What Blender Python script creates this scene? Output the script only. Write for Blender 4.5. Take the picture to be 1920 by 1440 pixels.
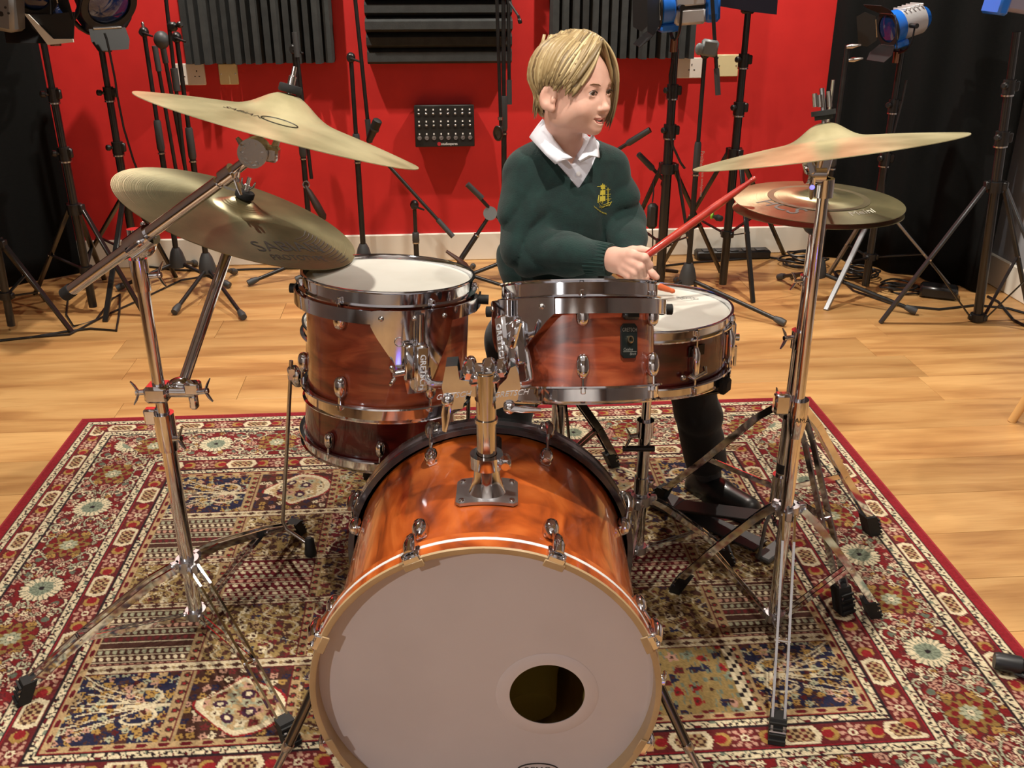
import bpy, math, random
import numpy as np
from mathutils import Vector, Matrix, Quaternion
R = math.radians
rnd = random.Random(7)
SC = bpy.context.scene
COL = SC.collection
for o in list(bpy.data.objects): bpy.data.objects.remove(o)

# ---------------------------------------------------------------- camera
CAM_H, PITCH, FPX = 1.33, R(24), 1800.0
cam = bpy.data.cameras.new('camera'); cam_ob = bpy.data.objects.new('camera', cam); COL.objects.link(cam_ob)
cam.sensor_width = 36.0; cam.lens = 36.0 * FPX / 1920.0; cam.clip_start = .02
cam_ob.location = (0, 0, CAM_H); cam_ob.rotation_euler = (math.pi / 2 - PITCH, 0, 0)
SC.camera = cam_ob
# ---------------------------------------------------------------- world, lamps, exposure
w = bpy.data.worlds.new('studio_air'); SC.world = w; w.use_nodes = True
w.node_tree.nodes['Background'].inputs[0].default_value = (.75, .8, .9, 1)
w.node_tree.nodes['Background'].inputs[1].default_value = .05
SC.view_settings.view_transform = 'Standard'; SC.view_settings.look = 'None'
SC.view_settings.gamma = 1; SC.view_settings.use_curve_mapping = False
SC.view_settings.exposure = -0.08
CEIL = 2.75
def lamp(name, kind, loc, power, col, aim=None, size=.05, cone=None, blend=.3, sy=None):
    d = bpy.data.lights.new(name, kind); d.energy = power; d.color = col
    if kind == 'SPOT':
        d.shadow_soft_size = size; d.spot_size = R(cone or 110); d.spot_blend = blend
    elif kind == 'AREA':
        d.size = size
        if sy: d.shape = 'RECTANGLE'; d.size_y = sy
    else: d.shadow_soft_size = size
    o = bpy.data.objects.new(name, d); COL.objects.link(o); o.location = loc
    v = Vector(aim) - Vector(loc) if aim else Vector((0, 0, -1))
    o.rotation_euler = v.to_track_quat('-Z', 'Y').to_euler()
    return o
WARM = (1, .80, .58)
NEUT = (1, .92, .80)
lamp('ceiling_or_fill_spot', 'SPOT', (-1.15, 3.66, 2.68), 205, NEUT, (-1.0, 4.3, .2), .025, 135)
lamp('ceiling_or_fill_spot', 'SPOT', (.85, 3.76, 2.68), 205, NEUT, (.8, 4.4, .2), .025, 135)
lamp('ceiling_or_fill_spot', 'SPOT', (-.95, 1.30, 2.68), 125, NEUT, (-.6, 1.9, .0), .03, 84)
lamp('ceiling_or_fill_spot', 'SPOT', (.55, 1.22, 2.68), 185, NEUT, (.2, 1.6, .0), .03, 84)
lamp('ceiling_or_fill_spot', 'SPOT', (1.9, 1.9, 2.68), 52, NEUT, (1.5, 2.4, .0), .03, 84)
lamp('wall_spot', 'SPOT', (-2.2, -1.9, 2.45), 185, (1, .97, .93), (-.1, 1.3, .3), .03, 36)
lamp('ceiling_or_fill_spot', 'SPOT', (.1, -1.3, 2.68), 170, NEUT, (.1, -1.55, 0), .03, 80)  # added behind the camera: brightens the floor that the chrome mirrors
lamp('ceiling_or_fill_spot', 'SPOT', (-.9, -1.55, 2.68), 85, NEUT, (-.8, -2.6, .9), .03, 110)  # added wash on the unseen front wall, for brighter hoop reflections
lamp('ceiling_or_fill_spot', 'SPOT', (.9, -1.55, 2.68), 85, NEUT, (.8, -2.6, .9), .03, 110)  # second added wash on the front wall, also for the hoops
lamp('ceiling_fill_light', 'AREA', (-.2, .6, 2.72), 10, (1, .97, .92), None, 3.2, sy=2.6)  # broad soft fill added overhead, not a known fitting
lamp('blue_glint_light', 'AREA', (.42, -.30, .16), .30, (.06, .09, 1), (.1, 1.5, .6), .16, sy=.06)  # added out of view to put blue glints in the chrome; guessed source

# ---------------------------------------------------------------- building helpers
def ray(u, v):
    x = (u - 960) / FPX; y = (720 - v) / FPX
    return Vector((x, math.cos(PITCH) + y * math.sin(PITCH), -math.sin(PITCH) + y * math.cos(PITCH)))
def at(u, v, Y):            # the point seen at (u, v) that stands Y metres into the room
    r = ray(u, v); t = Y / r.y
    return Vector((r.x * t, Y, CAM_H + r.z * t))
def flo(u, v, z=0.0):       # the point of the floor (or of the height z) seen at (u, v)
    r = ray(u, v); t = (z - CAM_H) / r.z
    return Vector((r.x * t, r.y * t, z))
V = lambda *a: Vector(a)
def frame(d, up=None):      # rotation whose z axis is d
    d = Vector(d).normalized(); up = Vector(up or (0, 0, 1))
    if abs(d.dot(up)) > .999: up = Vector((0, 1, 0))
    x = up.cross(d).normalized(); y = d.cross(x)
    return Matrix((x, y, d)).transposed()
ROOT = {}
class MB:
    def __init__(s): s.v = []; s.f = []; s.x = None
    def add(s, vs, fs):
        n = len(s.v)
        if s.x is not None: vs = [s.x @ Vector(q) for q in vs]
        s.v += [tuple(q) for q in vs]; s.f += [tuple(i + n for i in q) for q in fs]
        return s
    def box(s, c, size, rot=None, b=0.0):
        hx, hy, hz = [q / 2 for q in size]; c = Vector(c); rot = rot or Matrix.Identity(3)
        b = min(b, hx * .95, hy * .95, hz * .95)
        if b <= 0:
            P = [(x, y, z) for x in (-hx, hx) for y in (-hy, hy) for z in (-hz, hz)]
            F = [(0, 1, 3, 2), (4, 6, 7, 5), (0, 4, 5, 1), (2, 3, 7, 6), (0, 2, 6, 4), (1, 5, 7, 3)]
        else:
            P = []; idx = {}
            for sx in (-1, 1):
                for sy in (-1, 1):
                    for sz in (-1, 1):
                        idx[sx, sy, sz] = len(P)
                        P += [(sx * hx, sy * (hy - b), sz * (hz - b)), (sx * (hx - b), sy * hy, sz * (hz - b)), (sx * (hx - b), sy * (hy - b), sz * hz)]
            F = []
            for a in range(3):
                for sg in (-1, 1):
                    q = []
                    for (p, r) in ((-1, -1), (1, -1), (1, 1), (-1, 1)):
                        k = [0, 0, 0]; k[a] = sg; k[(a + 1) % 3] = p; k[(a + 2) % 3] = r
                        q.append(idx[tuple(k)] + a)
                    F.append(tuple(q if sg > 0 else q[::-1]))
            for a in range(3):
                b1, b2 = (a + 1) % 3, (a + 2) % 3
                for p in (-1, 1):
                    for r in (-1, 1):
                        k0 = [0] * 3; k1 = [0] * 3
                        k0[a] = -1; k1[a] = 1
                        for k in (k0, k1): k[b1] = p; k[b2] = r
                        i0, i1 = idx[tuple(k0)], idx[tuple(k1)]
                        q = (i0 + b1, i1 + b1, i1 + b2, i0 + b2)
                        F.append(q if p * r < 0 else q[::-1])
            for k, i in idx.items():
                F.append((i, i + 1, i + 2) if k[0] * k[1] * k[2] > 0 else (i + 2, i + 1, i))
        return s.add([c + rot @ Vector(q) for q in P], F)
    def tube(s, pts, r, n=12, caps=True, flat=1.0, up=None):
        pts = [Vector(p) for p in pts]; m = len(pts)
        rs = list(r) if hasattr(r, '__len__') else [r] * m
        T = []
        for i in range(m):
            a = pts[max(0, i - 1)]; b = pts[min(m - 1, i + 1)]
            T.append((b - a).normalized())
        M0 = frame(T[0], up); X = M0.col[0].copy(); vs = []; fs = []
        for i in range(m):
            if i: X = (X - T[i] * X.dot(T[i])).normalized()
            Y = T[i].cross(X)
            for k in range(n):
                a = 2 * math.pi * k / n
                vs.append(pts[i] + (X * math.cos(a) + Y * math.sin(a) * flat) * rs[i])
        for i in range(m - 1):
            for k in range(n):
                k2 = (k + 1) % n
                fs.append((i * n + k, i * n + k2, (i + 1) * n + k2, (i + 1) * n + k))
        if caps: fs += [tuple(range(n))[::-1], tuple((m - 1) * n + k for k in range(n))]
        return s.add(vs, fs)
    def cyl(s, a, b, r, n=14, r2=None): return s.tube([a, b], [r, r if r2 is None else r2], n)
    def lathe(s, prof, c=(0, 0, 0), axis=(0, 0, 1), n=40, closed=False, M=None):
        M = M or frame(axis); c = Vector(c); vs = []; fs = []; m = len(prof)
        for (r, z) in prof:
            for k in range(n):
                a = 2 * math.pi * k / n
                vs.append(c + M @ Vector((r * math.cos(a), r * math.sin(a), z)))
        L = range(m if closed else m - 1)
        for i in L:
            j = (i + 1) % m
            for k in range(n):
                k2 = (k + 1) % n
                fs.append((i * n + k, i * n + k2, j * n + k2, j * n + k))
        if not closed:
            if prof[0][0] > 1e-6: fs.append(tuple(range(n))[::-1])
            if prof[-1][0] > 1e-6: fs.append(tuple((m - 1) * n + k for k in range(n)))
        return s.add(vs, fs)
    def ring(s, prof, c=(0, 0, 0), axis=(0, 0, 1), n=64, M=None): return s.lathe(prof, c, axis, n, True, M)
    def torus(s, c, axis, RR, r, n=48, m=10, M=None):
        return s.lathe([(RR + r * math.cos(2 * math.pi * k / m), r * math.sin(2 * math.pi * k / m)) for k in range(m)], c, axis, n, True, M)
    def ball(s, c, r, n=14, M=None):
        if not hasattr(r, '__len__'): r = (r, r, r)
        c = Vector(c); M = M or Matrix.Identity(3); vs = []; fs = []; h = n // 2 + 1
        for i in range(h):
            t = math.pi * i / (h - 1)
            for k in range(n):
                a = 2 * math.pi * k / n
                vs.append(c + M @ Vector((r[0] * math.sin(t) * math.cos(a), r[1] * math.sin(t) * math.sin(a), -r[2] * math.cos(t))))
        for i in range(h - 1):
            for k in range(n):
                k2 = (k + 1) % n
                fs.append((i * n + k, i * n + k2, (i + 1) * n + k2, (i + 1) * n + k))
        return s.add(vs, fs)
    def prism(s, poly, t, c=(0, 0, 0), M=None, both=True):   # 2d outline in x,y of M, thickness t along z (centred)
        M = M or Matrix.Identity(3); c = Vector(c); n = len(poly)
        vs = [c + M @ Vector((x, y, -t / 2)) for x, y in poly] + [c + M @ Vector((x, y, t / 2)) for x, y in poly]
        fs = [tuple(range(n))[::-1], tuple(range(n, 2 * n))] + [(i, (i + 1) % n, (i + 1) % n + n, i + n) for i in range(n)]
        return s.add(vs, fs)
    def bar(s, a, b, w, t, up=(0, 0, 1), bev=.0):             # flat bar from a to b
        a, b = Vector(a), Vector(b); M = frame(b - a, up)
        return s.box((a + b) / 2, (w, t, (b - a).length), M, bev)
    def mesh(s, name, inv=None, smooth=42):
        me = bpy.data.meshes.new(name)
        vs = s.v
        if inv is not None: vs = [tuple(inv @ Vector(q)) for q in vs]
        me.from_pydata(vs, [], s.f); me.update()
        import bmesh
        bm = bmesh.new(); bm.from_mesh(me)
        bmesh.ops.remove_doubles(bm, verts=bm.verts, dist=1e-6)
        bmesh.ops.recalc_face_normals(bm, faces=bm.faces); bm.to_mesh(me); bm.free()
        if smooth:
            me.polygons.foreach_set('use_smooth', [True] * len(me.polygons))
            me.set_sharp_from_angle(angle=R(smooth))
        return me
    def build(s, name, m, parent=None, local=False, smooth=42, label=None):
        inv = None
        if parent is not None and not local:
            inv = ROOT[parent.name].inverted()
        me = s.mesh(name, inv, smooth)
        if m: me.materials.append(m)
        o = bpy.data.objects.new(name, me); COL.objects.link(o)
        if parent is not None:
            o.parent = parent; ROOT[o.name] = ROOT[parent.name]
        else: ROOT[o.name] = Matrix.Identity(4)
        if label: o['label'] = label
        return o
def tag(o, label, cat, group=None, kind=None):
    if label: o['label'] = label
    if cat: o['category'] = cat
    if group: o['group'] = group
    if kind: o['kind'] = kind
    return o
def thing(name, label, cat, loc=(0, 0, 0), rot=None, group=None):
    o = bpy.data.objects.new(name, None); COL.objects.link(o); o.empty_display_size = .05
    M = Matrix.Translation(Vector(loc)) @ (rot.to_4x4() if rot is not None else Matrix.Identity(4))
    o.matrix_world = M; ROOT[o.name] = M.copy()
    return tag(o, label, cat, group)
def dup(o, parent=None, rotz=None):         # a further part that shares its mesh, turned about the thing's own z axis
    c = o.copy(); COL.objects.link(c); c.parent = parent or o.parent
    if rotz is not None: c.rotation_euler = (0, 0, rotz)
    ROOT[c.name] = ROOT[o.name]
    for ch in [q for q in bpy.data.objects if q.parent == o]:
        d = ch.copy(); COL.objects.link(d); d.parent = c; ROOT[d.name] = ROOT[o.name]
    return c
def struct(name, mb, m, smooth=0):
    o = mb.build(name, m, None, smooth=smooth); o['kind'] = 'structure'; return o
def writing(mb, txt, size, fn, ex=0.0, align='CENTER', shear=0, sx=1.0):
    """letters as a mesh; fn maps the flat letter plane (x, y, depth) to the place"""
    cu = bpy.data.curves.new('letters', 'FONT'); cu.body = txt; cu.size = size; cu.extrude = ex
    cu.align_x = align; cu.align_y = 'CENTER'; cu.resolution_u = 3; cu.shear = shear
    o = bpy.data.objects.new('letters', cu); COL.objects.link(o)
    dg = bpy.context.evaluated_depsgraph_get(); me = bpy.data.meshes.new_from_object(o.evaluated_get(dg))
    mb.add([fn(v.co.x * sx, v.co.y, v.co.z) for v in me.vertices], [tuple(p.vertices) for p in me.polygons])
    bpy.data.objects.remove(o); bpy.data.curves.remove(cu); bpy.data.meshes.remove(me)
    return mb

# ---------------------------------------------------------------- materials
MATS = {}
def lin(c):
    return tuple((q / 12.92 if q <= .04045 else ((q + .055) / 1.055) ** 2.4) for q in [x / 255 for x in c])
def mat(name, col, rough=.5, metal=0.0, coat=0.0, spec=.5, noise=None, bump=None, sheen=0, coat_r=.08, sss=0, aniso=0, emit=None):
    if name in MATS: return MATS[name]
    m = bpy.data.materials.new(name); m.use_nodes = True; nt = m.node_tree; b = nt.nodes['Principled BSDF']
    c = lin(col)
    b.inputs['Base Color'].default_value = (*c, 1); b.inputs['Roughness'].default_value = rough
    b.inputs['Metallic'].default_value = metal; b.inputs['Coat Weight'].default_value = coat
    b.inputs['Coat Roughness'].default_value = coat_r; b.inputs['Specular IOR Level'].default_value = spec
    b.inputs['Sheen Weight'].default_value = sheen
    if sss: b.inputs['Subsurface Weight'].default_value = sss; b.inputs['Subsurface Radius'].default_value = (.012, .005, .003)
    if emit: b.inputs['Emission Color'].default_value = (*lin(emit[0]), 1); b.inputs['Emission Strength'].default_value = emit[1]
    tc = nt.nodes.new('ShaderNodeTexCoord')
    def nz(scale, det=4, map_=None):
        n = nt.nodes.new('ShaderNodeTexNoise'); n.inputs['Scale'].default_value = scale; n.inputs['Detail'].default_value = det
        if map_:
            mp = nt.nodes.new('ShaderNodeMapping'); mp.inputs['Scale'].default_value = map_
            nt.links.new(tc.outputs['Object'], mp.inputs[0]); nt.links.new(mp.outputs[0], n.inputs['Vector'])
        else: nt.links.new(tc.outputs['Object'], n.inputs['Vector'])
        return n
    if noise:      # (other colour, scale, stretch, lo, hi)
        c2, sc_, st, lo, hi = noise
        n = nz(sc_, 6, st); r = nt.nodes.new('ShaderNodeValToRGB')
        r.color_ramp.elements[0].position = lo; r.color_ramp.elements[1].position = hi
        r.color_ramp.elements[0].color = (*c, 1); r.color_ramp.elements[1].color = (*lin(c2), 1)
        nt.links.new(n.outputs['Fac'], r.inputs[0]); nt.links.new(r.outputs[0], b.inputs['Base Color'])
    if bump:       # (scale, stretch, strength, distance)
        n = nz(bump[0], 3, bump[1]); bp = nt.nodes.new('ShaderNodeBump'); bp.inputs['Strength'].default_value = bump[2]
        bp.inputs['Distance'].default_value = bump[3]
        nt.links.new(n.outputs['Fac'], bp.inputs['Height']); nt.links.new(bp.outputs[0], b.inputs['Normal'])
    MATS[name] = m; return m
CHROME = mat('chrome', (226, 227, 232), .08, 1, noise=((214, 215, 222), 40, None, .4, .7))
CHROME_DULL = mat('dull_chrome', (190, 188, 186), .22, 1, bump=(220, None, .08, .001))
DARKCHROME = mat('smoked_chrome', (120, 116, 112), .16, 1)
BLACK = mat('black_paint', (20, 20, 21), .38, 0, noise=((34, 33, 33), 30, None, .4, .7))
BLACKSAT = mat('black_satin_metal', (26, 26, 27), .28, 0, coat=.25)
GREYMETAL = mat('grey_leg_metal', (70, 73, 76), .34, .6)
RUBBER = mat('black_rubber', (17, 17, 17), .7, bump=(300, None, .3, .001))
DKGREY = mat('dark_grey_plastic', (58, 60, 62), .5)
MIDGREY = mat('mid_grey_plastic', (105, 110, 112), .45)
STEEL = mat('bright_steel', (200, 200, 200), .25, 1)
WHITE = mat('white_print', (235, 235, 232), .5)
OFFWHITE = mat('off_white_plastic', (222, 214, 190), .45)
# ================================================================ the room
WALL_A = R(4.6)
WA, WS = math.cos(WALL_A), math.sin(WALL_A)
WALL0 = V(-.153, 4.47, 0)                      # a point of the red wall's foot
def wpt(a, z, out=0.0):                        # along the red wall, height, distance in front of it
    return V(WALL0.x + a * WA + out * WS, WALL0.y + a * WS - out * WA, z)
WM = Matrix(((WA, 0, WS), (WS, 0, -WA), (0, 1, 0)))   # x along, y up, z out of the wall
def wuv(u, v, out=0.0):                        # pixel -> (along, height) on the wall plane (moved out)
    r = ray(u, v); n = V(WS, -WA, 0); t = (wpt(0, 0, out) - V(0, 0, CAM_H)).dot(n) / r.dot(n)
    p = V(0, 0, CAM_H) + r * t; d = p - wpt(0, 0, out)
    return d.x * WA + d.y * WS, p.z
M_RED = mat('red_wall_paint', (206, 36, 34), .62, noise=((196, 31, 30), 9, None, .3, .7), bump=(90, None, .12, .002))
M_SKIRT = mat('cream_skirting_paint', (236, 230, 216), .4)
M_GREYWALL = mat('grey_wall_paint', (150, 152, 158), .7)
M_PALE = mat('pale_wall_paint', (186, 184, 184), .8)
M_CEIL = mat('ceiling_paint', (176, 175, 174), .9)
M_SUB = mat('floor_gap', (70, 42, 20), .8)
# planks: rows run along the red wall
def plank_mat():
    m = bpy.data.materials.new('oak_plank'); m.use_nodes = True; nt = m.node_tree; b = nt.nodes['Principled BSDF']
    N = nt.nodes.new; L = nt.links.new
    tc = N('ShaderNodeTexCoord'); oi = N('ShaderNodeObjectInfo')
    off = N('ShaderNodeVectorMath'); off.operation = 'ADD'
    mul = N('ShaderNodeVectorMath'); mul.operation = 'SCALE'; mul.inputs['Scale'].default_value = 37.0
    cmb = N('ShaderNodeCombineXYZ')
    for i in range(3): L(oi.outputs['Random'], cmb.inputs[i])
    L(cmb.outputs[0], mul.inputs[0]); L(tc.outputs['Object'], off.inputs[0]); L(mul.outputs[0], off.inputs[1])
    mp = N('ShaderNodeMapping'); mp.inputs['Scale'].default_value = (1.1, 8, 1); L(off.outputs[0], mp.inputs[0])
    n1 = N('ShaderNodeTexNoise'); n1.inputs['Scale'].default_value = 1.6; n1.inputs['Detail'].default_value = 7; n1.inputs['Distortion'].default_value = .6
    L(mp.outputs[0], n1.inputs['Vector'])
    r1 = N('ShaderNodeValToRGB'); e = r1.color_ramp.elements
    e[0].position = .32; e[0].color = (*lin((166, 120, 73)), 1); e[1].position = .62; e[1].color = (*lin((204, 161, 105)), 1)
    k = r1.color_ramp.elements.new(.48); k.color = (*lin((190, 145, 91)), 1)
    L(n1.outputs['Fac'], r1.inputs[0])
    mp2 = N('ShaderNodeMapping'); mp2.inputs['Scale'].default_value = (3, 60, 1); L(off.outputs[0], mp2.inputs[0])
    n2 = N('ShaderNodeTexNoise'); n2.inputs['Scale'].default_value = 3; n2.inputs['Detail'].default_value = 5; L(mp2.outputs[0], n2.inputs['Vector'])
    n3 = N('ShaderNodeTexNoise'); n3.inputs['Scale'].default_value = 2.2; n3.inputs['Detail'].default_value = 3
    mp3 = N('ShaderNodeMapping'); mp3.inputs['Scale'].default_value = (1, 4, 1); L(off.outputs[0], mp3.inputs[0]); L(mp3.outputs[0], n3.inputs['Vector'])
    mx = N('ShaderNodeMix'); mx.data_type = 'RGBA'; mx.blend_type = 'MULTIPLY'; mx.inputs['Factor'].default_value = .35
    r2 = N('ShaderNodeValToRGB'); r2.color_ramp.elements[0].position = .3; r2.color_ramp.elements[0].color = (.70, .62, .54, 1); r2.color_ramp.elements[1].position = .6; r2.color_ramp.elements[1].color = (1, 1, 1, 1)
    L(n2.outputs['Fac'], r2.inputs[0]); L(r1.outputs[0], mx.inputs['A']); L(r2.outputs[0], mx.inputs['B'])
    hsv = N('ShaderNodeHueSaturation'); mr = N('ShaderNodeMapRange'); mr.inputs[3].default_value = .82; mr.inputs[4].default_value = 1.12
    L(oi.outputs['Random'], mr.inputs[0]); L(mr.outputs[0], hsv.inputs['Value']); L(mx.outputs['Result'], hsv.inputs['Color'])
    mx2 = N('ShaderNodeMix'); mx2.data_type = 'RGBA'; mx2.blend_type = 'MULTIPLY'; mx2.inputs['Factor'].default_value = .5
    r3 = N('ShaderNodeValToRGB'); r3.color_ramp.elements[0].position = .3; r3.color_ramp.elements[0].color = (.7, .62, .55, 1); r3.color_ramp.elements[1].position = .55; r3.color_ramp.elements[1].color = (1, 1, 1, 1)
    L(n3.outputs['Fac'], r3.inputs[0]); L(hsv.outputs[0], mx2.inputs['A']); L(r3.outputs[0], mx2.inputs['B'])
    L(mx2.outputs['Result'], b.inputs['Base Color'])
    b.inputs['Roughness'].default_value = .34; b.inputs['Specular IOR Level'].default_value = .4
    bp = N('ShaderNodeBump'); bp.inputs['Strength'].default_value = .06; bp.inputs['Distance'].default_value = .002
    L(n2.outputs['Fac'], bp.inputs['Height']); L(bp.outputs[0], b.inputs['Normal'])
    return m
M_PLANK = plank_mat()
fl = struct('floor', MB().box((0, 1.1, -.03), (7.2, 7.6, .044)), M_SUB)
PW = .192
row0 = WALL0.copy()
meshes = {}
rows = 36
for i in range(rows):
    out = i * PW + .005
    a = -3.15 - rnd.random() * 1.1
    while a < 3.0:
        ln = rnd.choice((1.18, 1.18, 1.5, .86))
        if i < 17 or a + ln > 1.0 or a < -1.0 or True:
            key = ln
            if key not in meshes:
                me = MB().box((ln / 2, -PW / 2, -.004), (ln - .0012, PW - .0012, .008), None, .0008).mesh('plank', None, 0)
                me.materials.append(M_PLANK); meshes[key] = me
            p = wpt(a, 0, out)
            # skip what lies wholly behind walls
            if -3.6 < p.x + ln / 2 < 3.0 and (i < 23 or -1.6 < p.x + ln / 2 < 1.6):
                o = bpy.data.objects.new('plank', meshes[key]); COL.objects.link(o)
                o.parent = fl; o.location = (p.x, p.y, 0); o.rotation_euler = (0, 0, WALL_A)
        a += ln
struct('wall_back', MB().box(wpt(0, 1.4, -.05), (7.4, 2.9, .1), WM), M_RED)
struct('baseboard_back', MB().box(wpt(0, .066, .009), (7.0, .132, .018), WM, .004), M_SKIRT)
# side walls, square to the red wall
def sidewall(name, a, m, sgn):
    return struct(name, MB().box(wpt(a + sgn * .05, 1.4, 3.3), (.1, 2.9, 7.0), WM), m)
sidewall('wall_right', 2.25, M_GREYWALL, 1)
struct('baseboard_right', MB().box(wpt(2.241, .066, 3.3), (.018, .132, 7.0), WM, .004), M_SKIRT)
sidewall('wall_left', -3.3, M_PALE, -1)
struct('wall_front', MB().box(V(0, -2.6, 1.4), (7.4, .1, 2.9)), M_PALE)
struct('ceiling', MB().box(V(0, 1.1, CEIL + .05), (7.6, 7.8, .1)), M_CEIL)

# foam panels
M_FOAM = mat('charcoal_foam', (50, 52, 52), .9, noise=((41, 43, 43), 25, None, .35, .65), bump=(420, None, .5, .002))
M_FOAMB = mat('foam_backing', (22, 22, 23), .95)
def foam(label, u0, u1, v1, vert, prof_n, seed):
    out = .012
    a0, z0 = wuv(u0, v1, .06); a1, _ = wuv(u1, v1, .06)
    H_ = 1.56; wdt = a1 - a0
    t = thing('acoustic_foam_panel', label, 'acoustic panel', wpt((a0 + a1) / 2, z0, out), None, 'acoustic foam panels on the red wall')
    MB().box(wpt((a0 + a1) / 2, z0 + H_ / 2, .018), (wdt - .004, H_ - .004, .034), WM).build('backing', M_FOAMB, t, smooth=0)
    rr = random.Random(seed); L = wdt if vert else H_
    n = prof_n; step = L / n
    for i in range(n):
        d = rr.choice((.05, .05, .064, .078, .092)) if vert else (.05, .062, .09, .07, .085, .05, .04, .088, .06, .085, .05, .08)[i % 12]
        # a wedge strip: flat foot, sloped flanks and a narrow flat ridge
        w_ = step * .97; top = w_ * (.62 if d < .06 else .5)
        sec = [(-w_ / 2, 0), (w_ / 2, 0), (w_ / 2, d * .35), (top / 2, d), (-top / 2, d), (-w_ / 2, d * .35)]
        mb = MB()
        if vert:
            c = wpt(a0 + (i + .5) * step, z0 + H_ / 2, .034)
            M = Matrix((WM.col[0], WM.col[2], -WM.col[1])).transposed()
            mb.prism(sec, H_, c, M)
        else:
            c = wpt((a0 + a1) / 2, z0 + (i + .5) * step, .034)
            M = Matrix((WM.col[1], WM.col[2], WM.col[0])).transposed()
            mb.prism(sec, wdt, c, M)
        mb.build('foam_strip', M_FOAM, t, smooth=0)
foam('charcoal foam panel with upright ridges above the two left wall plates', 348, 628, 119, True, 15, 3)
foam('charcoal foam panel with level ridges, centre of the red wall above the stage box', 690, 959, 121, False, 24, 5)
foam('charcoal foam panel with upright ridges behind the boy at right', 1031, 1300, 110, True, 15, 8)

# wall plates
M_PLATE = mat('white_wall_plate', (228, 222, 214), .35)
M_PLATEY = mat('aged_cream_wall_plate', (226, 214, 168), .35)
M_HOLE = mat('socket_slot', (25, 22, 20), .8)
def plate(label, u0, v0, u1, v1, m, kind):
    a0, z1 = wuv(u0, v0); a1, z0 = wuv(u1, v1); c = wpt((a0 + a1) / 2, (z0 + z1) / 2, .006)
    t = thing('wall_plate', label, 'wall plate', wpt((a0 + a1) / 2, (z0 + z1) / 2, 0))
    MB().box(c, (a1 - a0, z1 - z0, .012), WM, .003).build('faceplate', m, t)
    def slot(x, y, sx, sy): MB().box(c + WM @ V(x, y, .0062), (sx, sy, .002), WM).build('slot', M_HOLE, t)
    w_, h_ = a1 - a0, z1 - z0
    if kind == 'double':
        for s in (-1, 1):
            slot(s * w_ * .24, .014, .004, .008); slot(s * w_ * .24 - .009, -.008, .006, .004); slot(s * w_ * .24 + .009, -.008, .006, .004)
    elif kind == 'single':
        slot(.01, .014, .004, .009); slot(-.002, -.008, .007, .004); slot(.022, -.008, .007, .004)
    else:
        for s in (-1, 1): MB().lathe([(0, 0), (.003, 0), (.003, .002), (0, .003)], c + WM @ V(s * w_ * .38, 0, .006), WM.col[2], 10).build('screw', STEEL, t)
plate('white double wall plate left of the smaller cream plate under the foam', 325, 119, 388, 159, M_PLATE, 'double')
plate('small square cream wall plate right of the white double plate', 409, 119, 449, 158, M_PLATEY, 'blank')
plate('white single socket plate behind the boom stand right of the boy', 1265, 108, 1318, 146, M_PLATE, 'single')
plate('yellowed blank plate beside the right-hand socket on red wall', 1344, 102, 1382, 143, M_PLATEY, 'blank')

# stage box on the wall
def stagebox():
    a0, z1 = wuv(776, 199, .07); a1, z0 = wuv(890, 275, .07)
    cx, cz = (a0 + a1) / 2, (z0 + z1) / 2; w_, h_ = a1 - a0, z1 - z0
    t = thing('stage_box', 'black wall box with rows of silver connectors and red round emblem', 'connector box', wpt(cx, cz, 0))
    tilt = WM @ Matrix.Rotation(R(-6), 3, 'X')
    c = wpt(cx, cz, .045)
    MB().box(wpt(cx, cz, .03), (w_ * .96, h_ * .96, .06), WM, .004).build('box_body', BLACK, t)
    MB().box(c, (w_, h_, .05), tilt, .003).build('front_panel', mat('black_panel', (24, 23, 21), .45), t)
    f = .0255
    first = {}
    for r_ in range(3):
        for k in range(8):
            x = (-.425 + .85 * k / 7) * w_; y = (.30, .02, -.28)[r_] * h_
            p = c + tilt @ V(x, y, f)
            mb = MB().ring([(.0095, 0), (.0095, .004), (.0065, .004), (.0065, -.001)], p, tilt.col[2], 14)
            mb.lathe([(.0062, .0005), (0, .0012)], p, tilt.col[2], 12)
            o = mb.build('connector', STEEL if r_ == 2 else mat('black_connector', (62, 60, 58), .3, .7), t)
            MB().box(c + tilt @ V(x, y + .0165, f), (.006, .007, .002), tilt).build('number_tag', WHITE, t)
            if r_ < 2: MB().ball(c + tilt @ V(x, y - .001, f + .002), (.006, .0045, .002), 8, tilt).build('socket_face', STEEL, t)
    MB().lathe([(.0085, 0), (.0085, .002), (0, .002)], c + tilt @ V(-.10 * w_, -.43 * h_, f), tilt.col[2], 16).build('emblem', mat('crimson_print', (170, 28, 40), .5), t)
    mb = MB(); writing(mb, 'studiospares', .017, lambda x, y, z: c + tilt @ V(-.065 * w_ + x, -.43 * h_ + y, f + .0008), align='LEFT', sx=.85)
    mb.build('lettering', WHITE, t, smooth=0)
stagebox()

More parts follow.
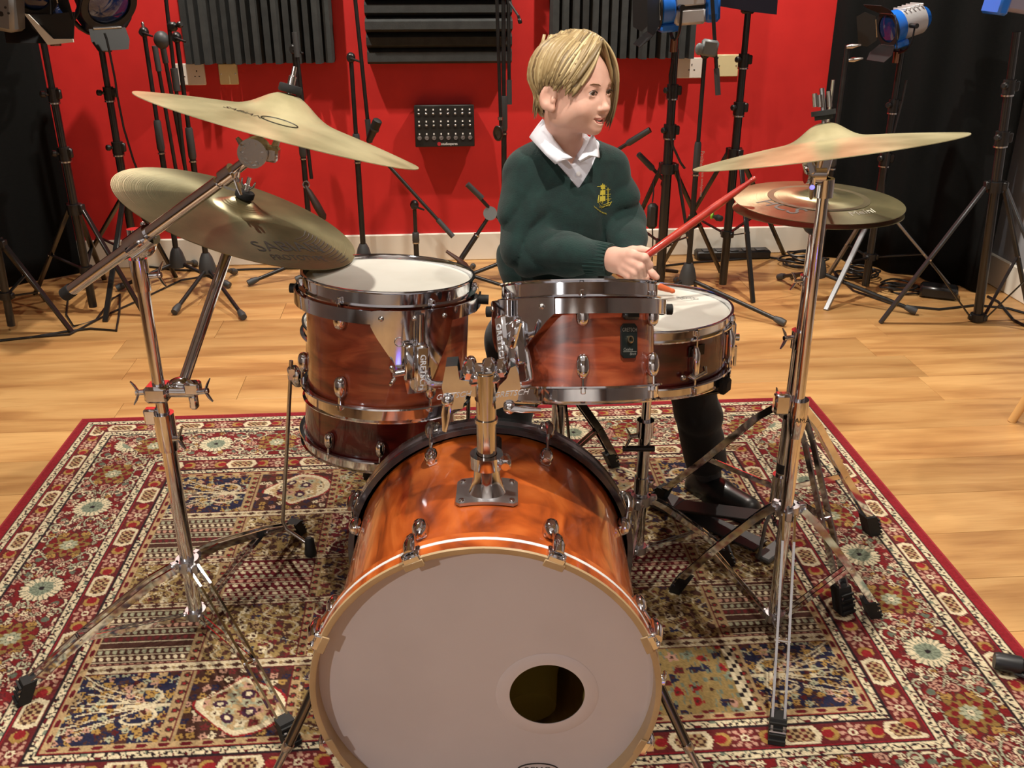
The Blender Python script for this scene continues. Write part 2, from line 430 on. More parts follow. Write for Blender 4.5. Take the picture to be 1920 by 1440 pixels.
# black drapes
M_DRAPE = mat('black_drape_cloth', (15, 16, 16), .95, noise=((20, 21, 21), 60, (1, 1, 8), .3, .7), sheen=.0, spec=.1)
def drape(name, label, p0, p1, h, amp, n):
    p0, p1 = V(*p0), V(*p1); d = p1 - p0; L = d.length; d.normalize(); nrm = V(-d.y, d.x, 0)
    mb = MB(); vs = []; fs = []; m = n * 8
    for i in range(m + 1):
        s = i / m
        for j in range(13):
            z = h * j / 12
            wob = amp * math.sin(2 * math.pi * n * s + .5 * math.sin(5 * s)) * (1 - .35 * j / 12)
            q = p0 + d * (s * L) + nrm * wob; vs.append((q.x, q.y, z + .004))
    for i in range(m):
        for j in range(12): fs.append((i * 13 + j, (i + 1) * 13 + j, (i + 1) * 13 + j + 1, i * 13 + j + 1))
    mb.add(vs, fs); o = mb.build(name, M_DRAPE, None, smooth=80)
    sol = o.modifiers.new('thickness', 'SOLIDIFY'); sol.thickness = .004
    return tag(o, label, 'drape')
# ================================================================ the rug: the woven pattern is painted knot by knot into a colour attribute
def make_rug():
    W_, H_, S = 2.34, 1.81, .003
    nx, ny = int(W_ / S), int(H_ / S)
    u = (np.arange(nx + 1) / nx * W_)[:, None] * np.ones((1, ny + 1)); v = np.ones((nx + 1, 1)) * (np.arange(ny + 1) / ny * H_)[None, :]
    C = lambda r, g, b: np.array(lin((r, g, b)))
    RED, RED2, MAR, CRE, BLK, NAV = C(146, 27, 39), C(150, 34, 38), C(112, 38, 40), C(230, 214, 178), C(42, 30, 34), C(38, 38, 66)
    GRN, OCH, TAN, PINK, DRED, BRN, SAGE = C(140, 150, 128), C(178, 140, 76), C(190, 160, 116), C(200, 152, 130), C(104, 22, 32), C(78, 46, 36), C(176, 176, 146)
    img = np.zeros((nx + 1, ny + 1, 3)); img[:] = RED
    def put(mask, c): img[mask] = c
    rs = np.random.RandomState(4)
    # fold into one quadrant: t = distance to the nearest edge, s = running coordinate along that edge, measured from the middle
    du = np.minimum(u, W_ - u); dv = np.minimum(v, H_ - v)
    side = du < dv                                     # True: left/right edge
    t = np.minimum(du, dv)
    s = np.where(side, v - H_ / 2, u - W_ / 2)
    half = np.where(side, H_ / 2, W_ / 2)
    def band(a, b): return (t >= a) & (t < b)
    def guard(a, b):
        put(band(a - .004, b + .004), BLK); m = band(a, b); put(m, CRE)
        w = (s / .019 + .25 * np.sin(s * 211)) % 1.0; q = (t - a) / (b - a)
        put(m & (np.abs(q - .5 - .28 * np.sin(2 * np.pi * w)) < .15 + .09 * np.sin(s * 523)) , BLK)
        put(m & (np.hypot((w - .25) * 1.3, (q - .75) * .9) < .17) & (((s / .019).astype(int) % 2) == 0), GRN * .8)
        put(m & (np.hypot((w - .75) * 1.3, (q - .25) * .9) < .15), DRED)
    def lozband(a, b, c0):
        m = band(a, b); put(m, c0); h = (b - a); q = (t - (a + b) / 2)
        P = .205; w = ((s + P / 2) % P) - P / 2
        # ochre buds, a small starry flower, then a lozenge with a chequered heart
        w2 = np.abs(w)
        put(m & (np.hypot((w2 - .060) / .016, q / (h * .34)) < 1), OCH)
        put(m & (np.hypot((w2 - .055) / .012, q / (h * .22)) < 1), RED2)
        w3 = P / 2 - w2; rr = np.hypot(w3, q); an = np.arctan2(q, w3)
        put(m & (rr < .021 + .007 * np.cos(8 * an)), PINK); put(m & (rr < .017 + .006 * np.cos(8 * an + np.pi)), MAR); put(m & (rr < .009), CRE); put(m & (rr < .004), MAR)
        put(m & (w3 < .031) & (np.abs(np.abs(q) - h * .33) < h * .06) & (((w3 / .006).astype(int) % 2) == 0), PINK)
        hx = .043; sh = np.maximum(np.abs(q) / (h * .42), (w2 + np.abs(q) * .45) / hx)
        put(m & (sh < 1), CRE); put(m & (sh < .72), TAN)
        ck = (((w / .0075 + 100).astype(int) + (q / .0075 + 100).astype(int)) % 2) == 0
        put(m & (sh < .74) & ck, BRN); put(m & (sh < .74) & ck & (((w / .015 + 100).astype(int) % 2) == 0), MAR * .8)
    put(band(0, .030), RED)
    guard(.033, .050); lozband(.056, .100, MAR * .85); guard(.105, .126)
    # main red border
    m = band(.130, .283); put(m, RED2 * .66)
    P = .357; q = t - .206
    # curling vines: closed rings and hooks of cream and green with dark hearts
    P2 = P / 2
    w = ((s + P / 2) % P) - P / 2                      # 0 at a cream rosette, +-P/2 at an ochre star
    aw = np.abs(w); aq = np.abs(q)
    for cx_, cy_, r_, col, wd in ((.060, .052, .022, CRE, .004), (.118, .050, .022, CRE, .004), (.088, .020, .013, PINK, .0045), (.062, .016, .009, CRE, .004), (.092, .062, .012, SAGE, .004), (.030, .066, .010, PINK, .004), (.150, .066, .010, CRE, .004), (.108, .000, .010, PINK, .004), (.076, .040, .010, CRE, .004), (.130, .028, .009, OCH, .006)):
        d = np.hypot(aw - cx_, aq - cy_); an = np.arctan2(aq - cy_, aw - cx_)
        put(m & (np.abs(d - r_) < wd * .8 + .0022) & (an > -2.2), BLK * .6 + MAR * .5)
        put(m & (np.abs(d - r_) < wd * .62) & (an > -2.2), col)
        put(m & (d < r_ * .42), GRN * .5 if col is CRE else col)
    vine = aq - (.030 + .026 * np.cos(2 * np.pi * aw / P2 + .6))
    put(m & (np.abs(vine) < .0042) & (aw > .04), MAR * .5); put(m & (np.abs(vine) < .0024) & (aw > .04), SAGE)
    # scattered florets
    for k in range(760):
        ss = rs.uniform(-1.15, 1.15); tt = rs.uniform(.136, .277); r_ = rs.uniform(.0040, .0078); cc = (CRE, PINK, PINK, SAGE, MAR, OCH, CRE)[rs.randint(7)]
        d0 = abs(((ss + P / 2) % P) - P / 2)
        if np.hypot(d0, tt - .206) < .050 or np.hypot(P / 2 - d0, tt - .206) < .052: continue
        for sd in (0, 1):
            for fl_ in (0, 1):
                if sd == 0: bx = (W_ / 2 + ss, tt if fl_ == 0 else H_ - tt)
                else: bx = (tt if fl_ == 0 else W_ - tt, H_ / 2 + ss)
                i0, j0 = int(bx[0] / S), int(bx[1] / S); n_ = int(.011 / S) + 1
                i1, i2, j1, j2 = max(i0 - n_, 0), min(i0 + n_, nx), max(j0 - n_, 0), min(j0 + n_, ny)
                if i1 >= i2 or j1 >= j2: continue
                sl = (slice(i1, i2), slice(j1, j2)); d = np.hypot(u[sl] - bx[0], v[sl] - bx[1]); an = np.arctan2(u[sl] - bx[0], v[sl] - bx[1])
                ok = m[sl] & (side[sl] == bool(sd)); sub = img[sl]
                sub[ok & (d < r_ * (1 + .35 * np.cos(5 * an)) + .002)] = MAR * .55
                sub[ok & (d < r_ * (1 + .35 * np.cos(5 * an)))] = cc
                sub[ok & (d < r_ * .38)] = DRED
    rr = np.hypot(w, q) * (1.24 + .05 * np.sin(s * 400)); an = np.arctan2(q, w)
    put(m & (rr < .060 + .003 * np.cos(22 * an)), BLK * .7); put(m & (rr < .057 + .003 * np.cos(22 * an)), CRE)
    put(m & (rr > .036) & (rr < .055) & (np.cos(22 * an) < -.72), GRN * .55)
    put(m & (rr < .034 + .002 * np.cos(22 * an)), GRN); put(m & (rr < .030) & (np.cos(11 * an + 60 * rr) > .55), GRN * .55); put(m & (rr < .008), BLK)
    w2 = P / 2 - aw; rr = np.hypot(w2, q) * 1.30; an = np.arctan2(q, w2)
    put(m & (rr < .060 + .013 * np.cos(8 * an)), BRN); put(m & (rr < .056 + .013 * np.cos(8 * an)), OCH * .62)
    pet = (np.abs(((an * 8 / (2 * np.pi)) % 1) - .5) > .24)
    put(m & (rr > .029) & (rr < .052) & pet & (np.abs(rr - .040) < .009), RED2 * .62)
    put(m & (rr < .027 + .004 * np.cos(8 * an)), SAGE); put(m & (rr < .025) & (np.abs(np.cos(4 * an)) < .3), GRN * .45); put(m & (rr < .010), CRE); put(m & (rr < .004), BLK)
    guard(.287, .305); lozband(.311, .362, MAR * .85); guard(.367, .384)
    m = band(.388, .405); put(m, TAN); q = (t - .3965); w = ((s + .02) % .04) - .02
    put(m & (np.hypot(w / .011, q / .0052) < 1), DRED); put(band(.386, .3885) | band(.403, .4055), RED2 * .8)
    # ------------------------------------------------ the field of garden compartments
    f = t >= .405; put(f, TAN * .8)
    X = np.abs(u - W_ / 2); Y = v - H_ / 2; AY = np.abs(Y)
    XS = [(.0, .16), (.18, .33), (.35, .545), (.575, .765)]          # columns from the middle outwards
    YS = [(.0, .075), (.095, .28), (.31, .50)]                        # rows from the middle outwards
    def cell(x0, x1, y0, y1): return f & (X >= x0) & (X < x1) & (AY >= y0) & (AY < y1)
    hsh = lambda a, b: np.abs(np.sin(a * 127.1 + b * 311.7) * 43758.5) % 1
    def blobs(m, sc_, cols, thr=.40, jit=.3):
        gx = np.floor(X / sc_); gy = np.floor(v / sc_); h1 = hsh(gx, gy); h2 = hsh(gx + 9, gy + 3); h3 = hsh(gx + 2, gy + 7)
        d = np.hypot(X / sc_ - gx - .5 - jit * (h1 - .5), v / sc_ - gy - .5 - jit * (h2 - .5)); an = np.arctan2(v / sc_ - gy - .5, X / sc_ - gx - .5)
        d = d * (1 + .28 * np.cos(5 * an + 6 * h3))
        k = (h3 * len(cols)).astype(int).clip(0, len(cols) - 1)
        mm = m & (d < thr)
        img[mm] = np.array(cols)[k[mm]]
        put(m & (d < thr * .35), BRN)
    def tree(m, xc, yc):
        x = (AY - yc) * 1.15; y = (X - xc) * .80 - .012
        put(m, NAV * .9); blobs(m, .030, [OCH, TAN, PINK, SAGE, NAV, BRN, OCH, SAGE], .36, .5); blobs(m, .019, [NAV, MAR * .6, OCH, NAV, TAN], .30, .6)
        for k in range(9):
            br = (k - 4) * .018
            path = x - (br * np.clip((y + .085) / .11, 0, 1.7) ** 1.4 + .005 * np.sin(46 * y + 2 * k)); ok = m & (y > -.08 + .010 * abs(k - 4)) & (y < .075 - .012 * (k % 3))
            put(ok & (np.abs(path) < .0042), BRN); put(ok & (np.abs(path) < .0024), CRE * .9)
        blobs(m & (np.abs(y) < .08), .026, [OCH, SAGE, TAN, PINK, NAV], .27, .7)
        for sg in (-1, 1):
            d = np.hypot(x - sg * .030, y + .045); an = np.arctan2(y + .045, (x - sg * .030) * sg); put(m & (np.abs(d - .026) < .0028) & (an < 1.2), CRE * .9)
        put(m & (np.abs(x) < .005) & (y < -.02), CRE * .9)
    def boteh(m, xc, yc):
        x = X - xc; y = (AY - yc); taper = np.clip(1.25 - (x + .085) / .17, .12, 1); y = y / np.where(x > -.01, np.clip(taper * 1.25, .12, 1), 1)
        put(m, BRN * .9); blobs(m, .022, [OCH, PINK, CRE, MAR, NAV], .34, .5)
        L_ = np.hypot((x + .01) / .082, (y - .02) / .066); L2 = np.maximum(np.abs(x) / .075, np.abs(y) / (.07 * np.clip(1 - np.abs(x) / .11, .1, 1)))
        sh = np.minimum(L_, L2)
        put(m & (sh < 1.12), RED2); put(m & (sh < 1.05), CRE); put(m & (sh < .86), TAN)
        g = m & (sh < .84); blobs(g, .026, [PINK, SAGE, CRE, MAR, CRE], .40, .3)
        for (a, b) in ((-.03, .03), (.01, .05), (.03, .005), (-.02, -.02)):
            d = np.hypot(x - a, y - b); put(g & (d < .014), NAV * .7 + MAR * .3); put(g & (d < .0065), CRE)
    def rows_(m, cols, bg, p=.020, dx=.013):
        put(m, bg); r_ = np.floor(v / p); w = (X + .5 * dx * (r_ % 2)) / dx; qx = w - np.floor(w) - .5; qy = v / p - r_ - .5
        k = (r_ % len(cols)).astype(int)
        mm = m & (np.hypot(qx * 1.1, qy * 1.25 + .3 * qx) < .36); img[mm] = np.array(cols)[k[mm]]
        put(m & (np.abs(qy) > .44), CRE * .8)
    def scatter(m, bg, cols, sc_=.030): put(m, bg); blobs(m, sc_, cols, .40, .7); blobs(m, sc_ * .55, [cols[0], bg, BRN, cols[-1], bg, TAN], .36, .8); put(m & (np.abs(((X + v) / .055 + .35 * np.sin(v * 95)) % 1 - .5) < .05), CRE * .7)
    OCHF = C(160, 134, 84)
    for ci, (x0, x1) in enumerate(XS):
        for ri, (y0, y1) in enumerate(YS):
            m = cell(x0, x1, y0, y1); xc, yc = (x0 + x1) / 2, (y0 + y1) / 2
            if ri == 2 and ci == 3: tree(m, xc, yc)
            elif ri == 2 and ci == 2: boteh(m, xc, yc)
            elif ri == 2: scatter(m, OCHF, [NAV, MAR, SAGE, BRN, OCHF, RED2], .028)
            elif ri == 1 and ci == 3: rows_(m, [SAGE, CRE, PINK, SAGE * .9, MAR, BRN], BRN, .021, .015)
            elif ri == 1 and ci == 2: scatter(m, OCHF, [BRN, NAV, MAR, CRE, BRN], .026)
            elif ri == 1 and ci == 1: scatter(m, DRED, [CRE, PINK, SAGE, NAV, OCH], .026)
            elif ri == 1: scatter(m, NAV, [OCH, MAR, CRE, PINK, SAGE], .03)
            elif ri == 0 and ci == 3: scatter(m, OCHF, [BRN, OCHF, BRN, MAR, CRE], .020)
            elif ri == 0 and ci == 2: rows_(m, [CRE, CRE, SAGE, PINK, CRE], DRED, .017, .019)
            else: scatter(m, OCHF, [MAR, NAV, CRE, BRN], .03)
    m = f & (X < .545) & (X > .34) & (u > W_ / 2) & (Y > .31) & (Y < .5)      # the ochre vase panel lies on one side only
    put(m, OCHF); blobs(m, .034, [MAR, RED2, NAV, GRN, OCHF, PINK], .34, .7); put(m & (hsh(np.floor(X / .004), np.floor(v / .012)) > .86), GRN * .7)
    m = f & (u > W_ / 2) & (X > .535) & (X < .560) & (Y > .30); put(m, CRE); put(m & (((v / .012).astype(int) + (X / .008).astype(int)) % 3 == 0), BLK)
    # the dotted tan bars between the compartments
    bx = np.zeros_like(f)
    for a, b in ((.16, .18), (.33, .35), (.550, .572)): bx |= (X >= a) & (X < b)
    m = f & bx & (AY < .5)
    if True:
        mm = m & ~((u > W_ / 2) & (X > .52) & (Y > .30) & (X < .56)); put(mm, TAN * .9)
        for a, b in ((.16, .18), (.33, .35), (.550, .572)):
            xc = (a + b) / 2; w = ((v + .0125) % .025) - .0125; d = np.hypot(X - xc, w); put(mm & (d < .0075), BRN); put(mm & (d < .003), RED2); put(mm & (np.abs(np.abs(X - xc) - .0102) < .0016), DRED)
    for a, b in ((.075, .095), (.28, .31)):
        m = f & (AY >= a) & (AY < b); yc = (a + b) / 2; put(m, CRE * .82 + TAN * .1); w = ((X + .018) % .036) - .018
        put(m & (np.abs(w) * .55 + np.abs(AY - yc) < .0072), BRN); put(m & (np.abs(np.abs(AY - yc) - (b - a) / 2) < .0026), DRED * .9); put(m & (np.hypot(np.abs(w) - .018, AY - yc) < .0042), TAN * .7)
    # knots: each a little lighter or darker than the next
    img *= rs.uniform(.54, .82, img.shape[:2])[..., None]
    # geometry
    th = R(4.07); e1 = np.array([math.cos(th), math.sin(th)]); e2 = np.array([math.sin(th), -math.cos(th)])
    o0 = np.array([-1.35, 2.711]) - .0 * e1
    xy = o0 + u[..., None] * e1 + v[..., None] * e2
    # worn pile: the wool stands a few tenths of a millimetre higher or lower
    z = .0050 + rs.uniform(-.0006, .0006, u.shape)
    edge = t < .004; z[edge] = .002
    co = np.dstack([xy, z]).reshape(-1, 3)
    base = thing('rug', 'red patterned rug with flower borders lying under the drum kit', 'rug', (0, 1.8, 0))
    me = bpy.data.meshes.new('pile')
    iy = np.arange(ny); ix = np.arange(nx); a = (ix[:, None] * (ny + 1) + iy[None, :]).ravel()
    quad = np.stack([a, a + 1, a + ny + 2, a + ny + 1], 1)
    me.vertices.add(len(co)); me.vertices.foreach_set('co', (co - np.array([0, 1.8, 0])).astype('f').ravel())
    me.loops.add(quad.size); me.loops.foreach_set('vertex_index', quad.astype('i').ravel())
    me.polygons.add(len(quad)); me.polygons.foreach_set('loop_start', (np.arange(len(quad)) * 4).astype('i')); me.update()
    ca = me.color_attributes.new('weave', 'FLOAT_COLOR', 'POINT')
    ca.data.foreach_set('color', np.concatenate([img.reshape(-1, 3), np.ones((len(co), 1))], 1).astype('f').ravel())
    m_ = bpy.data.materials.new('woven_wool'); m_.use_nodes = True; nt = m_.node_tree; b = nt.nodes['Principled BSDF']
    at_ = nt.nodes.new('ShaderNodeAttribute'); at_.attribute_name = 'weave'; nt.links.new(at_.outputs['Color'], b.inputs['Base Color'])
    b.inputs['Roughness'].default_value = .95; b.inputs['Specular IOR Level'].default_value = .12; b.inputs['Sheen Weight'].default_value = .08
    me.materials.append(m_)
    o = bpy.data.objects.new('pile', me); COL.objects.link(o); o.parent = base; o['kind'] = 'stuff'
    # bound edge and backing
    P_ = [tuple(o0), tuple(o0 + W_ * e1), tuple(o0 + W_ * e1 + H_ * e2), tuple(o0 + H_ * e2)]
    mb = MB(); mb.prism([(x, y) for x, y in P_], .0030, (0, 0, .0020)); mb.build('backing', mat('rug_backing', (140, 26, 36), .95), base, smooth=0)
make_rug()
# ================================================================ the drums
def lacquer(name, c1, c2, c3, stretch, scale=3.0):
    m = bpy.data.materials.new(name); m.use_nodes = True; nt = m.node_tree; b = nt.nodes['Principled BSDF']
    N = nt.nodes.new; L = nt.links.new
    tc = N('ShaderNodeTexCoord'); mp = N('ShaderNodeMapping'); mp.inputs['Scale'].default_value = stretch; L(tc.outputs['Object'], mp.inputs[0])
    n = N('ShaderNodeTexNoise'); n.inputs['Scale'].default_value = scale; n.inputs['Detail'].default_value = 8; n.inputs['Distortion'].default_value = 1.4; L(mp.outputs[0], n.inputs['Vector'])
    r = N('ShaderNodeValToRGB'); e = r.color_ramp.elements
    e[0].position = .30; e[0].color = (*lin(c1), 1); e[1].position = .66; e[1].color = (*lin(c3), 1); k = e.new(.48); k.color = (*lin(c2), 1)
    L(n.outputs['Fac'], r.inputs[0])
    n2 = N('ShaderNodeTexNoise'); n2.inputs['Scale'].default_value = 5; n2.inputs['Detail'].default_value = 3; L(tc.outputs['Object'], n2.inputs['Vector'])
    r2 = N('ShaderNodeValToRGB'); r2.color_ramp.elements[0].position = .36; r2.color_ramp.elements[0].color = (.66, .58, .55, 1); r2.color_ramp.elements[1].position = .58; r2.color_ramp.elements[1].color = (1, 1, 1, 1)
    L(n2.outputs['Fac'], r2.inputs[0])
    mx = N('ShaderNodeMix'); mx.data_type = 'RGBA'; mx.blend_type = 'MULTIPLY'; mx.inputs['Factor'].default_value = .8
    L(r.outputs[0], mx.inputs['A']); L(r2.outputs[0], mx.inputs['B']); L(mx.outputs['Result'], b.inputs['Base Color'])
    b.inputs['Roughness'].default_value = .32; b.inputs['Coat Weight'].default_value = .9; b.inputs['Coat Roughness'].default_value = .05
    return m
M_BASS = lacquer('amber_maple_lacquer', (112, 44, 14), (184, 86, 30), (214, 114, 50), (2.2, 9, 2.2))
M_TOM = lacquer('walnut_red_lacquer', (84, 32, 18), (136, 58, 32), (164, 84, 50), (2.2, 2.2, 9))
M_SNARE = lacquer('dark_red_lacquer', (52, 10, 8), (82, 18, 12), (104, 28, 18), (2.2, 2.2, 9))
M_HEADW = mat('coated_white_head', (226, 226, 218), .55, noise=((200, 198, 186), 6, None, .35, .7), bump=(600, None, .1, .0005))
M_HEADG = mat('grey_film_head', (216, 207, 208), .42, noise=((209, 200, 201), 4, None, .4, .6))
def translucent(m, f):
    nt = m.node_tree; b = nt.nodes['Principled BSDF']; o = nt.nodes['Material Output']; t = nt.nodes.new('ShaderNodeBsdfTranslucent'); x = nt.nodes.new('ShaderNodeMixShader')
    t.inputs['Color'].default_value = (.62, .56, .48, 1); x.inputs[0].default_value = f
    nt.links.new(b.outputs[0], x.inputs[1]); nt.links.new(t.outputs[0], x.inputs[2]); nt.links.new(x.outputs[0], o.inputs['Surface'])
translucent(M_HEADG, .14); translucent(M_HEADW, .18)
M_HOOPW = mat('bare_maple_hoop', (188, 160, 120), .4, coat=.4, noise=((170, 142, 104), 12, (1, 1, 1), .35, .7))
M_INLAY = mat('white_inlay', (236, 236, 236), .25, coat=.5)
M_INSIDE = mat('drum_inside_wood', (186, 156, 90), .7, noise=((164, 134, 72), 8, (6, 1, 1), .35, .65))
M_DHOOP = mat('grey_lacquer_hoop', (72, 66, 70), .22, .4, coat=.8)

def lug_mb(Rs, z, up, rod_z, s=1.0):
    """bullet lug on a shell of radius Rs at height z, tension rod to rod_z (drum frame, azimuth 0)"""
    lug = MB()
    prof = [(0, .020), (.004, .0195), (.0075, .0165), (.0105, .010), (.0115, .002), (.0112, -.008), (.009, -.0155), (.005, -.0195), (0, -.0205)]
    M = Matrix(((1, 0, 0), (0, 1, 0), (0, 0, 1 if up else -1)))
    lug.lathe([(r * s, q * s) for r, q in prof], (Rs + .008 * s, 0, z), (0, 0, 1 if up else -1), 14)
    lug.box((Rs + .003, 0, z), (.010, .016 * s, .030 * s), None, .003)
    rod = MB(); rx = Rs + .010
    rod.cyl((rx, 0, z + (.015 if up else -.015)), (rx, 0, rod_z), .0027, 8)
    rod.box((rx, 0, rod_z + (.004 if up else -.004)), (.008, .008, .011), None, .0015)
    rod.lathe([(0, 0), (.0066, 0), (.0066, .0025), (0, .0025)], (rx, 0, rod_z - .001), (0, 0, 1), 10)
    return lug, rod

def flange_hoop(mb, Rh, z0, z1):
    """steel hoop: rolled lip at z1 (outer end), flat wall, flange at z0"""
    sg = 1 if z1 > z0 else -1
    mb.ring([(Rh, z0), (Rh + .009, z0), (Rh + .010, z0 + sg * .003), (Rh + .0025, z0 + sg * .005), (Rh + .0025, z1 - sg * .004), (Rh + .0065, z1 - sg * .001), (Rh + .006, z1 + sg * .0012), (Rh + .001, z1 + sg * .001), (Rh - .0005, z1 - sg * .004)], n=72)

def drum(name, label, top, n, h, Rd, wood, lugs_az, group=None, hoop_h=.028, single_lug=False, head=M_HEADW, cat='drum', spin=0.0):
    """top: centre of the upper rim; n: axis; local frame: z up the axis, origin at the lower rim"""
    n = Vector(n).normalized(); Mx = frame(n, (0, -1, 0)); 
    # local x to the viewer's right
    x = V(1, 0, 0); x = (x - n * x.dot(n)).normalized(); y = n.cross(x); Mx = Matrix((x, y, n)).transposed()
    t = thing(name, label, cat, Vector(top) - n * h, Mx, group)
    Rs = Rd - .010; z0, z1 = hoop_h * .62, h - hoop_h * .62
    MB().lathe([(Rs, z0), (Rs, z1)], n=72).build('shell', wood, t, local=True)
    mb = MB(); flange_hoop(mb, Rd - .006, h - hoop_h, h); mb.build('top_hoop', CHROME, t, local=True)
    mb = MB(); flange_hoop(mb, Rd - .006, hoop_h, 0); mb.build('bottom_hoop', CHROME, t, local=True)
    MB().lathe([(Rd - .0068, z1 + .004), (Rd - .010, h - .008), (Rd - .016, h - .0075), (0, h - .0075)], n=64).build('batter_head', head, t, local=True)
    MB().lathe([(0, .0075), (Rd - .012, .0075), (Rd - .0068, z0)], n=64).build('resonant_head', M_HEADG, t, local=True)
    if single_lug:
        zc = h / 2; lug = MB(); lug.tube([(Rs + .007, 0, zc - .036), (Rs + .010, 0, zc - .02), (Rs + .010, 0, zc + .02), (Rs + .007, 0, zc + .036)], [.004, .0085, .0085, .004], 12)
        lug.box((Rs + .003, 0, zc), (.010, .012, .058), None, .003)
        rod = MB(); rx = Rs + .010
        rod.cyl((rx, 0, .012), (rx, 0, h - .012), .0026, 8)
        for zz in (.010, h - .010): rod.box((rx, 0, zz), (.0085, .0085, .014), None, .0015)
        defs = [(lug, rod)]
    else:
        defs = [lug_mb(Rs, h - hoop_h - .026, True, h - hoop_h + .003), lug_mb(Rs, hoop_h + .032, False, hoop_h - .003)]
    for lug, rod in defs:
        lo = lug.build('lug', CHROME, t, local=True); ro = rod.build('tension_rod', CHROME, lo, local=True)
        lo.rotation_euler = (0, 0, lugs_az[0])
        for a in lugs_az[1:]: dup(lo, t, a)
    return t, Rs
def az(*d): return [R(q) for q in d]
def curved_plate(mb, cols, Rr, th=.003):
    """cols: (azimuth, z_low, z_high) from left to right; a sheet bent round radius Rr"""
    vs = []; fs = []; n = len(cols)
    for rr in (Rr, Rr + th):
        for a, zl, zh in cols:
            vs += [(rr * math.cos(a), rr * math.sin(a), zl), (rr * math.cos(a), rr * math.sin(a), zh)]
    o = 2 * n
    for i in range(n - 1):
        p = 2 * i; fs += [(p, p + 1, p + 3, p + 2), (o + p, o + p + 2, o + p + 3, o + p + 1), (p, p + 2, o + p + 2, o + p), (p + 1, o + p + 1, o + p + 3, p + 3)]
    fs += [(0, o, o + 1, 1), (o - 2, o - 1, 2 * o - 1, 2 * o - 2)]
    return mb.add(vs, fs)
def interp(keys, n):
    out = []
    for i in range(n + 1):
        x = keys[0][0] + (keys[-1][0] - keys[0][0]) * i / n
        for a, b in zip(keys, keys[1:]):
            if a[0] <= x <= b[0] + 1e-9:
                k = (x - a[0]) / max(1e-9, b[0] - a[0]); out.append((R(x), a[1] + (b[1] - a[1]) * k, a[2] + (b[2] - a[2]) * k)); break
    return out

M_LET = mat('bright_lettering', (214, 216, 220), .45, .3)
# ---- left rack tom
LT_N = V(.05, .085, 1).normalized(); LT_TOP = V(-.232, 1.735, .788); LT_H, LT_R = .242, .163
LT, LT_RS = drum('rack_tom', 'larger red wood rack tom under the brass ride cymbal, left of the post', LT_TOP, LT_N, LT_H, LT_R, M_TOM, az(-115, -55, 5, 65, 125, 185), 'rack toms on the bass drum', cat='drum')
def rim_mount(t, Rr, h, a0, a1, zt, plate, clamp_az, mark):
    mb = MB(); curved_plate(mb, interp([(a0, zt - .024, zt), (a1, zt - .024, zt)], 40), Rr, .0035); mb.build('suspension_band', CHROME, t, local=True)
    mb = MB(); curved_plate(mb, interp(plate, 28), Rr + .004, .003)
    pl = mb.build('mount_plate', CHROME, t, local=True)
    for k, f in enumerate((.12, .5, .88)):
        a = R(plate[0][0] + (plate[-1][0] - plate[0][0]) * f); d = V(math.cos(a), math.sin(a), 0)
        MB().lathe([(0, .004), (.003, .0034), (.005, .001), (.0052, 0)], d * (Rr + .007) + V(0, 0, zt - .012), d, 12).build('rivet', CHROME_DULL, pl, local=True)
    for a in (a0 + 2, a1 - 2):
        d = V(math.cos(R(a)), math.sin(R(a)), 0)
        MB().cyl(d * (Rr - .014) + V(0, 0, zt - .014), d * (Rr + .018) + V(0, 0, zt - .014), .0095, 12).build('rubber_grommet', RUBBER, t, local=True)
    return pl
h = LT_H
rim_mount(LT, .172, h, -187, 2, h - .030, [(-93, h - .057, h - .030), (-90, h - .075, h - .028), (-74, h - .150, h - .028), (-72, h - .180, h - .028), (-60, h - .180, h - .028), (-56, h - .150, h - .028), (-46, h - .085, h - .028), (-44, h - .054, h - .028)], 0, '')
def dirz(a): return V(math.cos(R(a)), math.sin(R(a)), 0)
d = dirz(-66); tn = V(-d.y, d.x, 0); CM = Matrix((tn, V(0, 0, 1), d)).transposed()
mb = MB(); mb.box(d * .190 + V(0, 0, h - .128), (.027, .088, .028), CM, .005); mb.box(d * .186 + tn * -.021 + V(0, 0, h - .118), (.018, .066, .020), CM, .004)
mb.cyl(d * .186 + V(0, 0, h - .09), d * .186 + V(0, 0, h - .032), .0065, 12)
cl = mb.build('mount_clamp', CHROME, LT, local=True)
mb = MB(); writing(mb, 'GRETSCH', .0150, lambda x, y, z: d * (.2045 + z) + tn * y + V(0, 0, h - .133 - x), .0006); mb.build('raised_lettering', M_LET, cl, local=True, smooth=0)
mb = MB(); mb.cyl(d * .19 + tn * -.03 + V(0, 0, h - .135), d * .19 + tn * -.052 + V(0, 0, h - .137), .006, 10)
for s_ in (-1, 1): mb.box(d * .196 + tn * -.052 + V(0, 0, h - .137 + s_ * .011), (.008, .018, .007), CM @ Matrix.Rotation(s_ * .5, 3, 'Z'), .003)
mb.build('wing_nut', CHROME, cl, local=True)
def engrave_g(t, Rr, a, z, s_):
    Rr -= .0006; pts = []
    for k in range(22):
        q = R(40) + k / 21 * R(300); pts.append((s_ * math.cos(q), s_ * math.sin(q)))
    pts += [(s_ * .3, 0)]
    mb = MB(); mb.tube([((Rr) * math.cos(R(a) + x / Rr), Rr * math.sin(R(a) + x / Rr), z + y) for x, y in pts], .0009, 5)
    mb.build('engraved_letter', CHROME_DULL, t, local=True)
engrave_g(LT, .1795, -77, h - .083, .008)

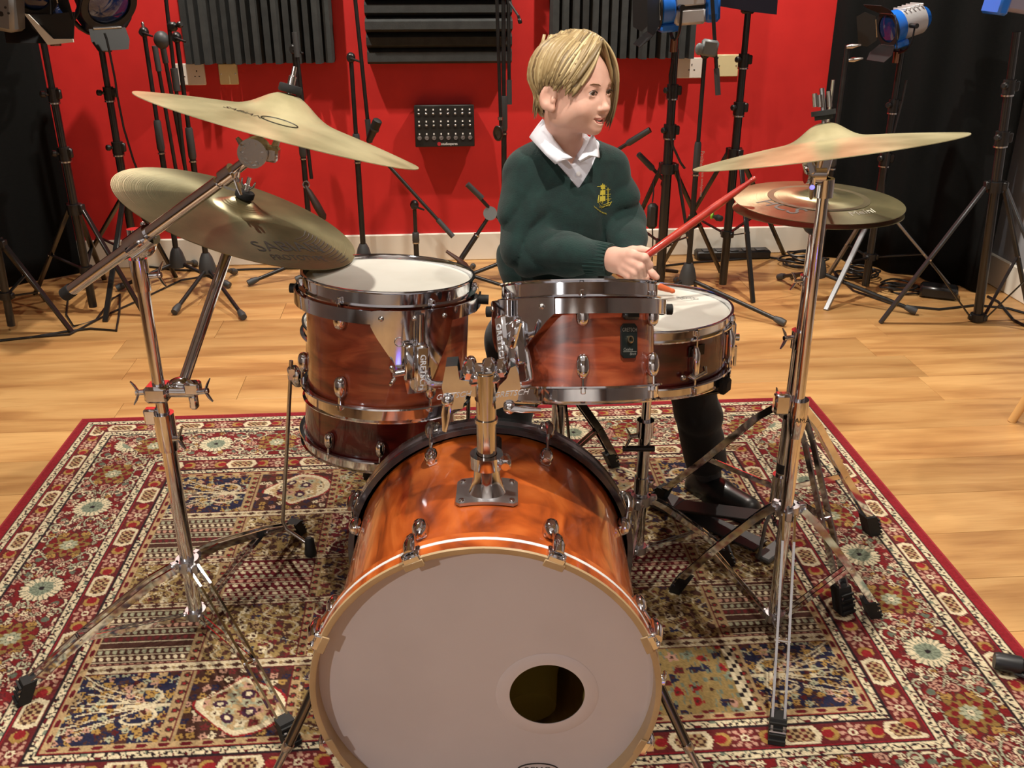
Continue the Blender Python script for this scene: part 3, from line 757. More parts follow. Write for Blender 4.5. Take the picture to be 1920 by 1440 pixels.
# ---- right rack tom
RT_T = R(21.5); RT_N = V(-.012, math.sin(RT_T), math.cos(RT_T)).normalized(); RT_TOP = V(.116, 1.586, .812); RT_H, RT_R = .198, .138
RT, RT_RS = drum('rack_tom', 'smaller red wood rack tom with black badge in front of the boy', RT_TOP, RT_N, RT_H, RT_R, M_TOM, az(-92, -32, 28, 88, 148, 208), 'rack toms on the bass drum')
h = RT_H
rim_mount(RT, .146, h, -192, 8, h - .030, [(-176, h - .056, h - .030), (-170, h - .09, h - .028), (-160, h - .115, h - .028), (-132, h - .115, h - .028), (-112, h - .060, h - .028), (-109, h - .054, h - .028)], 0, '')
d = dirz(-140); tn = V(-d.y, d.x, 0); CM = Matrix((tn, V(0, 0, 1), d)).transposed() @ Matrix.Rotation(R(8), 3, 'Z')
mb = MB(); mb.box(d * .164 + V(0, 0, h - .098), (.026, .088, .028), CM, .005); mb.box(d * .160 + tn * .019 + V(0, 0, h - .10), (.022, .070, .022), CM, .004)
mb.cyl(d * .160 + V(0, 0, h - .06), d * .160 + V(0, 0, h - .030), .0065, 12)
cl = mb.build('mount_clamp', CHROME, RT, local=True)
mb = MB(); writing(mb, 'GRETSCH', .0150, lambda x, y, z: d * (.1785 + z) + CM @ V(y, -x, 0) + V(0, 0, h - .10), .0006); mb.build('raised_lettering', M_LET, cl, local=True, smooth=0)
mb = MB(); p0 = d * .178 + tn * .030 + V(0, 0, h - .085)
mb.cyl(d * .17 + tn * .02 + V(0, 0, h - .088), p0 + tn * .006, .008, 12); mb.box(p0 + tn * .012 + d * .004, (.014, .050, .012), CM @ Matrix.Rotation(R(-32), 3, 'Z'), .004)
mb.build('wing_nut', CHROME, cl, local=True)
# badge: octagonal black plate with a brass vent ring
a = -56; d = dirz(a); tn = V(-d.y, d.x, 0); BM = Matrix((tn, V(0, 0, 1), d)).transposed(); bc = d * (RT_RS + .0015) + V(0, 0, h - .098)
bd = MB().prism([(-.0165, -.022), (-.011, -.028), (.011, -.028), (.0165, -.022), (.0165, .022), (.011, .028), (-.011, .028), (-.0165, .022)], .004, bc, BM).build('badge', mat('black_badge', (22, 30, 30), .35), RT, local=True, smooth=0)
mb = MB(); writing(mb, 'GRETSCH', .0088, lambda x, y, z: bc + BM @ V(x, y + .0175, .0022), sx=.82)
writing(mb, 'Catalina', .0062, lambda x, y, z: bc + BM @ V(x - .004, y - .014, .0022), shear=.3)
writing(mb, 'Birch', .0062, lambda x, y, z: bc + BM @ V(x + .006, y - .0215, .0022), shear=.3)
mb.box(bc + BM @ V(0, -.0178, .0021), (.028, .0006, .0004), BM)
mb.build('badge_lettering', mat('silver_print', (176, 178, 172), .4, .4), bd, local=True, smooth=0)
MB().ring([(.0062, 0), (.0062, .003), (.0045, .0035), (.004, 0)], bc + BM @ V(0, .002, .002), d, 20).build('vent_ring', mat('nickel', (214, 200, 170), .25, 1), bd, local=True)
MB().box(d * (RT_RS + .007) + V(0, 0, h - .056), (.031, .016, .014), BM, .004).build('microphone_clip', mat('black_clip', (18, 22, 22), .4), RT, local=True)

# ---- floor tom
FT_N = V(.09, .03, 1).normalized(); FT_TOP = V(-.300, 2.12, .545)
FT, FT_RS = drum('floor_tom', 'red wood floor tom on bent steel legs behind the left rack tom', FT_TOP, FT_N, .300, .19, M_SNARE, az(-121, -83, -35, 25, 85, 145))
FI = ROOT[FT.name].inverted()
for (foot, a_, px) in ((V(-.487, 1.955, 0), -140, 0), (V(-.10, 2.13, 0), -10, 0), (V(-.40, 2.335, 0), 110, 0)):
    top = ROOT[FT.name] @ (dirz(a_) * (.19 + .018) + V(0, 0, .24)); mid = V(top.x - .010, top.y - .01, .085)
    if a_ == -140: top = at(546, 676, 2.0); mid = at(531, 985, 1.985)
    mb = MB(); mb.tube([top, (top + mid) / 2, mid + V(0, 0, .012), mid + (foot - mid) * .12, foot + V(0, 0, .035)], .0048, 10)
    lg = mb.build('leg', CHROME_DULL, FT)
    MB().lathe([(.006, .05), (.011, .045), (.013, .02), (.015, .006), (.012, 0), (0, 0)], foot + V(0, 0, .006), (0, 0, 1), 14).build('rubber_foot', RUBBER, lg)
    br = ROOT[FT.name] @ (dirz(a_) * (.19 + .006) + V(0, 0, .19)); tdir = (top - mid).normalized()
    if a_ == -140: br = at(557, 707, 2.0)
    mb = MB(); mb.ball(br, (.016, .013, .026), 14); mb.box((br + top) / 2 * .5 + br * .5 + V(-.006, 0, 0), (.022, .022, .034), None, .004)
    mb.build('leg_bracket', CHROME, FT)

# ---- snare
SN_N = V(-.02, .045, 1).normalized(); SN_TOP = V(.286, 1.945, .648)
SN, SN_RS = drum('snare_drum', 'dark red snare drum with white head at the right of the smaller tom', SN_TOP, SN_N, .143, .185, M_SNARE, az(-100, -64, -22, 16, 52, 90, 126, 170, 206, 242), hoop_h=.024, single_lug=True)
a = -72; d = dirz(a); tn = V(-d.y, d.x, 0); BM = Matrix((tn, V(0, 0, 1), d)).transposed()
a = -62; d = dirz(a); tn = V(-d.y, d.x, 0); BM = Matrix((tn, V(0, 0, 1), d)).transposed(); c = d * (SN_RS + .002)
MB().box(c + V(0, 0, .094), (.040, .022, .003), BM, .001).build('badge', mat('dark_badge', (26, 12, 10), .3), SN, local=True)
mb = MB(); mb.tube([c + BM @ V(-.018, .045, .004), c + BM @ V(-.014, .040, .012), c + BM @ V(.016, .048, .012), c + BM @ V(.020, .056, .004)], .005, 10); mb.ball(c + BM @ V(-.034, .044, .004), .007, 10)
mb.build('snare_butt_clamp', CHROME_DULL, SN, local=True)
a = -2; d = dirz(a); BM = Matrix((V(-d.y, d.x, 0), V(0, 0, 1), d)).transposed(); c = d * (SN_RS + .002)
mb = MB(); mb.box(c + BM @ V(0, .075, .008), (.028, .062, .018), BM, .004); mb.cyl(c + BM @ V(0, .07, .014), c + BM @ V(0, .07, .026), .008, 12); mb.bar(c + BM @ V(0, .05, .02), c + BM @ V(0, .005, .02), .010, .005, d); mb.build('strainer', CHROME, SN, local=True)
mb = MB(); writing(mb, 'REMO', .020, lambda x, y, z: V(.102 + x * .9, .072 + y - x * .3, .143 - .0068)); mb.ring([(.0165, 0), (.0165, .0003), (.0155, .0003), (.0155, 0)], (.102, .072, .143 - .0073), (0, 0, 1), 24)
mb.build('head_lettering', mat('faded_print', (150, 150, 146), .6), SN, local=True, smooth=0)

# ---- bass drum: local z points to the viewer, x to the right
BD_C = V(-.041, 1.17, .275); BD_L = .43; BR = .275
BX = Matrix((V(1, 0, 0), V(0, 0, 1), V(0, -1, 0))).transposed()
BD = thing('bass_drum', 'amber wood bass drum with grey front head and round port hole', 'drum', BD_C + V(0, BD_L, 0), BX)
Rs = BR - .019
MB().ring([(Rs, .031), (Rs, BD_L - .028), (Rs - .007, BD_L - .028), (Rs - .007, .031)], n=96).build('shell', M_BASS, BD, local=True)
HD = .042
def wood_hoop(name, z0, z1, m, sg):
    lo, hi = (z0, z1); ti = .007 if sg > 0 else .0115
    MB().ring([(BR, lo), (BR, hi - .001), (BR - .001, hi), (BR - ti + .0005, hi), (BR - ti, hi - .001), (BR - ti, lo)], n=96).build(name, m, BD, local=True)
wood_hoop('front_hoop', BD_L - HD, BD_L - .0035, M_BASS, 1)
MB().ring([(BR + .0003, BD_L - .0036), (BR - .001, BD_L), (BR - .009, BD_L), (BR - .0102, BD_L - .001), (BR - .0102, BD_L - HD), (BR - .0069, BD_L - HD), (BR - .0069, BD_L - .0036)], n=96).build('hoop_bare_edge', M_HOOPW, BD, local=True)
MB().ring([(BR + .0006, BD_L - .0285), (BR + .0006, BD_L - .0215), (BR - .002, BD_L - .0215), (BR - .002, BD_L - .0285)], n=96).build('hoop_inlay', M_INLAY, BD, local=True)
wood_hoop('rear_hoop', 0, HD, M_DHOOP, -1)
MB().ring([(BR + .0006, .014), (BR + .0006, .030), (BR - .002, .030), (BR - .002, .014)], n=96).build('rear_hoop_inlay', mat('grey_glitter_inlay', (124, 118, 124), .3, .5, coat=.6), BD, local=True)
# front head with its port hole
zf = BD_L - .027; rh = BR - .0100; pc = V(.097, -.020); pr = .061
vs = []; fs = []; n = 96
for k in range(n):
    a = 2 * math.pi * k / n; vs.append((rh * math.cos(a), rh * math.sin(a), zf))
for j in range(1, 5):
    for k in range(n):
        a = 2 * math.pi * k / n; o_ = V(rh * math.cos(a), rh * math.sin(a)); i_ = pc + pr * V(math.cos(a), math.sin(a)); q = o_.lerp(i_, j / 4); vs.append((q.x, q.y, zf))
for j in range(4):
    for k in range(n): fs.append((j * n + k, j * n + (k + 1) % n, (j + 1) * n + (k + 1) % n, (j + 1) * n + k))
hd = MB().add(vs, fs).build('front_head', M_HEADG, BD, local=True)
MB().ring([(pr + .021, 0), (pr + .020, .0006), (pr - .001, .0006), (pr - .001, -.0006)], (pc.x, pc.y, zf + .0002), (0, 0, 1), 64).build('port_reinforcement', mat('clear_port_ring', (206, 197, 198), .35), hd, local=True)
MB().lathe([(rh, .03), (0, .03)], n=64).build('batter_head', mat('inside_head', (176, 164, 130), .6), BD, local=True)
MB().ring([(Rs - .0075, .03), (Rs - .0075, BD_L - .03), (Rs - .0085, BD_L - .03), (Rs - .0085, .03)], n=64).build('shell_lining', M_INSIDE, BD, local=True)
mb = MB(); mb.tube([(.05, -.16, .06), (.06, -.14, .12), (.05, -.15, .2), (.075, -.16, .28)], [.06, .085, .08, .05], 16, flat=.7); mb.build('muffling_pillow', mat('olive_cushion', (168, 150, 62), .95), BD, local=True)
mb = MB(); ez = zf + .0006
LX = V(.084, -.180)
mb.tube([(LX.x + .034 * math.cos(q), LX.y + .0145 * math.sin(q), ez) for q in [2 * math.pi * k / 40 for k in range(41)]], .0012, 5)
writing(mb, 'REMO', .017, lambda x, y, z: V(LX.x + x, LX.y + y, ez)); mb.build('head_emblem', mat('black_print', (22, 20, 20), .5), hd, local=True, smooth=0)
# claws, lugs and rods
def claw_set(a, front):
    sg = 1 if front else -1; zh = BD_L if front else 0
    ze = zh - sg * .098
    M = Matrix.Rotation(a, 4, 'Z')
    mb = MB(); mb.x = M
    mb.lathe([(0, .024), (.0055, .0225), (.0105, .014), (.0125, .002), (.0118, -.010), (.007, -.018), (0, -.020)], (Rs + .010, 0, ze), (0, 0, sg), 14)
    mb.box((Rs + .004, 0, ze), (.012, .020, .034), None, .003)
    lg = mb.build('lug', CHROME, BD, local=True)
    mb = MB(); mb.x = M; rx = BR + .0085
    mb.cyl((Rs + .014, 0, ze + sg * .012), (rx, 0, zh - sg * .030), .0032, 8); mb.build('tension_rod', CHROME, lg, local=True)
    mb = MB(); mb.x = M
    A = (rx, 0, zh - sg * .050); B = (rx - .001, 0, zh - sg * .004)
    mb.tube([A, (rx + .0025, 0, zh - sg * .040), (rx + .003, 0, zh - sg * .022), B], [.0055, .0075, .0095, .0085], 12)
    mb.box((BR + .002, 0, zh - sg * .014), (.006, .026, .026), None, .002)
    for s_ in (-1, 1): mb.ball((BR + .004, s_ * .010, zh - sg * .005), (.006, .005, .008), 8)
    mb.box((BR - .003, 0, zh + sg * .0012), (.016, .026, .003), None, .001)
    cw = mb.build('claw_hook', CHROME if front else CHROME_DULL, BD, local=True)
    if front:
        mb = MB(); mb.x = M; mb.box((BR - .009, 0, zh + .0022), (.012, .032, .003), None, .001); mb.build('claw_pad', M_HOOPW, cw, local=True)
for k in range(8): claw_set(R(67.5 + 45 * k), True); claw_set(R(67.5 + 45 * k), False)
# spurs
for sg in (-1, 1):
    a0 = V(sg * (Rs + .004), -.055, BD_L - .10); foot = V(sg * .395, -.268, BD_L - .02); up = a0 + (a0 - foot).normalized() * -.02
    mb = MB(); mb.tube([a0 + V(sg * .02, .01, 0), a0.lerp(foot, .5) + V(sg * .01, 0, 0)], .0085, 12); sp = mb.build('spur', DARKCHROME, BD, local=True)
    mb = MB(); mb.tube([a0.lerp(foot, .46) + V(sg * .01, 0, 0), foot], [.0065, .0055], 10); mb.lathe([(.010, -.006), (.010, .006), (.0085, .008)], a0.lerp(foot, .5) + V(sg * .01, 0, 0), foot - a0, 12); mb.build('spur_tip', CHROME_DULL, sp, local=True)
    MB().ball(foot, (.012, .010, .012), 10).build('rubber_foot', RUBBER, sp, local=True)
    mb = MB(); mb.box(a0 + V(sg * .004, .004, 0), (.022, .050, .050), None, .005); mb.cyl(a0 + V(sg * .012, 0, 0), a0 + V(sg * .036, 0, 0), .011, 12); mb.box(a0 + V(sg * .036, 0, 0), (.006, .046, .010), Matrix.Rotation(.25, 3, 'X'), .002)
    mb.build('spur_bracket', CHROME, BD, local=True)
# small black microphone holder on top of the shell
mb = MB(); q = at(930, 838, 1.50); mb.box(q, (.020, .024, .034), None, .004); mb.box(q + V(-.012, 0, .004), (.03, .012, .010), None, .003); mb.build('mount_block', BLACK, BD)

# ---- the post with two clamps that carries the rack toms
PX, PY = -.0405, 1.358
TH = thing('tom_holder', 'chrome tom post with two winged clamps standing on the bass drum', 'tom holder', (PX, PY, .53))
zb = .275 + Rs
mb = MB(); cols = []
PLW, PLD = .050, .040
n = 14; vs = []
for lay in (0, 1):
    for i in range(n + 1):
        for j in (-1, 1):
            x = PX - PLW + 2 * PLW * i / n; zz = .275 + math.sqrt((Rs + .002 + .005 * lay) ** 2 - (x - BD_C.x) ** 2); vs.append((x, PY + j * (PLD - (.008 if i in (0, n) else 0)), zz))
o_ = 2 * (n + 1); fs = []
for i in range(n):
    p = 2 * i; fs += [(p, p + 1, p + 3, p + 2), (o_ + p, o_ + p + 2, o_ + p + 3, o_ + p + 1), (p, p + 2, o_ + p + 2, o_ + p), (p + 1, o_ + p + 1, o_ + p + 3, p + 3)]
fs += [(0, o_, o_ + 1, 1), (o_ - 2, o_ - 1, 2 * o_ - 1, 2 * o_ - 2)]
mb.add(vs, fs); bp = mb.build('base_plate', mat('brushed_plate', (190, 190, 192), .36, 1), TH)
for sx in (-1, 1):
    for sy in (-1, 1): MB().lathe([(0, .006), (.0045, .005), (.006, .002), (.006, 0)], (PX + sx * .040, PY + sy * .030, zb + .001), (sx * .15, 0, 1), 12).build('bolt', CHROME, bp)
mb = MB(); mb.tube([(PX, PY, zb), (PX, PY, zb + .012), (PX, PY, zb + .030), (PX, PY, zb + .055)], [.034, .028, .022, .021], 24); mb.build('post_flange', CHROME, TH)
mb = MB(); mb.ring([(.027, -.011), (.027, .011), (.017, .011), (.017, -.011)], (PX, PY, zb + .062), (0, 0, 1), 28); mb.box((PX + .030, PY - .008, zb + .060), (.018, .020, .018), None, .003); mb.cyl((PX + .03, PY - .022, zb + .06), (PX + .03, PY + .012, zb + .06), .007, 10); mb.build('post_collar', CHROME, TH)
mb = MB(); mb.cyl((PX, PY, zb + .03), (PX, PY, .748), .0158, 28); mb.ring([(.0185, -.003), (.0185, .003), (.015, .003), (.015, -.003)], (PX, PY, .664), (0, 0, 1), 28); mb.ring([(.0178, 0), (.0178, .045), (.015, .045), (.015, 0)], (PX, PY, .700), (0, 0, 1), 28)
mb.build('post', mat('warm_chrome', (206, 202, 196), .10, 1), TH)
def clampbody(poly, Y, yaw, label, wing_at, wdir, mark, mark_at, rodpts):
    c = at(poly[0][0], poly[0][1], Y)
    P = [at(u, v, Y) for u, v in poly]
    mb = MB(); n = len(P); off = V(math.sin(yaw), -math.cos(yaw), 0) * .0
    # plate facing the viewer, then the thick jaw behind it
    Q = []
    for p in P:
        dx = p.x - PX; Q.append(V(p.x, Y - abs(dx) * math.tan(abs(yaw)) * (1 if yaw > 0 else -1) * 0 - .004, p.z))
    vs = [q + V(0, -.004, 0) for q in Q] + [q + V(0, .034, 0) for q in Q]
    fs = [tuple(range(n))[::-1], tuple(range(n, 2 * n))] + [(i, (i + 1) % n, (i + 1) % n + n, i + n) for i in range(n)]
    mb.add(vs, fs); b = mb.build(label, CHROME, TH, smooth=0)
    mb = MB(); w0 = at(*wing_at, Y - .012); mb.ball(w0, .010, 12); wd = Vector(wdir).normalized()
    mb.tube([w0 - wd * .004, w0 + wd * .022, w0 + wd * .050], [.0085, .0105, .0055], 12, flat=.5); mb.cyl(w0 + V(0, .03, 0), w0 + V(0, -.004, 0), .006, 10); mb.build('wing_screw', CHROME, b)
    mb = MB(); m0 = at(*mark_at, Y); writing(mb, mark, .0125, lambda x, y, z: V(m0.x + x, Y - .0083 - z, m0.z + y + x * .12), .0005, shear=.3); mb.build('raised_lettering', M_LET, b, smooth=0)
    mb = MB(); mb.tube(rodpts, .0068, 14); mb.build('l_rod', CHROME, b)
    return b
lt_c = ROOT[LT.name] @ (dirz(-66) * .188 + V(0, 0, LT_H - .165)); rt_c = ROOT[RT.name] @ (dirz(-140) * .162 + V(0, 0, RT_H - .135))
j0 = at(838, 722, PY + .012); clampbody([(836, 684), (858, 682), (862, 708), (893, 714), (893, 741), (873, 737), (868, 762), (850, 764), (835, 752), (829, 722)], PY, 0, 'left_clamp', (839, 752), (-.12, -.1, -1), 'GRETSCH', (850, 738), [at(800, 690, 1.548), at(801, 704, 1.545), at(804, 715, 1.535), at(812, 721, 1.515), at(824, 722, 1.46), j0, j0 + V(.03, 0, 0)])
j1 = at(975, 722, PY + .012); clampbody([(957, 686), (967, 682), (973, 700), (976, 722), (970, 747), (950, 757), (930, 764), (928, 742), (936, 720), (950, 706)], PY, 0, 'right_clamp', (955, 765), (1, -.15, .0), 'GRETSCH', (958, 734), [at(981, 640, 1.462), at(988, 672, 1.438), at(993, 702, 1.420), at(994, 713, 1.414), at(989, 720, 1.402), at(982, 722, 1.385), j1, j1 + V(-.03, 0, 0)])
mb = MB()
for u, v, sz in ((878, 694, (.018, .03, .026)), (893, 700, (.02, .034, .02)), (918, 690, (.020, .03, .026)), (940, 690, (.018, .03, .020)), (908, 704, (.050, .036, .014))):
    mb.box(at(u, v, PY + .004), sz, Matrix.Rotation(.42, 3, 'X') @ Matrix.Rotation(.2 * (1 if u < 908 else -1), 3, 'Y'), .005)
mb.cyl(at(868, 690, PY + .012), at(950, 690, PY + .012), .008, 12)
mb.build('hinge_blocks', CHROME, TH)
# ================================================================ cymbals
def cymbal_mat(name, c1, c2, rough, metal):
    m = bpy.data.materials.new(name); m.use_nodes = True; nt = m.node_tree; b = nt.nodes['Principled BSDF']
    N = nt.nodes.new; L = nt.links.new
    tc = N('ShaderNodeTexCoord'); sp = N('ShaderNodeSeparateXYZ'); L(tc.outputs['Object'], sp.inputs[0])
    cb = N('ShaderNodeCombineXYZ'); L(sp.outputs[0], cb.inputs[0]); L(sp.outputs[1], cb.inputs[1])
    ln = N('ShaderNodeVectorMath'); ln.operation = 'LENGTH'; L(cb.outputs[0], ln.inputs[0])
    n = N('ShaderNodeTexNoise'); n.noise_dimensions = '1D'; n.inputs['Scale'].default_value = 420; n.inputs['Detail'].default_value = 5; L(ln.outputs['Value'], n.inputs['W'])
    n2 = N('ShaderNodeTexNoise'); n2.inputs['Scale'].default_value = 9; n2.inputs['Detail'].default_value = 5; L(tc.outputs['Object'], n2.inputs['Vector'])
    r = N('ShaderNodeValToRGB'); r.color_ramp.elements[0].color = (*lin(c1), 1); r.color_ramp.elements[1].color = (*lin(c2), 1); r.color_ramp.elements[0].position = .35; r.color_ramp.elements[1].position = .65
    L(n2.outputs['Fac'], r.inputs[0]); L(r.outputs[0], b.inputs['Base Color'])
    b.inputs['Metallic'].default_value = metal; b.inputs['Roughness'].default_value = rough
    b.inputs['Anisotropic'].default_value = .75
    tg = N('ShaderNodeTangent'); tg.direction_type = 'RADIAL'; tg.axis = 'Z'; L(tg.outputs[0], b.inputs['Tangent'])
    bp = N('ShaderNodeBump'); bp.inputs['Strength'].default_value = .22; bp.inputs['Distance'].default_value = .0006; L(n.outputs['Fac'], bp.inputs['Height']); L(bp.outputs[0], b.inputs['Normal'])
    return m
M_CYM = cymbal_mat('turned_bronze', (158, 150, 114), (206, 196, 156), .30, .35)
M_CYM2 = cymbal_mat('old_bronze', (116, 110, 80), (146, 138, 102), .28, .72)
M_PRINT = mat('worn_black_ink', (44, 42, 32), .5)
M_FELT = mat('black_felt', (26, 26, 27), .95)
def cym_z(r, Rc, bell, bh, bow):
    return bow * (1 - (r / Rc) ** 1.45) + bh * math.exp(-(r / (bell * .80)) ** 2.6)
def cymbal(name, label, c, n, Rc, m, bell=.055, bh=.022, bow=.020, group=None, flip=False):
    Mx = frame(n, (0, 1, 0)); nn = Vector(n).normalized(); x = V(1, 0, 0); x = (x - nn * x.dot(nn)).normalized(); Mx = Matrix((x, nn.cross(x), nn)).transposed()
    t = thing(name, label, 'cymbal', c, Mx, group)
    rr = [.006] + [bell * k / 10 for k in range(2, 11)] + [bell * (1 + .1 * k) for k in range(1, 6)] + [bell * 1.5 + (Rc - bell * 1.5) * k / 12 for k in range(1, 13)]
    top = [(r, cym_z(r, Rc, bell, bh, bow)) for r in rr]
    bot = [(r, z - .0012) for r, z in reversed(top)]
    MB().ring(top + bot, n=128).build('disc', m, t, local=True, smooth=60)
    return t
def cym_text(t, args, txt, size, r, a, Rc, bell, bh, bow, shear=0, m=M_PRINT, sx=1.0, name='printed_logo'):
    """letters laid on the bow at radius r and angle a (degrees), upright when read from the rim"""
    ca, sa = math.cos(R(a)), math.sin(R(a)); mb = MB()
    def fn(x, y, z):
        px, py = x, -r + y
        qx, qy = px * math.cos(R(a + 90)) - py * math.sin(R(a + 90)), px * math.sin(R(a + 90)) + py * math.cos(R(a + 90))
        return V(qx, qy, cym_z(math.hypot(qx, qy), Rc, bell, bh, bow) + .0005)
    writing(mb, txt, size, fn, 0, shear=shear, sx=sx); return mb.build(name, m, t, local=True, smooth=0)
def wing_top(t, z, s=1.0, wing=True, M=None):
    mb = MB(); mb.lathe([(0.005, 0), (.017, 0), (.0185, .002), (.0185, .011), (.017, .013), (.005, .013)], (0, 0, z), (0, 0, 1), 24); mb.build('felt_washer', M_FELT, t, local=True)
    mb = MB(); mb.cyl((0, 0, z - .03), (0, 0, z + .042), .004, 10); mb.lathe([(.0065, .013), (.0065, .026), (.004, .028)], (0, 0, z), (0, 0, 1), 12)
    if wing:
        for s_ in (-1, 1): mb.tube([(s_ * .004, 0, z + .018), (s_ * .012, 0, z + .027), (s_ * .013, 0, z + .036)], [.004, .005, .003], 8, flat=.5)
    mb.build('wing_nut', CHROME_DULL, t, local=True)
# the three ride / crash cymbals and the hi-hat pair
CL_C, CL_N, CL_R = V(-.3755, 1.60, 1.0727), V(.28, .158, 1).normalized(), .2298
CL = cymbal('crash_cymbal', 'large bronze cymbal on the slanted boom arm, highest at left', CL_C - CL_N * .002, CL_N, CL_R, M_CYM, .062, .030, .030)
RD_C, RD_N, RD_R = V(-.535, 1.85, .866), V(.389, .028, 1).normalized(), .236
RD = cymbal('ride_cymbal', 'brass ride cymbal with worn lettering hanging over the left tom', RD_C, RD_N, RD_R, M_CYM2, .05, .022, .016)
CR_C, CR_N, CR_R = V(.5326, 1.65, 1.0295), V(-.146, .174, 1).normalized(), .2228
CR = cymbal('crash_cymbal', 'bronze crash cymbal tilted up to the right above the hi-hat', CR_C - CR_N * .002, CR_N, CR_R, M_CYM, .050, .026, .022)
HH_C, HH_R = V(.6302, 1.96, .8600), .1705
HH = cymbal('hi_hat_cymbal', 'upper bronze hi-hat cymbal with dark print at the right', HH_C + V(0, 0, .010), V(.004, -.028, 1), HH_R, M_CYM2, .043, .016, .012, None)
HB = cymbal('hi_hat_cymbal', 'lower hi-hat cymbal turned upside down beneath the printed one', HH_C - V(0, 0, .010), V(.004, -.028, -1), HH_R, M_CYM2, .043, .016, .012, None)
P_ = (RD_R, .05, .022, .016)
cym_text(RD, None, 'SABIAN', .052, .155, -38, *P_, m=M_PRINT, sx=.95)
cym_text(RD, None, 'PROTOTYPE', .026, .195, -40, *P_, sx=.9)
mb = MB(); 
for k in range(13):
    rr = .130 + .008 * k; a0, a1 = -20 + k * .4, 14 - k * 1.4
    mb.tube([V(rr * math.cos(R(q)), rr * math.sin(R(q)), cym_z(rr, *P_) + .0002) for q in np.linspace(a0, a1, 14)], .0009, 4, flat=.5)
mb.build('lathe_lines', M_PRINT, RD, local=True)
mb = MB(); mb.prism([(-.040, .018), (-.012, .010), (.006, .014), (.030, -.012), (.012, -.006), (.002, -.018), (-.008, -.006), (-.028, .002)], .0004, (-.055, .125, cym_z(.14, *P_) + .0006)); mb.build('printed_emblem', M_PRINT, RD, local=True, smooth=0)
P_ = (CL_R, .062, .030, .030)
mb = MB(); cx_, cy_ = .02, -.115
mb.tube([V(cx_ + .028 * math.cos(q), cy_ + .020 * math.sin(q), cym_z(math.hypot(cx_ + .028 * math.cos(q), cy_ + .020 * math.sin(q)), *P_) + .0004) for q in np.linspace(0, 2 * math.pi, 30)], .0011, 5)
mb.build('printed_ring', M_PRINT, CL, local=True)
cym_text(CL, None, 'SABIAN', .020, .120, -107, *P_, sx=1.0)
P_ = (HH_R, .043, .016, .012)
cym_text(HH, None, 'HCS', .056, .112, -148, *P_, shear=.2, m=mat('hi_hat_ink', (58, 54, 44), .5))
cym_text(HH, None, 'Meinl', .030, .118, -63, *P_, shear=.35, m=mat('hi_hat_white', (216, 212, 194), .5))
mb = MB(); mb.ring([(.102, 0), (.102, .0003), (.085, .0003), (.085, 0)], (0, 0, cym_z(.094, *P_) + .0001), (0, 0, 1), 64)
mb.build('tarnish_ring', mat('tarnish', (96, 90, 64), .35, .5), HH, local=True)
wing_top(CL, cym_z(.0, CL_R, .062, .030, .030) + .001, wing=False); wing_top(RD, cym_z(.0, RD_R, .05, .022, .016) + .001)

# ================================================================ chrome stands
CAST = mat('cast_steel', (196, 196, 200), .34, 1)
def flat_leg(mb, pts, w, t, gap):
    """double braced leg: two parallel flat straps through the points"""
    pts = [Vector(p) for p in pts]; d = pts[-1] - pts[0]; sd = V(d.y, -d.x, 0).normalized()
    for s_ in (-1, 1):
        for a, b in zip(pts, pts[1:]):
            off = sd * (s_ * gap)
            mb.bar(a + off, b + off, t, w, sd.cross((b - a).normalized()), .0)
def tripod_stand(root, base, z_hub, z_low, feet, mC, strap=.014, gap=.010, tube_r=.0125, rubber=True, bow=.0):
    bx, by = base
    mb = MB(); mb.ring([(tube_r + .009, -.012), (tube_r + .009, .012), (tube_r - .001, .012), (tube_r - .001, -.012)], (bx, by, z_hub), (0, 0, 1), 24)
    for f in feet:
        d = (V(*f, 0) - V(bx, by, 0)).normalized(); mb.box(V(bx, by, z_hub) + d * (tube_r + .012), (.016, .024, .022), frame(d), .003)
    mb.build('leg_collar', CAST, root)
    mb = MB(); mb.ring([(tube_r + .007, -.009), (tube_r + .007, .009), (tube_r - .001, .009), (tube_r - .001, -.009)], (bx, by, z_low), (0, 0, 1), 24)
    for f in feet:
        d = (V(*f, 0) - V(bx, by, 0)).normalized(); mb.box(V(bx, by, z_low) + d * (tube_r + .008), (.012, .018, .012), frame(d), .003)
    mb.build('lower_collar', CAST, root)
    for f in feet:
        d = (V(*f, 0) - V(bx, by, 0)).normalized(); a = V(bx, by, z_hub) + d * (tube_r + .014); e = V(*f, .028)
        mid = a.lerp(e, .62) + V(0, 0, bow); k1 = a.lerp(mid, .25) + V(0, 0, bow * .7)
        mb = MB(); flat_leg(mb, [a, k1, mid, e], strap, .0046, gap)
        for q in (a, mid, e): 
            sd = V(d.y, -d.x, 0); mb.cyl(q - sd * (gap + .004), q + sd * (gap + .004), .0035, 8)
        lg = mb.build('leg', mC, root)
        mb = MB(); lo = V(bx, by, z_low) + d * (tube_r + .010)
        sd = V(d.y, -d.x, 0)
        for s_ in (-1, 1): mb.bar(lo + sd * s_ * gap * .6, mid + sd * s_ * gap * .6, .0022, .011, (0, 0, 1))
        mb.build('brace', mC, lg)
        mb = MB(); u = (e - mid).normalized(); c = V(*f, .0)
        mb.prism([(-.015, .004), (-.015, .052), (.015, .052), (.015, .004)], .026, c + V(0, 0, .003), Matrix((sd, V(0, 0, 1) * .9 - d * .42, d)).transposed())
        for k in range(4): mb.box(c + V(0, 0, .014 + .010 * k) - d * (.42 * (.01 + .01 * k)) + d * .014, (.031, .004, .004), Matrix((sd, d, V(0, 0, 1))).transposed())
        mb.build('rubber_foot', RUBBER, lg)
def tube_part(root, name, a, b, r, m=CHROME, n=24, parent=None): return MB().cyl(a, b, r, n).build(name, m, parent or root)
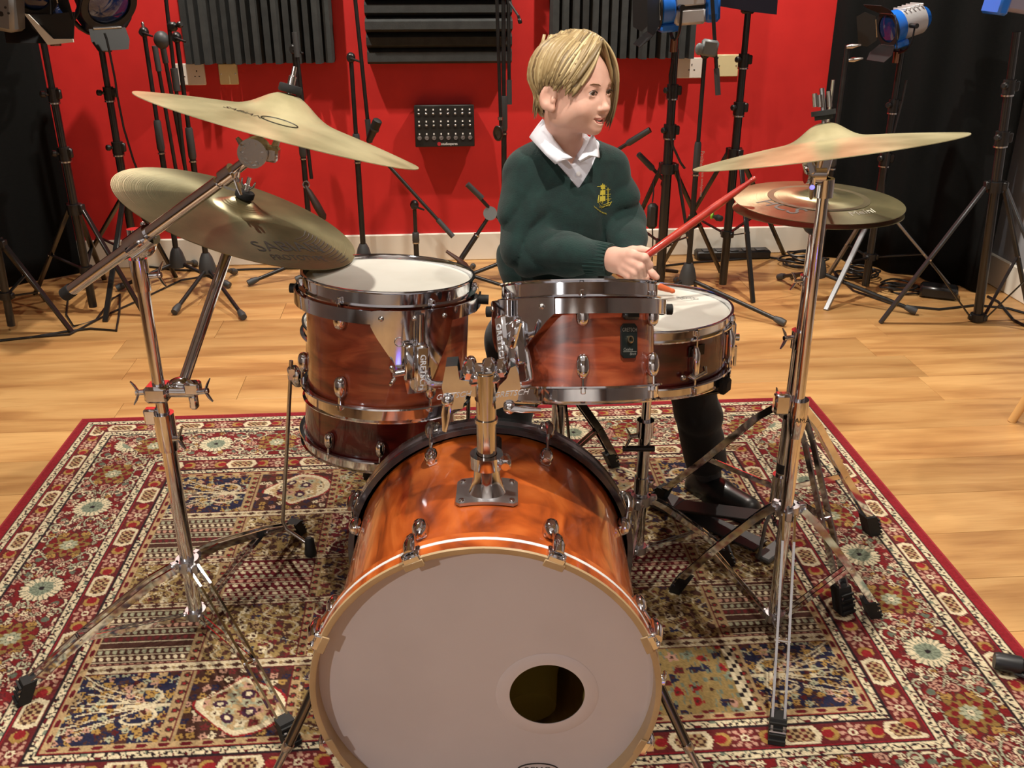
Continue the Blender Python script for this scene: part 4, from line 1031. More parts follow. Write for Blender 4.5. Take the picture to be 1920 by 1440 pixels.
def wing(mb, c, d, s=1.0):
    d = Vector(d).normalized(); c = Vector(c); mb.cyl(c - d * .012, c + d * .010, .0055 * s, 10); o = V(0, 0, 1) if abs(d.z) < .8 else V(1, 0, 0)
    for k in (-1, 1): mb.tube([c + d * .004, c + d * .010 + o * (k * .014 * s), c + d * .016 + o * (k * .024 * s)], [.006 * s, .0055 * s, .003 * s], 8, flat=.45)
# ---- left boom stand
LS = thing('boom_stand', 'left chrome cymbal stand with long slanted boom and folding tripod', 'cymbal stand', (-.678, 1.682, 0))
lx, ly = -.678, 1.682
lowL = V(lx - .003, ly, .045)
tube_part(LS, 'lower_tube', V(lx, ly, .03), V(lx, ly, .50), .0145)
tube_part(LS, 'upper_tube', V(lx, ly, .48), V(lx, ly, .885), .0118)
mb = MB(); mb.ring([(.0185, -.035), (.0200, 0), (.0200, .045), (.0125, .045), (.0125, -.035)], (lx, ly, .475), (0, 0, 1), 24); mb.box((lx - .022, ly - .004, .515), (.026, .02, .034), None, .004); wing(mb, (lx + .024, ly - .012, .470), (.9, -.3, .2)); mb.build('height_clamp', CHROME, LS)
mb = MB(); mb.ring([(.0155, -.03), (.0165, 0), (.0165, .03), (.0115, .03), (.0115, -.03)], (lx, ly, .800), (0, 0, 1), 24); wing(mb, (lx + .030, ly - .005, .800), (1, 0, .1)); mb.build('memory_lock', CHROME, LS)
B0, B1, B2 = at(132, 545, 1.645), at(264, 452, 1.617), at(476, 292, 1.560)
mb = MB(); 
q = at(264, 452, 1.617)
bd_ = (B2 - B0).normalized()
mb.ball(q + V(0, .008, -.006), (.024, .018, .026), 18); mb.ring([(.020, -.026), (.020, .026), (.0115, .026), (.0115, -.026)], q, bd_, 24); mb.cyl((lx, ly, .850), q + V(0, .010, 0), .016, 16); mb.box(q + V(-.004, -.021, -.004), (.016, .012, .040), frame(bd_), .004)
mb.ball(q + V(.008, .0, .030), .005, 8); mb.build('boom_tilter', CHROME, LS)
bm = tube_part(LS, 'boom', B0, at(410, 342, 1.578), .0112)
tube_part(LS, 'boom_extension', at(380, 365, 1.586), B2, .0088, parent=bm)
mb = MB(); mb.ring([(.0145, -.012), (.0145, .012), (.009, .012), (.009, -.012)], at(428, 328, 1.573), bd_, 20); wing(mb, at(440, 332, 1.56), (.6, -.6, -.5), .8); mb.build('extension_clamp', CHROME, bm)
MB().tube([B0 + bd_ * .004, B0 - bd_ * .016], [.0125, .0125], 14).build('rubber_end', RUBBER, bm)
tq = at(478, 284, 1.560)
mb = MB(); mb.cyl(tq + V(0, -.016, 0), tq + V(0, .016, 0), .0225, 24); mb.ring([(.0235, -.004), (.0235, .004), (.019, .004), (.019, -.004)], tq + V(0, -.016, 0), (0, -1, 0), 24)
for k in range(10): mb.box(tq + V(.017 * math.cos(k * .628), -.017, .017 * math.sin(k * .628)), (.006, .004, .004), Matrix.Rotation(-k * .628, 3, 'Y'))
mb.box(at(508, 288, 1.565), (.026, .026, .024), Matrix.Rotation(.16, 3, 'Y'), .004); mb.tube([at(455, 272, 1.545), at(444, 258, 1.545)], [.006, .003], 8)
mb.build('cymbal_tilter', CHROME_DULL, LS)
MB().cyl(at(512, 282, 1.568), CL_C - CL_N * .0, .0058, 12).build('cymbal_rod', CHROME, LS)
tripod_stand(LS, (lx, ly), .172, .045, ((-.955, 1.455), (-.535, 2.055), (-.405, 1.345)), CHROME, .016, .010, .0145, bow=.012)
# ---- ride arm clamped to it
RA = thing('cymbal_boom', 'chrome ride cymbal arm clamped onto the left boom stand', 'cymbal boom', (lx, ly, .56))
jp = at(338, 722, 1.70); RT0 = RD_C - RD_N * .05
mb = MB(); mb.box(V(lx - .002, ly, .565), (.046, .046, .034), None, .006); mb.cyl(V(lx + .01, ly, .565), jp + V(.03, -.01, -.01), .011, 14); wing(mb, V(lx - .032, ly - .01, .568), (-1, -.2, 0)); wing(mb, jp + V(.05, -.02, -.004), (1, 0, .15)); mb.box(jp + V(.026, -.012, -.030), (.016, .016, .030), None, .004); mb.box(jp + V(.028, -.012, .0), (.030, .024, .026), None, .004)
mb.build('grabber_clamp', CHROME, RA)
MB().ball(jp, (.024, .020, .016), 16).build('pivot', CHROME, RA)
tube_part(RA, 'arm', jp - V(0, 0, .01), RT0, .0105)
tube_part(RA, 'cymbal_rod', RT0 - RD_N * .005, RD_C + RD_N * .03, .004)
MB().lathe([(.005, 0), (.016, 0), (.016, .010), (.005, .010)], RD_C + RD_N * .002 , RD_N, 20).build('felt_washer', M_FELT, RA)

# ---- right straight stand
rx_, ry_ = .566, 1.69
RS = thing('cymbal_stand', 'straight chrome cymbal stand with front leg at the right, before the hi-hat', 'cymbal stand', (rx_, ry_, 0))
PT = at(1546, 345, 1.665)
def rs(z): k = z / PT.z; return V(rx_ + (PT.x - rx_) * k, ry_ + (PT.y - ry_) * k, z)
tube_part(RS, 'lower_tube', rs(.03), rs(.54), .0125)
tube_part(RS, 'upper_tube', rs(.52), rs(PT.z), .0100)
mb = MB(); mb.tube([rs(.47), rs(.50), rs(.53), rs(.552)], [.0135, .018, .0195, .0185], 24); mb.box(rs(.545) + V(-.034, -.004, 0), (.032, .022, .044), None, .005); mb.build('height_clamp', CHROME, RS)
mb = MB(); q = rs(.51); writing(mb, 'TAMA', .014, lambda x, y, z: q + V(x, -.0195 - .0003, y + .004)); mb.build('raised_lettering', mat('black_relief', (26, 24, 24), .5), RS, smooth=0)
mb = MB(); q = at(1530, 325, 1.665); mb.cyl(q + V(-.018, 0, 0), q + V(.014, 0, 0), .018, 18); mb.box(at(1538, 312, 1.665), (.030, .026, .044), Matrix.Rotation(.15, 3, 'Y'), .005); mb.box(at(1517, 312, 1.655), (.018, .022, .030), Matrix.Rotation(-.4, 3, 'Y'), .005); mb.ring([(.0165, -.012), (.0165, .02), (.0095, .02), (.0095, -.012)], rs(PT.z - .01), PT - rs(.5), 20); wing(mb, at(1522, 348, 1.65), (-.2, -1, -.1), .8); mb.build('cymbal_tilter', CHROME, RS)
MB().cyl(at(1534, 318, 1.66), CR_C + CR_N * .012, .0075, 14).build('cymbal_rod', CHROME, RS)
mb = MB(); mb.lathe([(.005, 0), (.020, 0), (.020, .008), (.005, .008)], CR_C + CR_N * .058, CR_N, 22); mb.lathe([(.005, 0), (.015, 0), (.015, .007), (.005, .007)], CR_C + CR_N * .051, CR_N, 22); mb.build('felt_washer', M_FELT, RS)
mb = MB(); q = CR_C + CR_N * .072; mb.cyl(q - CR_N * .03, q + CR_N * .030, .004, 8)
for dx, dl in ((-.014, .022), (-.006, .020), (.010, .026)): mb.cyl(q + V(dx, -.004, 0), q + V(dx, -.004, 0) + CR_N * dl, .0042, 10)
mb.build('wing_nut', CHROME_DULL, RS)
tripod_stand(RS, (rx_, ry_), .298, .030, ((.375, 1.815), (.797, 1.725), (.488, 1.352)), CHROME, .015, .011, .0125, bow=.010)

# ---- hi-hat stand
hx_, hy_ = .632, 1.962
HS = thing('hi_hat_stand', 'chrome hi-hat stand with pedal carrying the two small cymbals', 'hi-hat stand', (hx_, hy_, 0))
tube_part(HS, 'lower_tube', V(hx_, hy_, .14), V(hx_, hy_, .56), .0160)
tube_part(HS, 'upper_tube', V(hx_, hy_, .53), V(hx_, hy_, .812), .0120)
tube_part(HS, 'pull_rod', V(hx_, hy_, .80), at(1562, 150, hy_), .0034, STEEL, 10)
mb = MB(); mb.ring([(.021, -.02), (.021, .02), (.012, .02), (.012, -.02)], (hx_, hy_, .565), (0, 0, 1), 24); wing(mb, (hx_ - .03, hy_ - .008, .570), (-1, -.3, 0)); mb.build('height_clamp', CHROME, HS)
mb = MB(); mb.ring([(.0175, -.01), (.0175, .01), (.0115, .01), (.0115, -.01)], (hx_, hy_, .70), (0, 0, 1), 24); wing(mb, (hx_ - .024, hy_ - .008, .70), (-1, -.2, 0), .8); mb.build('memory_clamp', CHROME, HS)
mb = MB(); mb.lathe([(.012, .800), (.020, .806), (.024, .812), (.024, .816), (.005, .816)], (hx_, hy_, 0), (0, 0, 1), 24); mb.build('cymbal_seat', DKGREY, HS)
mb = MB(); mb.lathe([(.004, .906), (.013, .907), (.013, .916), (.008, .920), (.008, .936), (.004, .938)], (hx_ + .001, hy_ - .001, 0), (0, 0, 1), 20); wing(mb, (hx_ - .014, hy_ - .01, .928), (-1, -.4, 0), .7); mb.build('clutch', CHROME_DULL, HS)
mb = MB(); mb.ring([(.026, -.018), (.026, .018), (.0155, .018), (.0155, -.018)], (hx_, hy_, .395), (0, 0, 1), 24); wing(mb, (hx_ - .034, hy_ - .01, .42), (-.6, -.3, .8), .9); mb.build('leg_collar', CHROME, HS)
mb = MB(); mb.ring([(.0225, -.05), (.0225, .05), (.014, .05), (.014, -.05)], (hx_, hy_, .175), (0, 0, 1), 24); mb.build('lower_collar', CHROME, HS)
MB().ring([(.0165, -.012), (.0165, .012), (.0155, .012), (.0155, -.012)], (hx_, hy_, .245), (0, 0, 1), 24).build('black_sleeve', BLACK, HS)
for f in ((.385, 2.200), (.735, 1.738), (.905, 2.055)):
    d = (V(*f, 0) - V(hx_, hy_, 0)).normalized(); a = V(hx_, hy_, .395) + d * .03; e = V(*f, .03); mid = a.lerp(e, .56)
    mb = MB(); flat_leg(mb, [a, a.lerp(mid, .3) + V(0, 0, .012), mid, e], .016, .0044, .011); sd = V(d.y, -d.x, 0)
    for q in (a, mid): mb.cyl(q - sd * .014, q + sd * .014, .004, 8)
    lg = mb.build('leg', CHROME, HS)
    mb = MB(); mb.bar(V(hx_, hy_, .185) + d * .022, mid, .003, .014, (0, 0, 1)); mb.build('brace', CHROME, lg)
    mb = MB(); mb.prism([(-.017, .0), (-.017, .062), (.017, .062), (.017, .0)], .030, V(*f, .006), Matrix((sd, V(0, 0, 1) * .92 - d * .36, d)).transposed())
    for k in range(4): mb.box(V(*f, .014 + .012 * k) + d * (.016 - .0045 * k), (.034, .004, .005), Matrix((sd, d, V(0, 0, 1))).transposed())
    mb.build('rubber_foot', RUBBER, lg)
# pedal: heel plate, hinged foot board, two uprights and the chain
heel, toe = V(.395, 2.195, .016), V(.608, 1.985, .095)
pd = (V(toe.x, toe.y, 0) - V(heel.x, heel.y, 0)).normalized(); ps = V(pd.y, -pd.x, 0)
mb = MB(); mb.box(heel + pd * .02, (.085, .060, .012), Matrix((ps, pd, V(0, 0, 1))).transposed(), .004); mb.bar(heel + V(0, 0, -.003), V(toe.x, toe.y, .013), .06, .005, (0, 0, 1)); mb.build('pedal_base', DKGREY, HS)
mb = MB(); pz = (toe - heel - pd * .05).normalized(); mb.bar(heel + pd * .052 + V(0, 0, .006), toe, .064, .008, pz.cross(ps), .002)
fb = mb.build('foot_board', mat('pedal_black', (30, 30, 31), .5), HS)
mb = MB()
for s_ in (-1, 1): mb.tube([V(hx_, hy_, .015) + ps * s_ * .046 - pd * .01, V(hx_, hy_, .11) + ps * s_ * .044 - pd * .004, V(hx_, hy_, .150) + ps * s_ * .022, V(hx_, hy_, .17) + ps * s_ * .016], [.012, .013, .012, .010], 8, flat=.35)
mb.box(V(hx_, hy_, .012), (.10, .04, .014), Matrix((ps, pd, V(0, 0, 1))).transposed(), .004)
mb.build('pedal_frame', mat('grey_cast_frame', (96, 98, 98), .5, .3), HS)
mb = MB()
for k in range(6): mb.torus(V(hx_ - .006, hy_ - .004, .132 - .008 * k), (1, 0, 0) if k % 2 else (0, 1, 0), .0045, .0014, 10, 6)
mb.build('pull_chain', BLACK, HS)

# ---- snare stand
sx_, sy_ = .300, 1.935
SS = thing('snare_stand', 'chrome snare basket stand below the snare and smaller tom', 'snare stand', (sx_, sy_, 0))
tube_part(SS, 'lower_tube', V(sx_, sy_, .03), V(sx_, sy_, .36), .0140)
tube_part(SS, 'upper_tube', V(sx_, sy_, .34), V(sx_, sy_, .47), .0105)
mb = MB(); mb.ring([(.0195, -.02), (.0195, .02), (.0105, .02), (.0105, -.02)], (sx_, sy_, .36), (0, 0, 1), 20); wing(mb, (sx_ - .03, sy_ - .012, .345), (-1, -.4, 0)); mb.build('height_clamp', CHROME, SS)
mb = MB(); mb.cyl((sx_ - .05, sy_ - .014, .315), (sx_ + .022, sy_ - .014, .315), .007, 10); mb.build('tilt_handle', BLACK, SS)
cb = V(sx_, sy_, .470); ring_c = ROOT[SN.name].translation
mb = MB(); mb.ball(cb, (.020, .020, .018), 14); mb.box(cb + V(0, 0, -.02), (.05, .012, .012), None, .003); mb.build('basket_hub', CHROME, SS)
for k, a in enumerate((200, 325, 80)):
    d = dirz(a); o_ = ROOT[SN.name] @ (d * .187 + V(0, 0, -.012)); top = ROOT[SN.name] @ (d * .192 + V(0, 0, .012))
    mb = MB(); mb.tube([cb, cb + d * .05 + V(0, 0, -.010), cb.lerp(o_, .62) + V(0, 0, -.016), o_, top], [.008, .0075, .007, .0065, .006], 10); ar = mb.build('basket_arm', DARKCHROME, SS)
    MB().box(o_.lerp(top, .45), (.020, .034, .034), Matrix((d, V(-d.y, d.x, 0), V(0, 0, 1))).transposed(), .006).build('rubber_grip', RUBBER, ar)
tripod_stand(SS, (sx_, sy_), .175, .040, ((.520, 1.925), (.155, 2.06), (.235, 1.725)), CHROME, .013, .009, .0140, bow=.006)
mb = MB(); mb.ring([(.0175, -.02), (.0175, .02), (.0135, .02), (.0135, -.02)], (sx_, sy_, .215), (0, 0, 1), 20); mb.ball((sx_ + .020, sy_ - .004, .222), .008, 8); mb.build('leg_lock', CHROME, SS)

# ---- stool (its round seat is under the boy)
tx_, ty_ = .124, 2.315
ST = thing('drum_stool', 'chrome tripod stool with black round seat under the boy', 'stool', (tx_, ty_, 0))
tube_part(ST, 'lower_tube', V(tx_, ty_, .05), V(tx_, ty_, .30), .0180)
tube_part(ST, 'upper_tube', V(tx_, ty_, .28), V(tx_, ty_, .435), .0140)
mb = MB(); mb.ring([(.030, -.014), (.032, 0), (.030, .014), (.0135, .014), (.0135, -.014)], (tx_, ty_, .305), (0, 0, 1), 24); mb.build('height_collar', BLACK, ST)
MB().lathe([(0, .430), (.12, .432), (.152, .440), (.158, .458), (.150, .478), (.10, .486), (0, .488)], (tx_, ty_, 0), (0, 0, 1), 40).build('seat', mat('black_vinyl', (20, 20, 21), .5), ST)
tripod_stand(ST, (tx_, ty_), .262, .075, ((.290, 2.405), (-.075, 2.365), (.150, 2.095)), DARKCHROME, .020, .011, .0180, bow=.02)

# ---- bass drum pedal behind the bass drum
bpx, bpy_ = -.030, 1.70
BPD = thing('bass_pedal', 'dark bass drum pedal clamped to the rear hoop under the stool side', 'pedal', (bpx, bpy_, 0))
mb = MB(); mb.box((bpx, 1.80, .018), (.085, .26, .010), None, .003); mb.box((bpx, 1.66, .024), (.06, .05, .022), None, .004); mb.build('pedal_base', DARKCHROME, BPD)
mb = MB(); mb.bar((bpx, 1.92, .030), (bpx, 1.70, .10), .075, .008, (0, 0, 1)); mb.build('foot_board', mat('pedal_black', (30, 30, 31), .5), BPD)
mb = MB()
for s_ in (-1, 1): mb.tube([(bpx + s_ * .05, 1.685, .02), (bpx + s_ * .05, 1.685, .20)], .009, 10)
mb.cyl((bpx - .055, 1.685, .195), (bpx + .055, 1.685, .195), .007, 10); mb.build('pedal_frame', DARKCHROME, BPD)
mb = MB(); mb.cyl((bpx, 1.685, .195), (bpx, 1.70, .36), .004, 8); mb.cyl((bpx, 1.665, .36), (bpx, 1.715, .36), .022, 16); mb.build('beater', mat('grey_felt', (130, 126, 120), .95), BPD)
# ================================================================ the boy: bodies and clothes are smooth-blended volumes meshed on a fine grid
def sd_ell(P, c, r, M=None):
    q = P - np.array(c, 'f')
    if M is not None: q = q @ np.array(M, 'f')         # columns of M: the ellipsoid's axes
    r = np.array(r, 'f'); k0 = np.sqrt(((q / r) ** 2).sum(1)); k1 = np.sqrt(((q / r ** 2) ** 2).sum(1)) + 1e-9
    return k0 * (k0 - 1) / k1
def sd_cap(P, a, b, ra, rb=None):
    rb = ra if rb is None else rb; a = np.array(a, 'f'); b = np.array(b, 'f'); pa = P - a; ba = b - a
    h_ = np.clip((pa @ ba) / (ba @ ba + 1e-12), 0, 1)
    return np.sqrt(((pa - h_[:, None] * ba) ** 2).sum(1)) - (ra + (rb - ra) * h_)
def sd_chain(P, pts, rs, k=.01):
    d = None
    for i in range(len(pts) - 1):
        e = sd_cap(P, pts[i], pts[i + 1], rs[i], rs[i + 1]); d = e if d is None else smin(d, e, k)
    return d
def smin(a, b, k):
    h_ = np.clip(.5 + .5 * (b - a) / k, 0, 1); return b + (a - b) * h_ - k * h_ * (1 - h_)
def smax(a, b, k): return -smin(-a, -b, k)
def net(fn, lo, hi, h_):
    """surface of fn < 0 inside the box, as (verts, quads)"""
    lo = np.array(lo, 'f'); n = np.ceil((np.array(hi) - lo) / h_).astype(int) + 1
    ax = [lo[i] + h_ * np.arange(n[i], dtype='f') for i in range(3)]
    F = np.empty(n, 'f')
    for i0 in range(0, n[0], 24):
        i1 = min(n[0], i0 + 24); G = np.stack(np.meshgrid(ax[0][i0:i1], ax[1], ax[2], indexing='ij'), -1).reshape(-1, 3)
        F[i0:i1] = fn(G).reshape(i1 - i0, n[1], n[2])
    F[0] = F[-1] = 1; F[:, 0] = F[:, -1] = 1; F[:, :, 0] = F[:, :, -1] = 1
    S = F < 0; m = n - 1
    cnt = np.zeros(m, 'f'); acc = np.zeros((*m, 3), 'f')
    sl = lambda d, a: tuple(slice(d[i], d[i] + m[i]) for i in range(3))
    cor = [(x, y, z) for x in (0, 1) for y in (0, 1) for z in (0, 1)]
    for c in cor:
        for a in range(3):
            if c[a] == 0:
                c2 = list(c); c2[a] = 1; f0 = F[sl(c, 0)]; f1 = F[sl(c2, 0)]; x = (f0 < 0) != (f1 < 0)
                tt = np.where(x, f0 / np.where(x, f0 - f1, 1), 0)
                p = np.zeros((*m, 3), 'f')
                for i in range(3): p[..., i] = c[i]
                p[..., a] = tt; acc += p * x[..., None]; cnt += x
    act = cnt > 0; idx = np.full(m, -1, int); idx[act] = np.arange(act.sum())
    ijk = np.argwhere(act); ver = lo + h_ * (ijk + acc[act] / cnt[act][:, None])
    quads = []
    for a in range(3):
        b_, c_ = (a + 1) % 3, (a + 2) % 3
        s0 = [slice(0, n[i]) for i in range(3)]; s1 = list(s0); s0[a] = slice(0, n[a] - 1); s1[a] = slice(1, n[a])
        e = S[tuple(s0)] != S[tuple(s1)]; E_ = np.argwhere(e)
        E_ = E_[(E_[:, b_] > 0) & (E_[:, c_] > 0) & (E_[:, b_] < n[b_] - 1) & (E_[:, c_] < n[c_] - 1)]
        ins = S[tuple(E_.T)]
        def cell(db, dc):
            q = E_.copy(); q[:, b_] -= db; q[:, c_] -= dc; return idx[tuple(q.T)]
        Q = np.stack([cell(1, 1), cell(0, 1), cell(0, 0), cell(1, 0)], 1)
        Q[~ins] = Q[~ins][:, ::-1]; quads.append(Q)
    return ver, np.concatenate(quads)
def vol(name, fn, lo, hi, h_, m, parent, relax=1):
    ver, Q = net(fn, lo, hi, h_)
    for _ in range(relax):                       # one light smoothing pass
        s_ = np.zeros_like(ver); c_ = np.zeros(len(ver), 'f')
        for i in range(4):
            j = (i + 1) % 4; np.add.at(s_, Q[:, i], ver[Q[:, j]]); np.add.at(c_, Q[:, i], 1); np.add.at(s_, Q[:, j], ver[Q[:, i]]); np.add.at(c_, Q[:, j], 1)
        ver = .5 * ver + .5 * s_ / c_[:, None]
    return ver, Q
def grid_obj(name, parts, m, parent):
    vs = []; qs = []; n = 0
    for ver, Q in parts: vs.append(ver); qs.append(Q + n); n += len(ver)
    ver = np.concatenate(vs); Q = np.concatenate(qs); off = np.array(ROOT[parent.name].translation if parent else (0, 0, 0), 'f')
    me = bpy.data.meshes.new(name); me.vertices.add(len(ver)); me.vertices.foreach_set('co', (ver - off).astype('f').ravel())
    me.loops.add(Q.size); me.loops.foreach_set('vertex_index', Q.astype('i').ravel()); me.polygons.add(len(Q)); me.polygons.foreach_set('loop_start', (np.arange(len(Q)) * 4).astype('i'))
    me.update(); me.validate(); me.polygons.foreach_set('use_smooth', [True] * len(me.polygons)); me.materials.append(m)
    o = bpy.data.objects.new(name, me); COL.objects.link(o)
    if parent: o.parent = parent; ROOT[o.name] = ROOT[parent.name]
    return o
N3 = lambda v: np.array(v, 'f')
M_SKIN = mat('skin', (214, 172, 155), .5, sss=.12, noise=((204, 155, 138), 30, None, .3, .75), spec=.35)
M_LIP = mat('lip_skin', (186, 112, 104), .42); M_TEETH = mat('teeth', (232, 226, 214), .3)
M_WOOL = mat('bottle_green_wool', (9, 40, 37), .95, sheen=.06, noise=((7, 31, 30), 40, None, .35, .65), bump=(260, (1, 1, 2.5), .5, .002))
M_RIB = mat('green_rib_wool', (10, 41, 38), .95, sheen=.05)
M_SHIRT = mat('white_school_shirt', (226, 228, 240), .8, bump=(60, None, .1, .002))
M_TROU = mat('black_trousers', (19, 20, 22), .9, sheen=.1, bump=(30, None, .3, .004)); M_TROUG = M_TROU
M_SHOE = mat('black_shoe_leather', (20, 20, 20), .38, coat=.2); M_SOCK = mat('dark_grey_sock', (62, 62, 66), .95)
M_HAIR = bpy.data.materials.new('blond_hair'); M_HAIR.use_nodes = True
def hairmat():
    nt = M_HAIR.node_tree; b = nt.nodes['Principled BSDF']; N = nt.nodes.new; L = nt.links.new
    at_ = N('ShaderNodeAttribute'); at_.attribute_name = 'strand'
    r = N('ShaderNodeValToRGB'); e = r.color_ramp.elements
    e[0].position = .0; e[0].color = (*lin((88, 72, 50)), 1); e[1].position = 1; e[1].color = (*lin((200, 180, 136)), 1); k = e.new(.5); k.color = (*lin((150, 128, 90)), 1)
    L(at_.outputs['Fac'], r.inputs[0]); L(r.outputs[0], b.inputs['Base Color']); b.inputs['Roughness'].default_value = .42; b.inputs['Specular IOR Level'].default_value = .45
hairmat()
# joints
HS = .92
HO = at(1069, 180, 2.13)                               # between the ears
YAW = R(50); Fd = V(math.sin(YAW), -math.cos(YAW), 0); Ld = V(math.cos(YAW), math.sin(YAW), 0); Ud = V(0, 0, 1)
ROLL = R(4); Ud2 = Ud * math.cos(ROLL) + Ld * math.sin(ROLL) * .5 + Fd * .03; Ud2.normalize(); Ld = (Ld - Ud2 * Ld.dot(Ud2)).normalized(); Fd = Ld.cross(Ud2)
HM = Matrix((Ld, Fd, Ud2)).transposed(); HMn = np.array(HM, 'f')
def hw(x, y, z): return HO + HM @ (V(x, y, z) * HS)
TY = R(16); TL = V(math.cos(TY), math.sin(TY), 0); TF = V(math.sin(TY), -math.cos(TY), 0)
SHC = at(1058, 292, 2.20); 
TM = Matrix((TL, TF, V(0, 0, 1))).transposed(); TMn = np.array(TM, 'f')
def tw(x, y, z): return SHC + TM @ V(x, y, z)
S_R, S_L = at(982, 326, 2.165), at(1141, 314, 2.235)
E_R, W_R = at(984, 470, 2.085), at(1150, 488, 1.965)
E_L, W_L = at(1166, 420, 2.205), at(1183, 492, 2.075)
PEL = at(1050, 545, 2.30)
K_R, A_R = at(966, 640, 1.93), V(-.028, 1.93, .165)
K_L, A_L = at(1288, 655, 2.15), at(1325, 872, 2.245)
BOY = None
# ---- the head (local frame: x to his left, y forward, z up)
EYE = [(-.0305, .0765, .0165), (.0305, .0765, .0165)]
def head_sdf(Q):
    d = sd_ell(Q, (0, -.006, .048), (.0735, .0905, .082))
    d = smin(d, sd_ell(Q, (0, .046, .012), (.0605, .0435, .062)), .03)
    d = smin(d, sd_ell(Q, (0, .042, -.032), (.0490, .047, .046)), .03)
    d = smin(d, sd_ell(Q, (0, .0755, -.064), (.0165, .0150, .0145)), .022)
    for s_ in (-1, 1):
        d = smin(d, sd_ell(Q, (s_ * .035, .062, -.017), (.021, .020, .020)), .022)
        d = smin(d, sd_ell(Q, (s_ * .050, .012, -.038), (.012, .03, .022)), .03)
        d = smin(d, sd_cap(Q, (s_ * .014, .083, .0325), (s_ * .044, .072, .034), .0055, .0045), .014)
        d = smax(d, -sd_ell(Q, (s_ * .031, .094, .015), (.015, .013, .0095)), .012)
        e = sd_ell(Q, (s_ * .0305, .0765, .0165), (.0138, .0138, .0138))
        slit = np.abs(Q[:, 2] - .0168 - .0012 * np.cos((Q[:, 0] - s_ * .0305) * 120)) - .0050 * np.clip(1 - ((Q[:, 0] - s_ * .0305) / .0135) ** 2, 0, 1)
        e = np.maximum(e, -np.maximum(slit, -(Q[:, 1] - .080)))
        d = smin(d, e, .005)
        # ear: a dish with a rim and a lobe
        EM = Matrix.Rotation(s_ * R(20), 3, 'Z') @ Matrix.Rotation(R(-12), 3, 'X')
        er = sd_ell(Q, (s_ * .0765, -.006, .001), (.0068, .0205, .0300), EM)
        er = smax(er, -sd_ell(Q, (s_ * .0835, -.003, .005), (.0068, .0120, .0180), EM), .004)
        er = smin(er, sd_ell(Q, (s_ * .0735, .004, -.0215), (.006, .009, .010)), .006)
        er = smin(er, sd_ell(Q, (s_ * .0765, .0085, -.004), (.004, .004, .007)), .004)
        d = smin(d, er, .007)
    d = smin(d, sd_cap(Q, (0, .0835, .020), (0, .1005, -.0125), .0062, .0088), .012)
    d = smin(d, sd_ell(Q, (0, .1040, -.0155), (.0088, .0080, .0075)), .006)
    for s_ in (-1, 1): d = smin(d, sd_ell(Q, (s_ * .0105, .0930, -.0185), (.0062, .0075, .0058)), .005); d = smax(d, -sd_ell(Q, (s_ * .0052, .0985, -.0240), (.0026, .004, .003)), .002)
    # lips and the smile's opening
    d = smin(d, sd_chain(Q, [(-.0265, .0765, -.0335), (-.010, .0890, -.0405), (0, .0915, -.0402), (.010, .0890, -.0405), (.0265, .0765, -.0335)], [.0025, .0040, .0040, .0040, .0025]), .006)
    d = smin(d, sd_chain(Q, [(-.0250, .0765, -.0350), (-.009, .0870, -.0484), (0, .0885, -.0495), (.009, .0870, -.0484), (.0250, .0765, -.0350)], [.0022, .0042, .0046, .0042, .0022]), .006)
    d = smax(d, -sd_chain(Q, [(-.0265, .0795, -.0340), (-.010, .0925, -.0445), (0, .095, -.0455), (.010, .0925, -.0445), (.0265, .0795, -.0340)], [.0012, .0032, .0036, .0032, .0012]), .002)
    return d
def head_fn(P):
    Q = ((P - N3(HO)) @ HMn).astype('f') / HS; return head_sdf(Q) * HS
nb = tw(0, -.010, .015); nt_ = hw(0, -.012, -.045)
def neck_fn(P):
    d = sd_chain(P, [N3(hw(0, -.004, -.010)), N3(nt_), N3(nb), N3(tw(0, -.01, -.06))], [.046, .040, .043, .06], .02)
    return d
def hn(P): return smin(head_fn(P), neck_fn(P), .018)
c0 = N3(HO)
HEADP = vol('head', hn, c0 - N3((.125, .135, .20)), c0 + N3((.135, .125, .150)), .0024, None, None)
# ---- hands: palm, four bent fingers and a thumb, closed round the sticks
G_R = at(1203, 486, 1.93); TIP_R = at(1417, 333, 1.95); ST_D = (TIP_R - G_R).normalized()
TIP_L = at(1265, 547, 2.035); 
def hand(wr, pal, fing, thumb, stick=None):
    def fn(P):
        d = sd_chain(P, [N3(wr[0]), N3(wr[1])], [.0225, .0215], .01)
        for a, b, r0, r1 in pal: d = smin(d, sd_cap(P, N3(a), N3(b), r0, r1), .012)
        for f, r in fing:
            d = smin(d, sd_chain(P, [N3(q) for q in f], r, .004), .0055)
        d = smin(d, sd_chain(P, [N3(q) for q in thumb[0]], thumb[1], .005), .007)
        return d
    return fn
a3 = at
wr = (a3(1128, 487, 1.975), a3(1152, 487, 1.955))
pal = [(a3(1152, 480, 1.955), a3(1186, 480, 1.925), .019, .0150), (a3(1152, 492, 1.955), a3(1180, 500, 1.925), .0185, .0140), (a3(1156, 497, 1.96), a3(1174, 508, 1.93), .015, .012)]
fing = [([a3(1184, 478, 1.922), a3(1208, 483, 1.897), a3(1217, 497, 1.902), a3(1206, 505, 1.925)], [.0100, .0092, .0084, .0074]),
        ([a3(1180, 491, 1.918), a3(1200, 501, 1.892), a3(1206, 514, 1.904), a3(1195, 517, 1.928)], [.0098, .0090, .0082, .0072]),
        ([a3(1174, 501, 1.920), a3(1191, 512, 1.895), a3(1195, 523, 1.908), a3(1186, 525, 1.930)], [.0094, .0085, .0077, .0068]),
        ([a3(1166, 509, 1.926), a3(1180, 519, 1.904), a3(1183, 528, 1.915), a3(1176, 530, 1.934)], [.0084, .0076, .0068, .0060])]
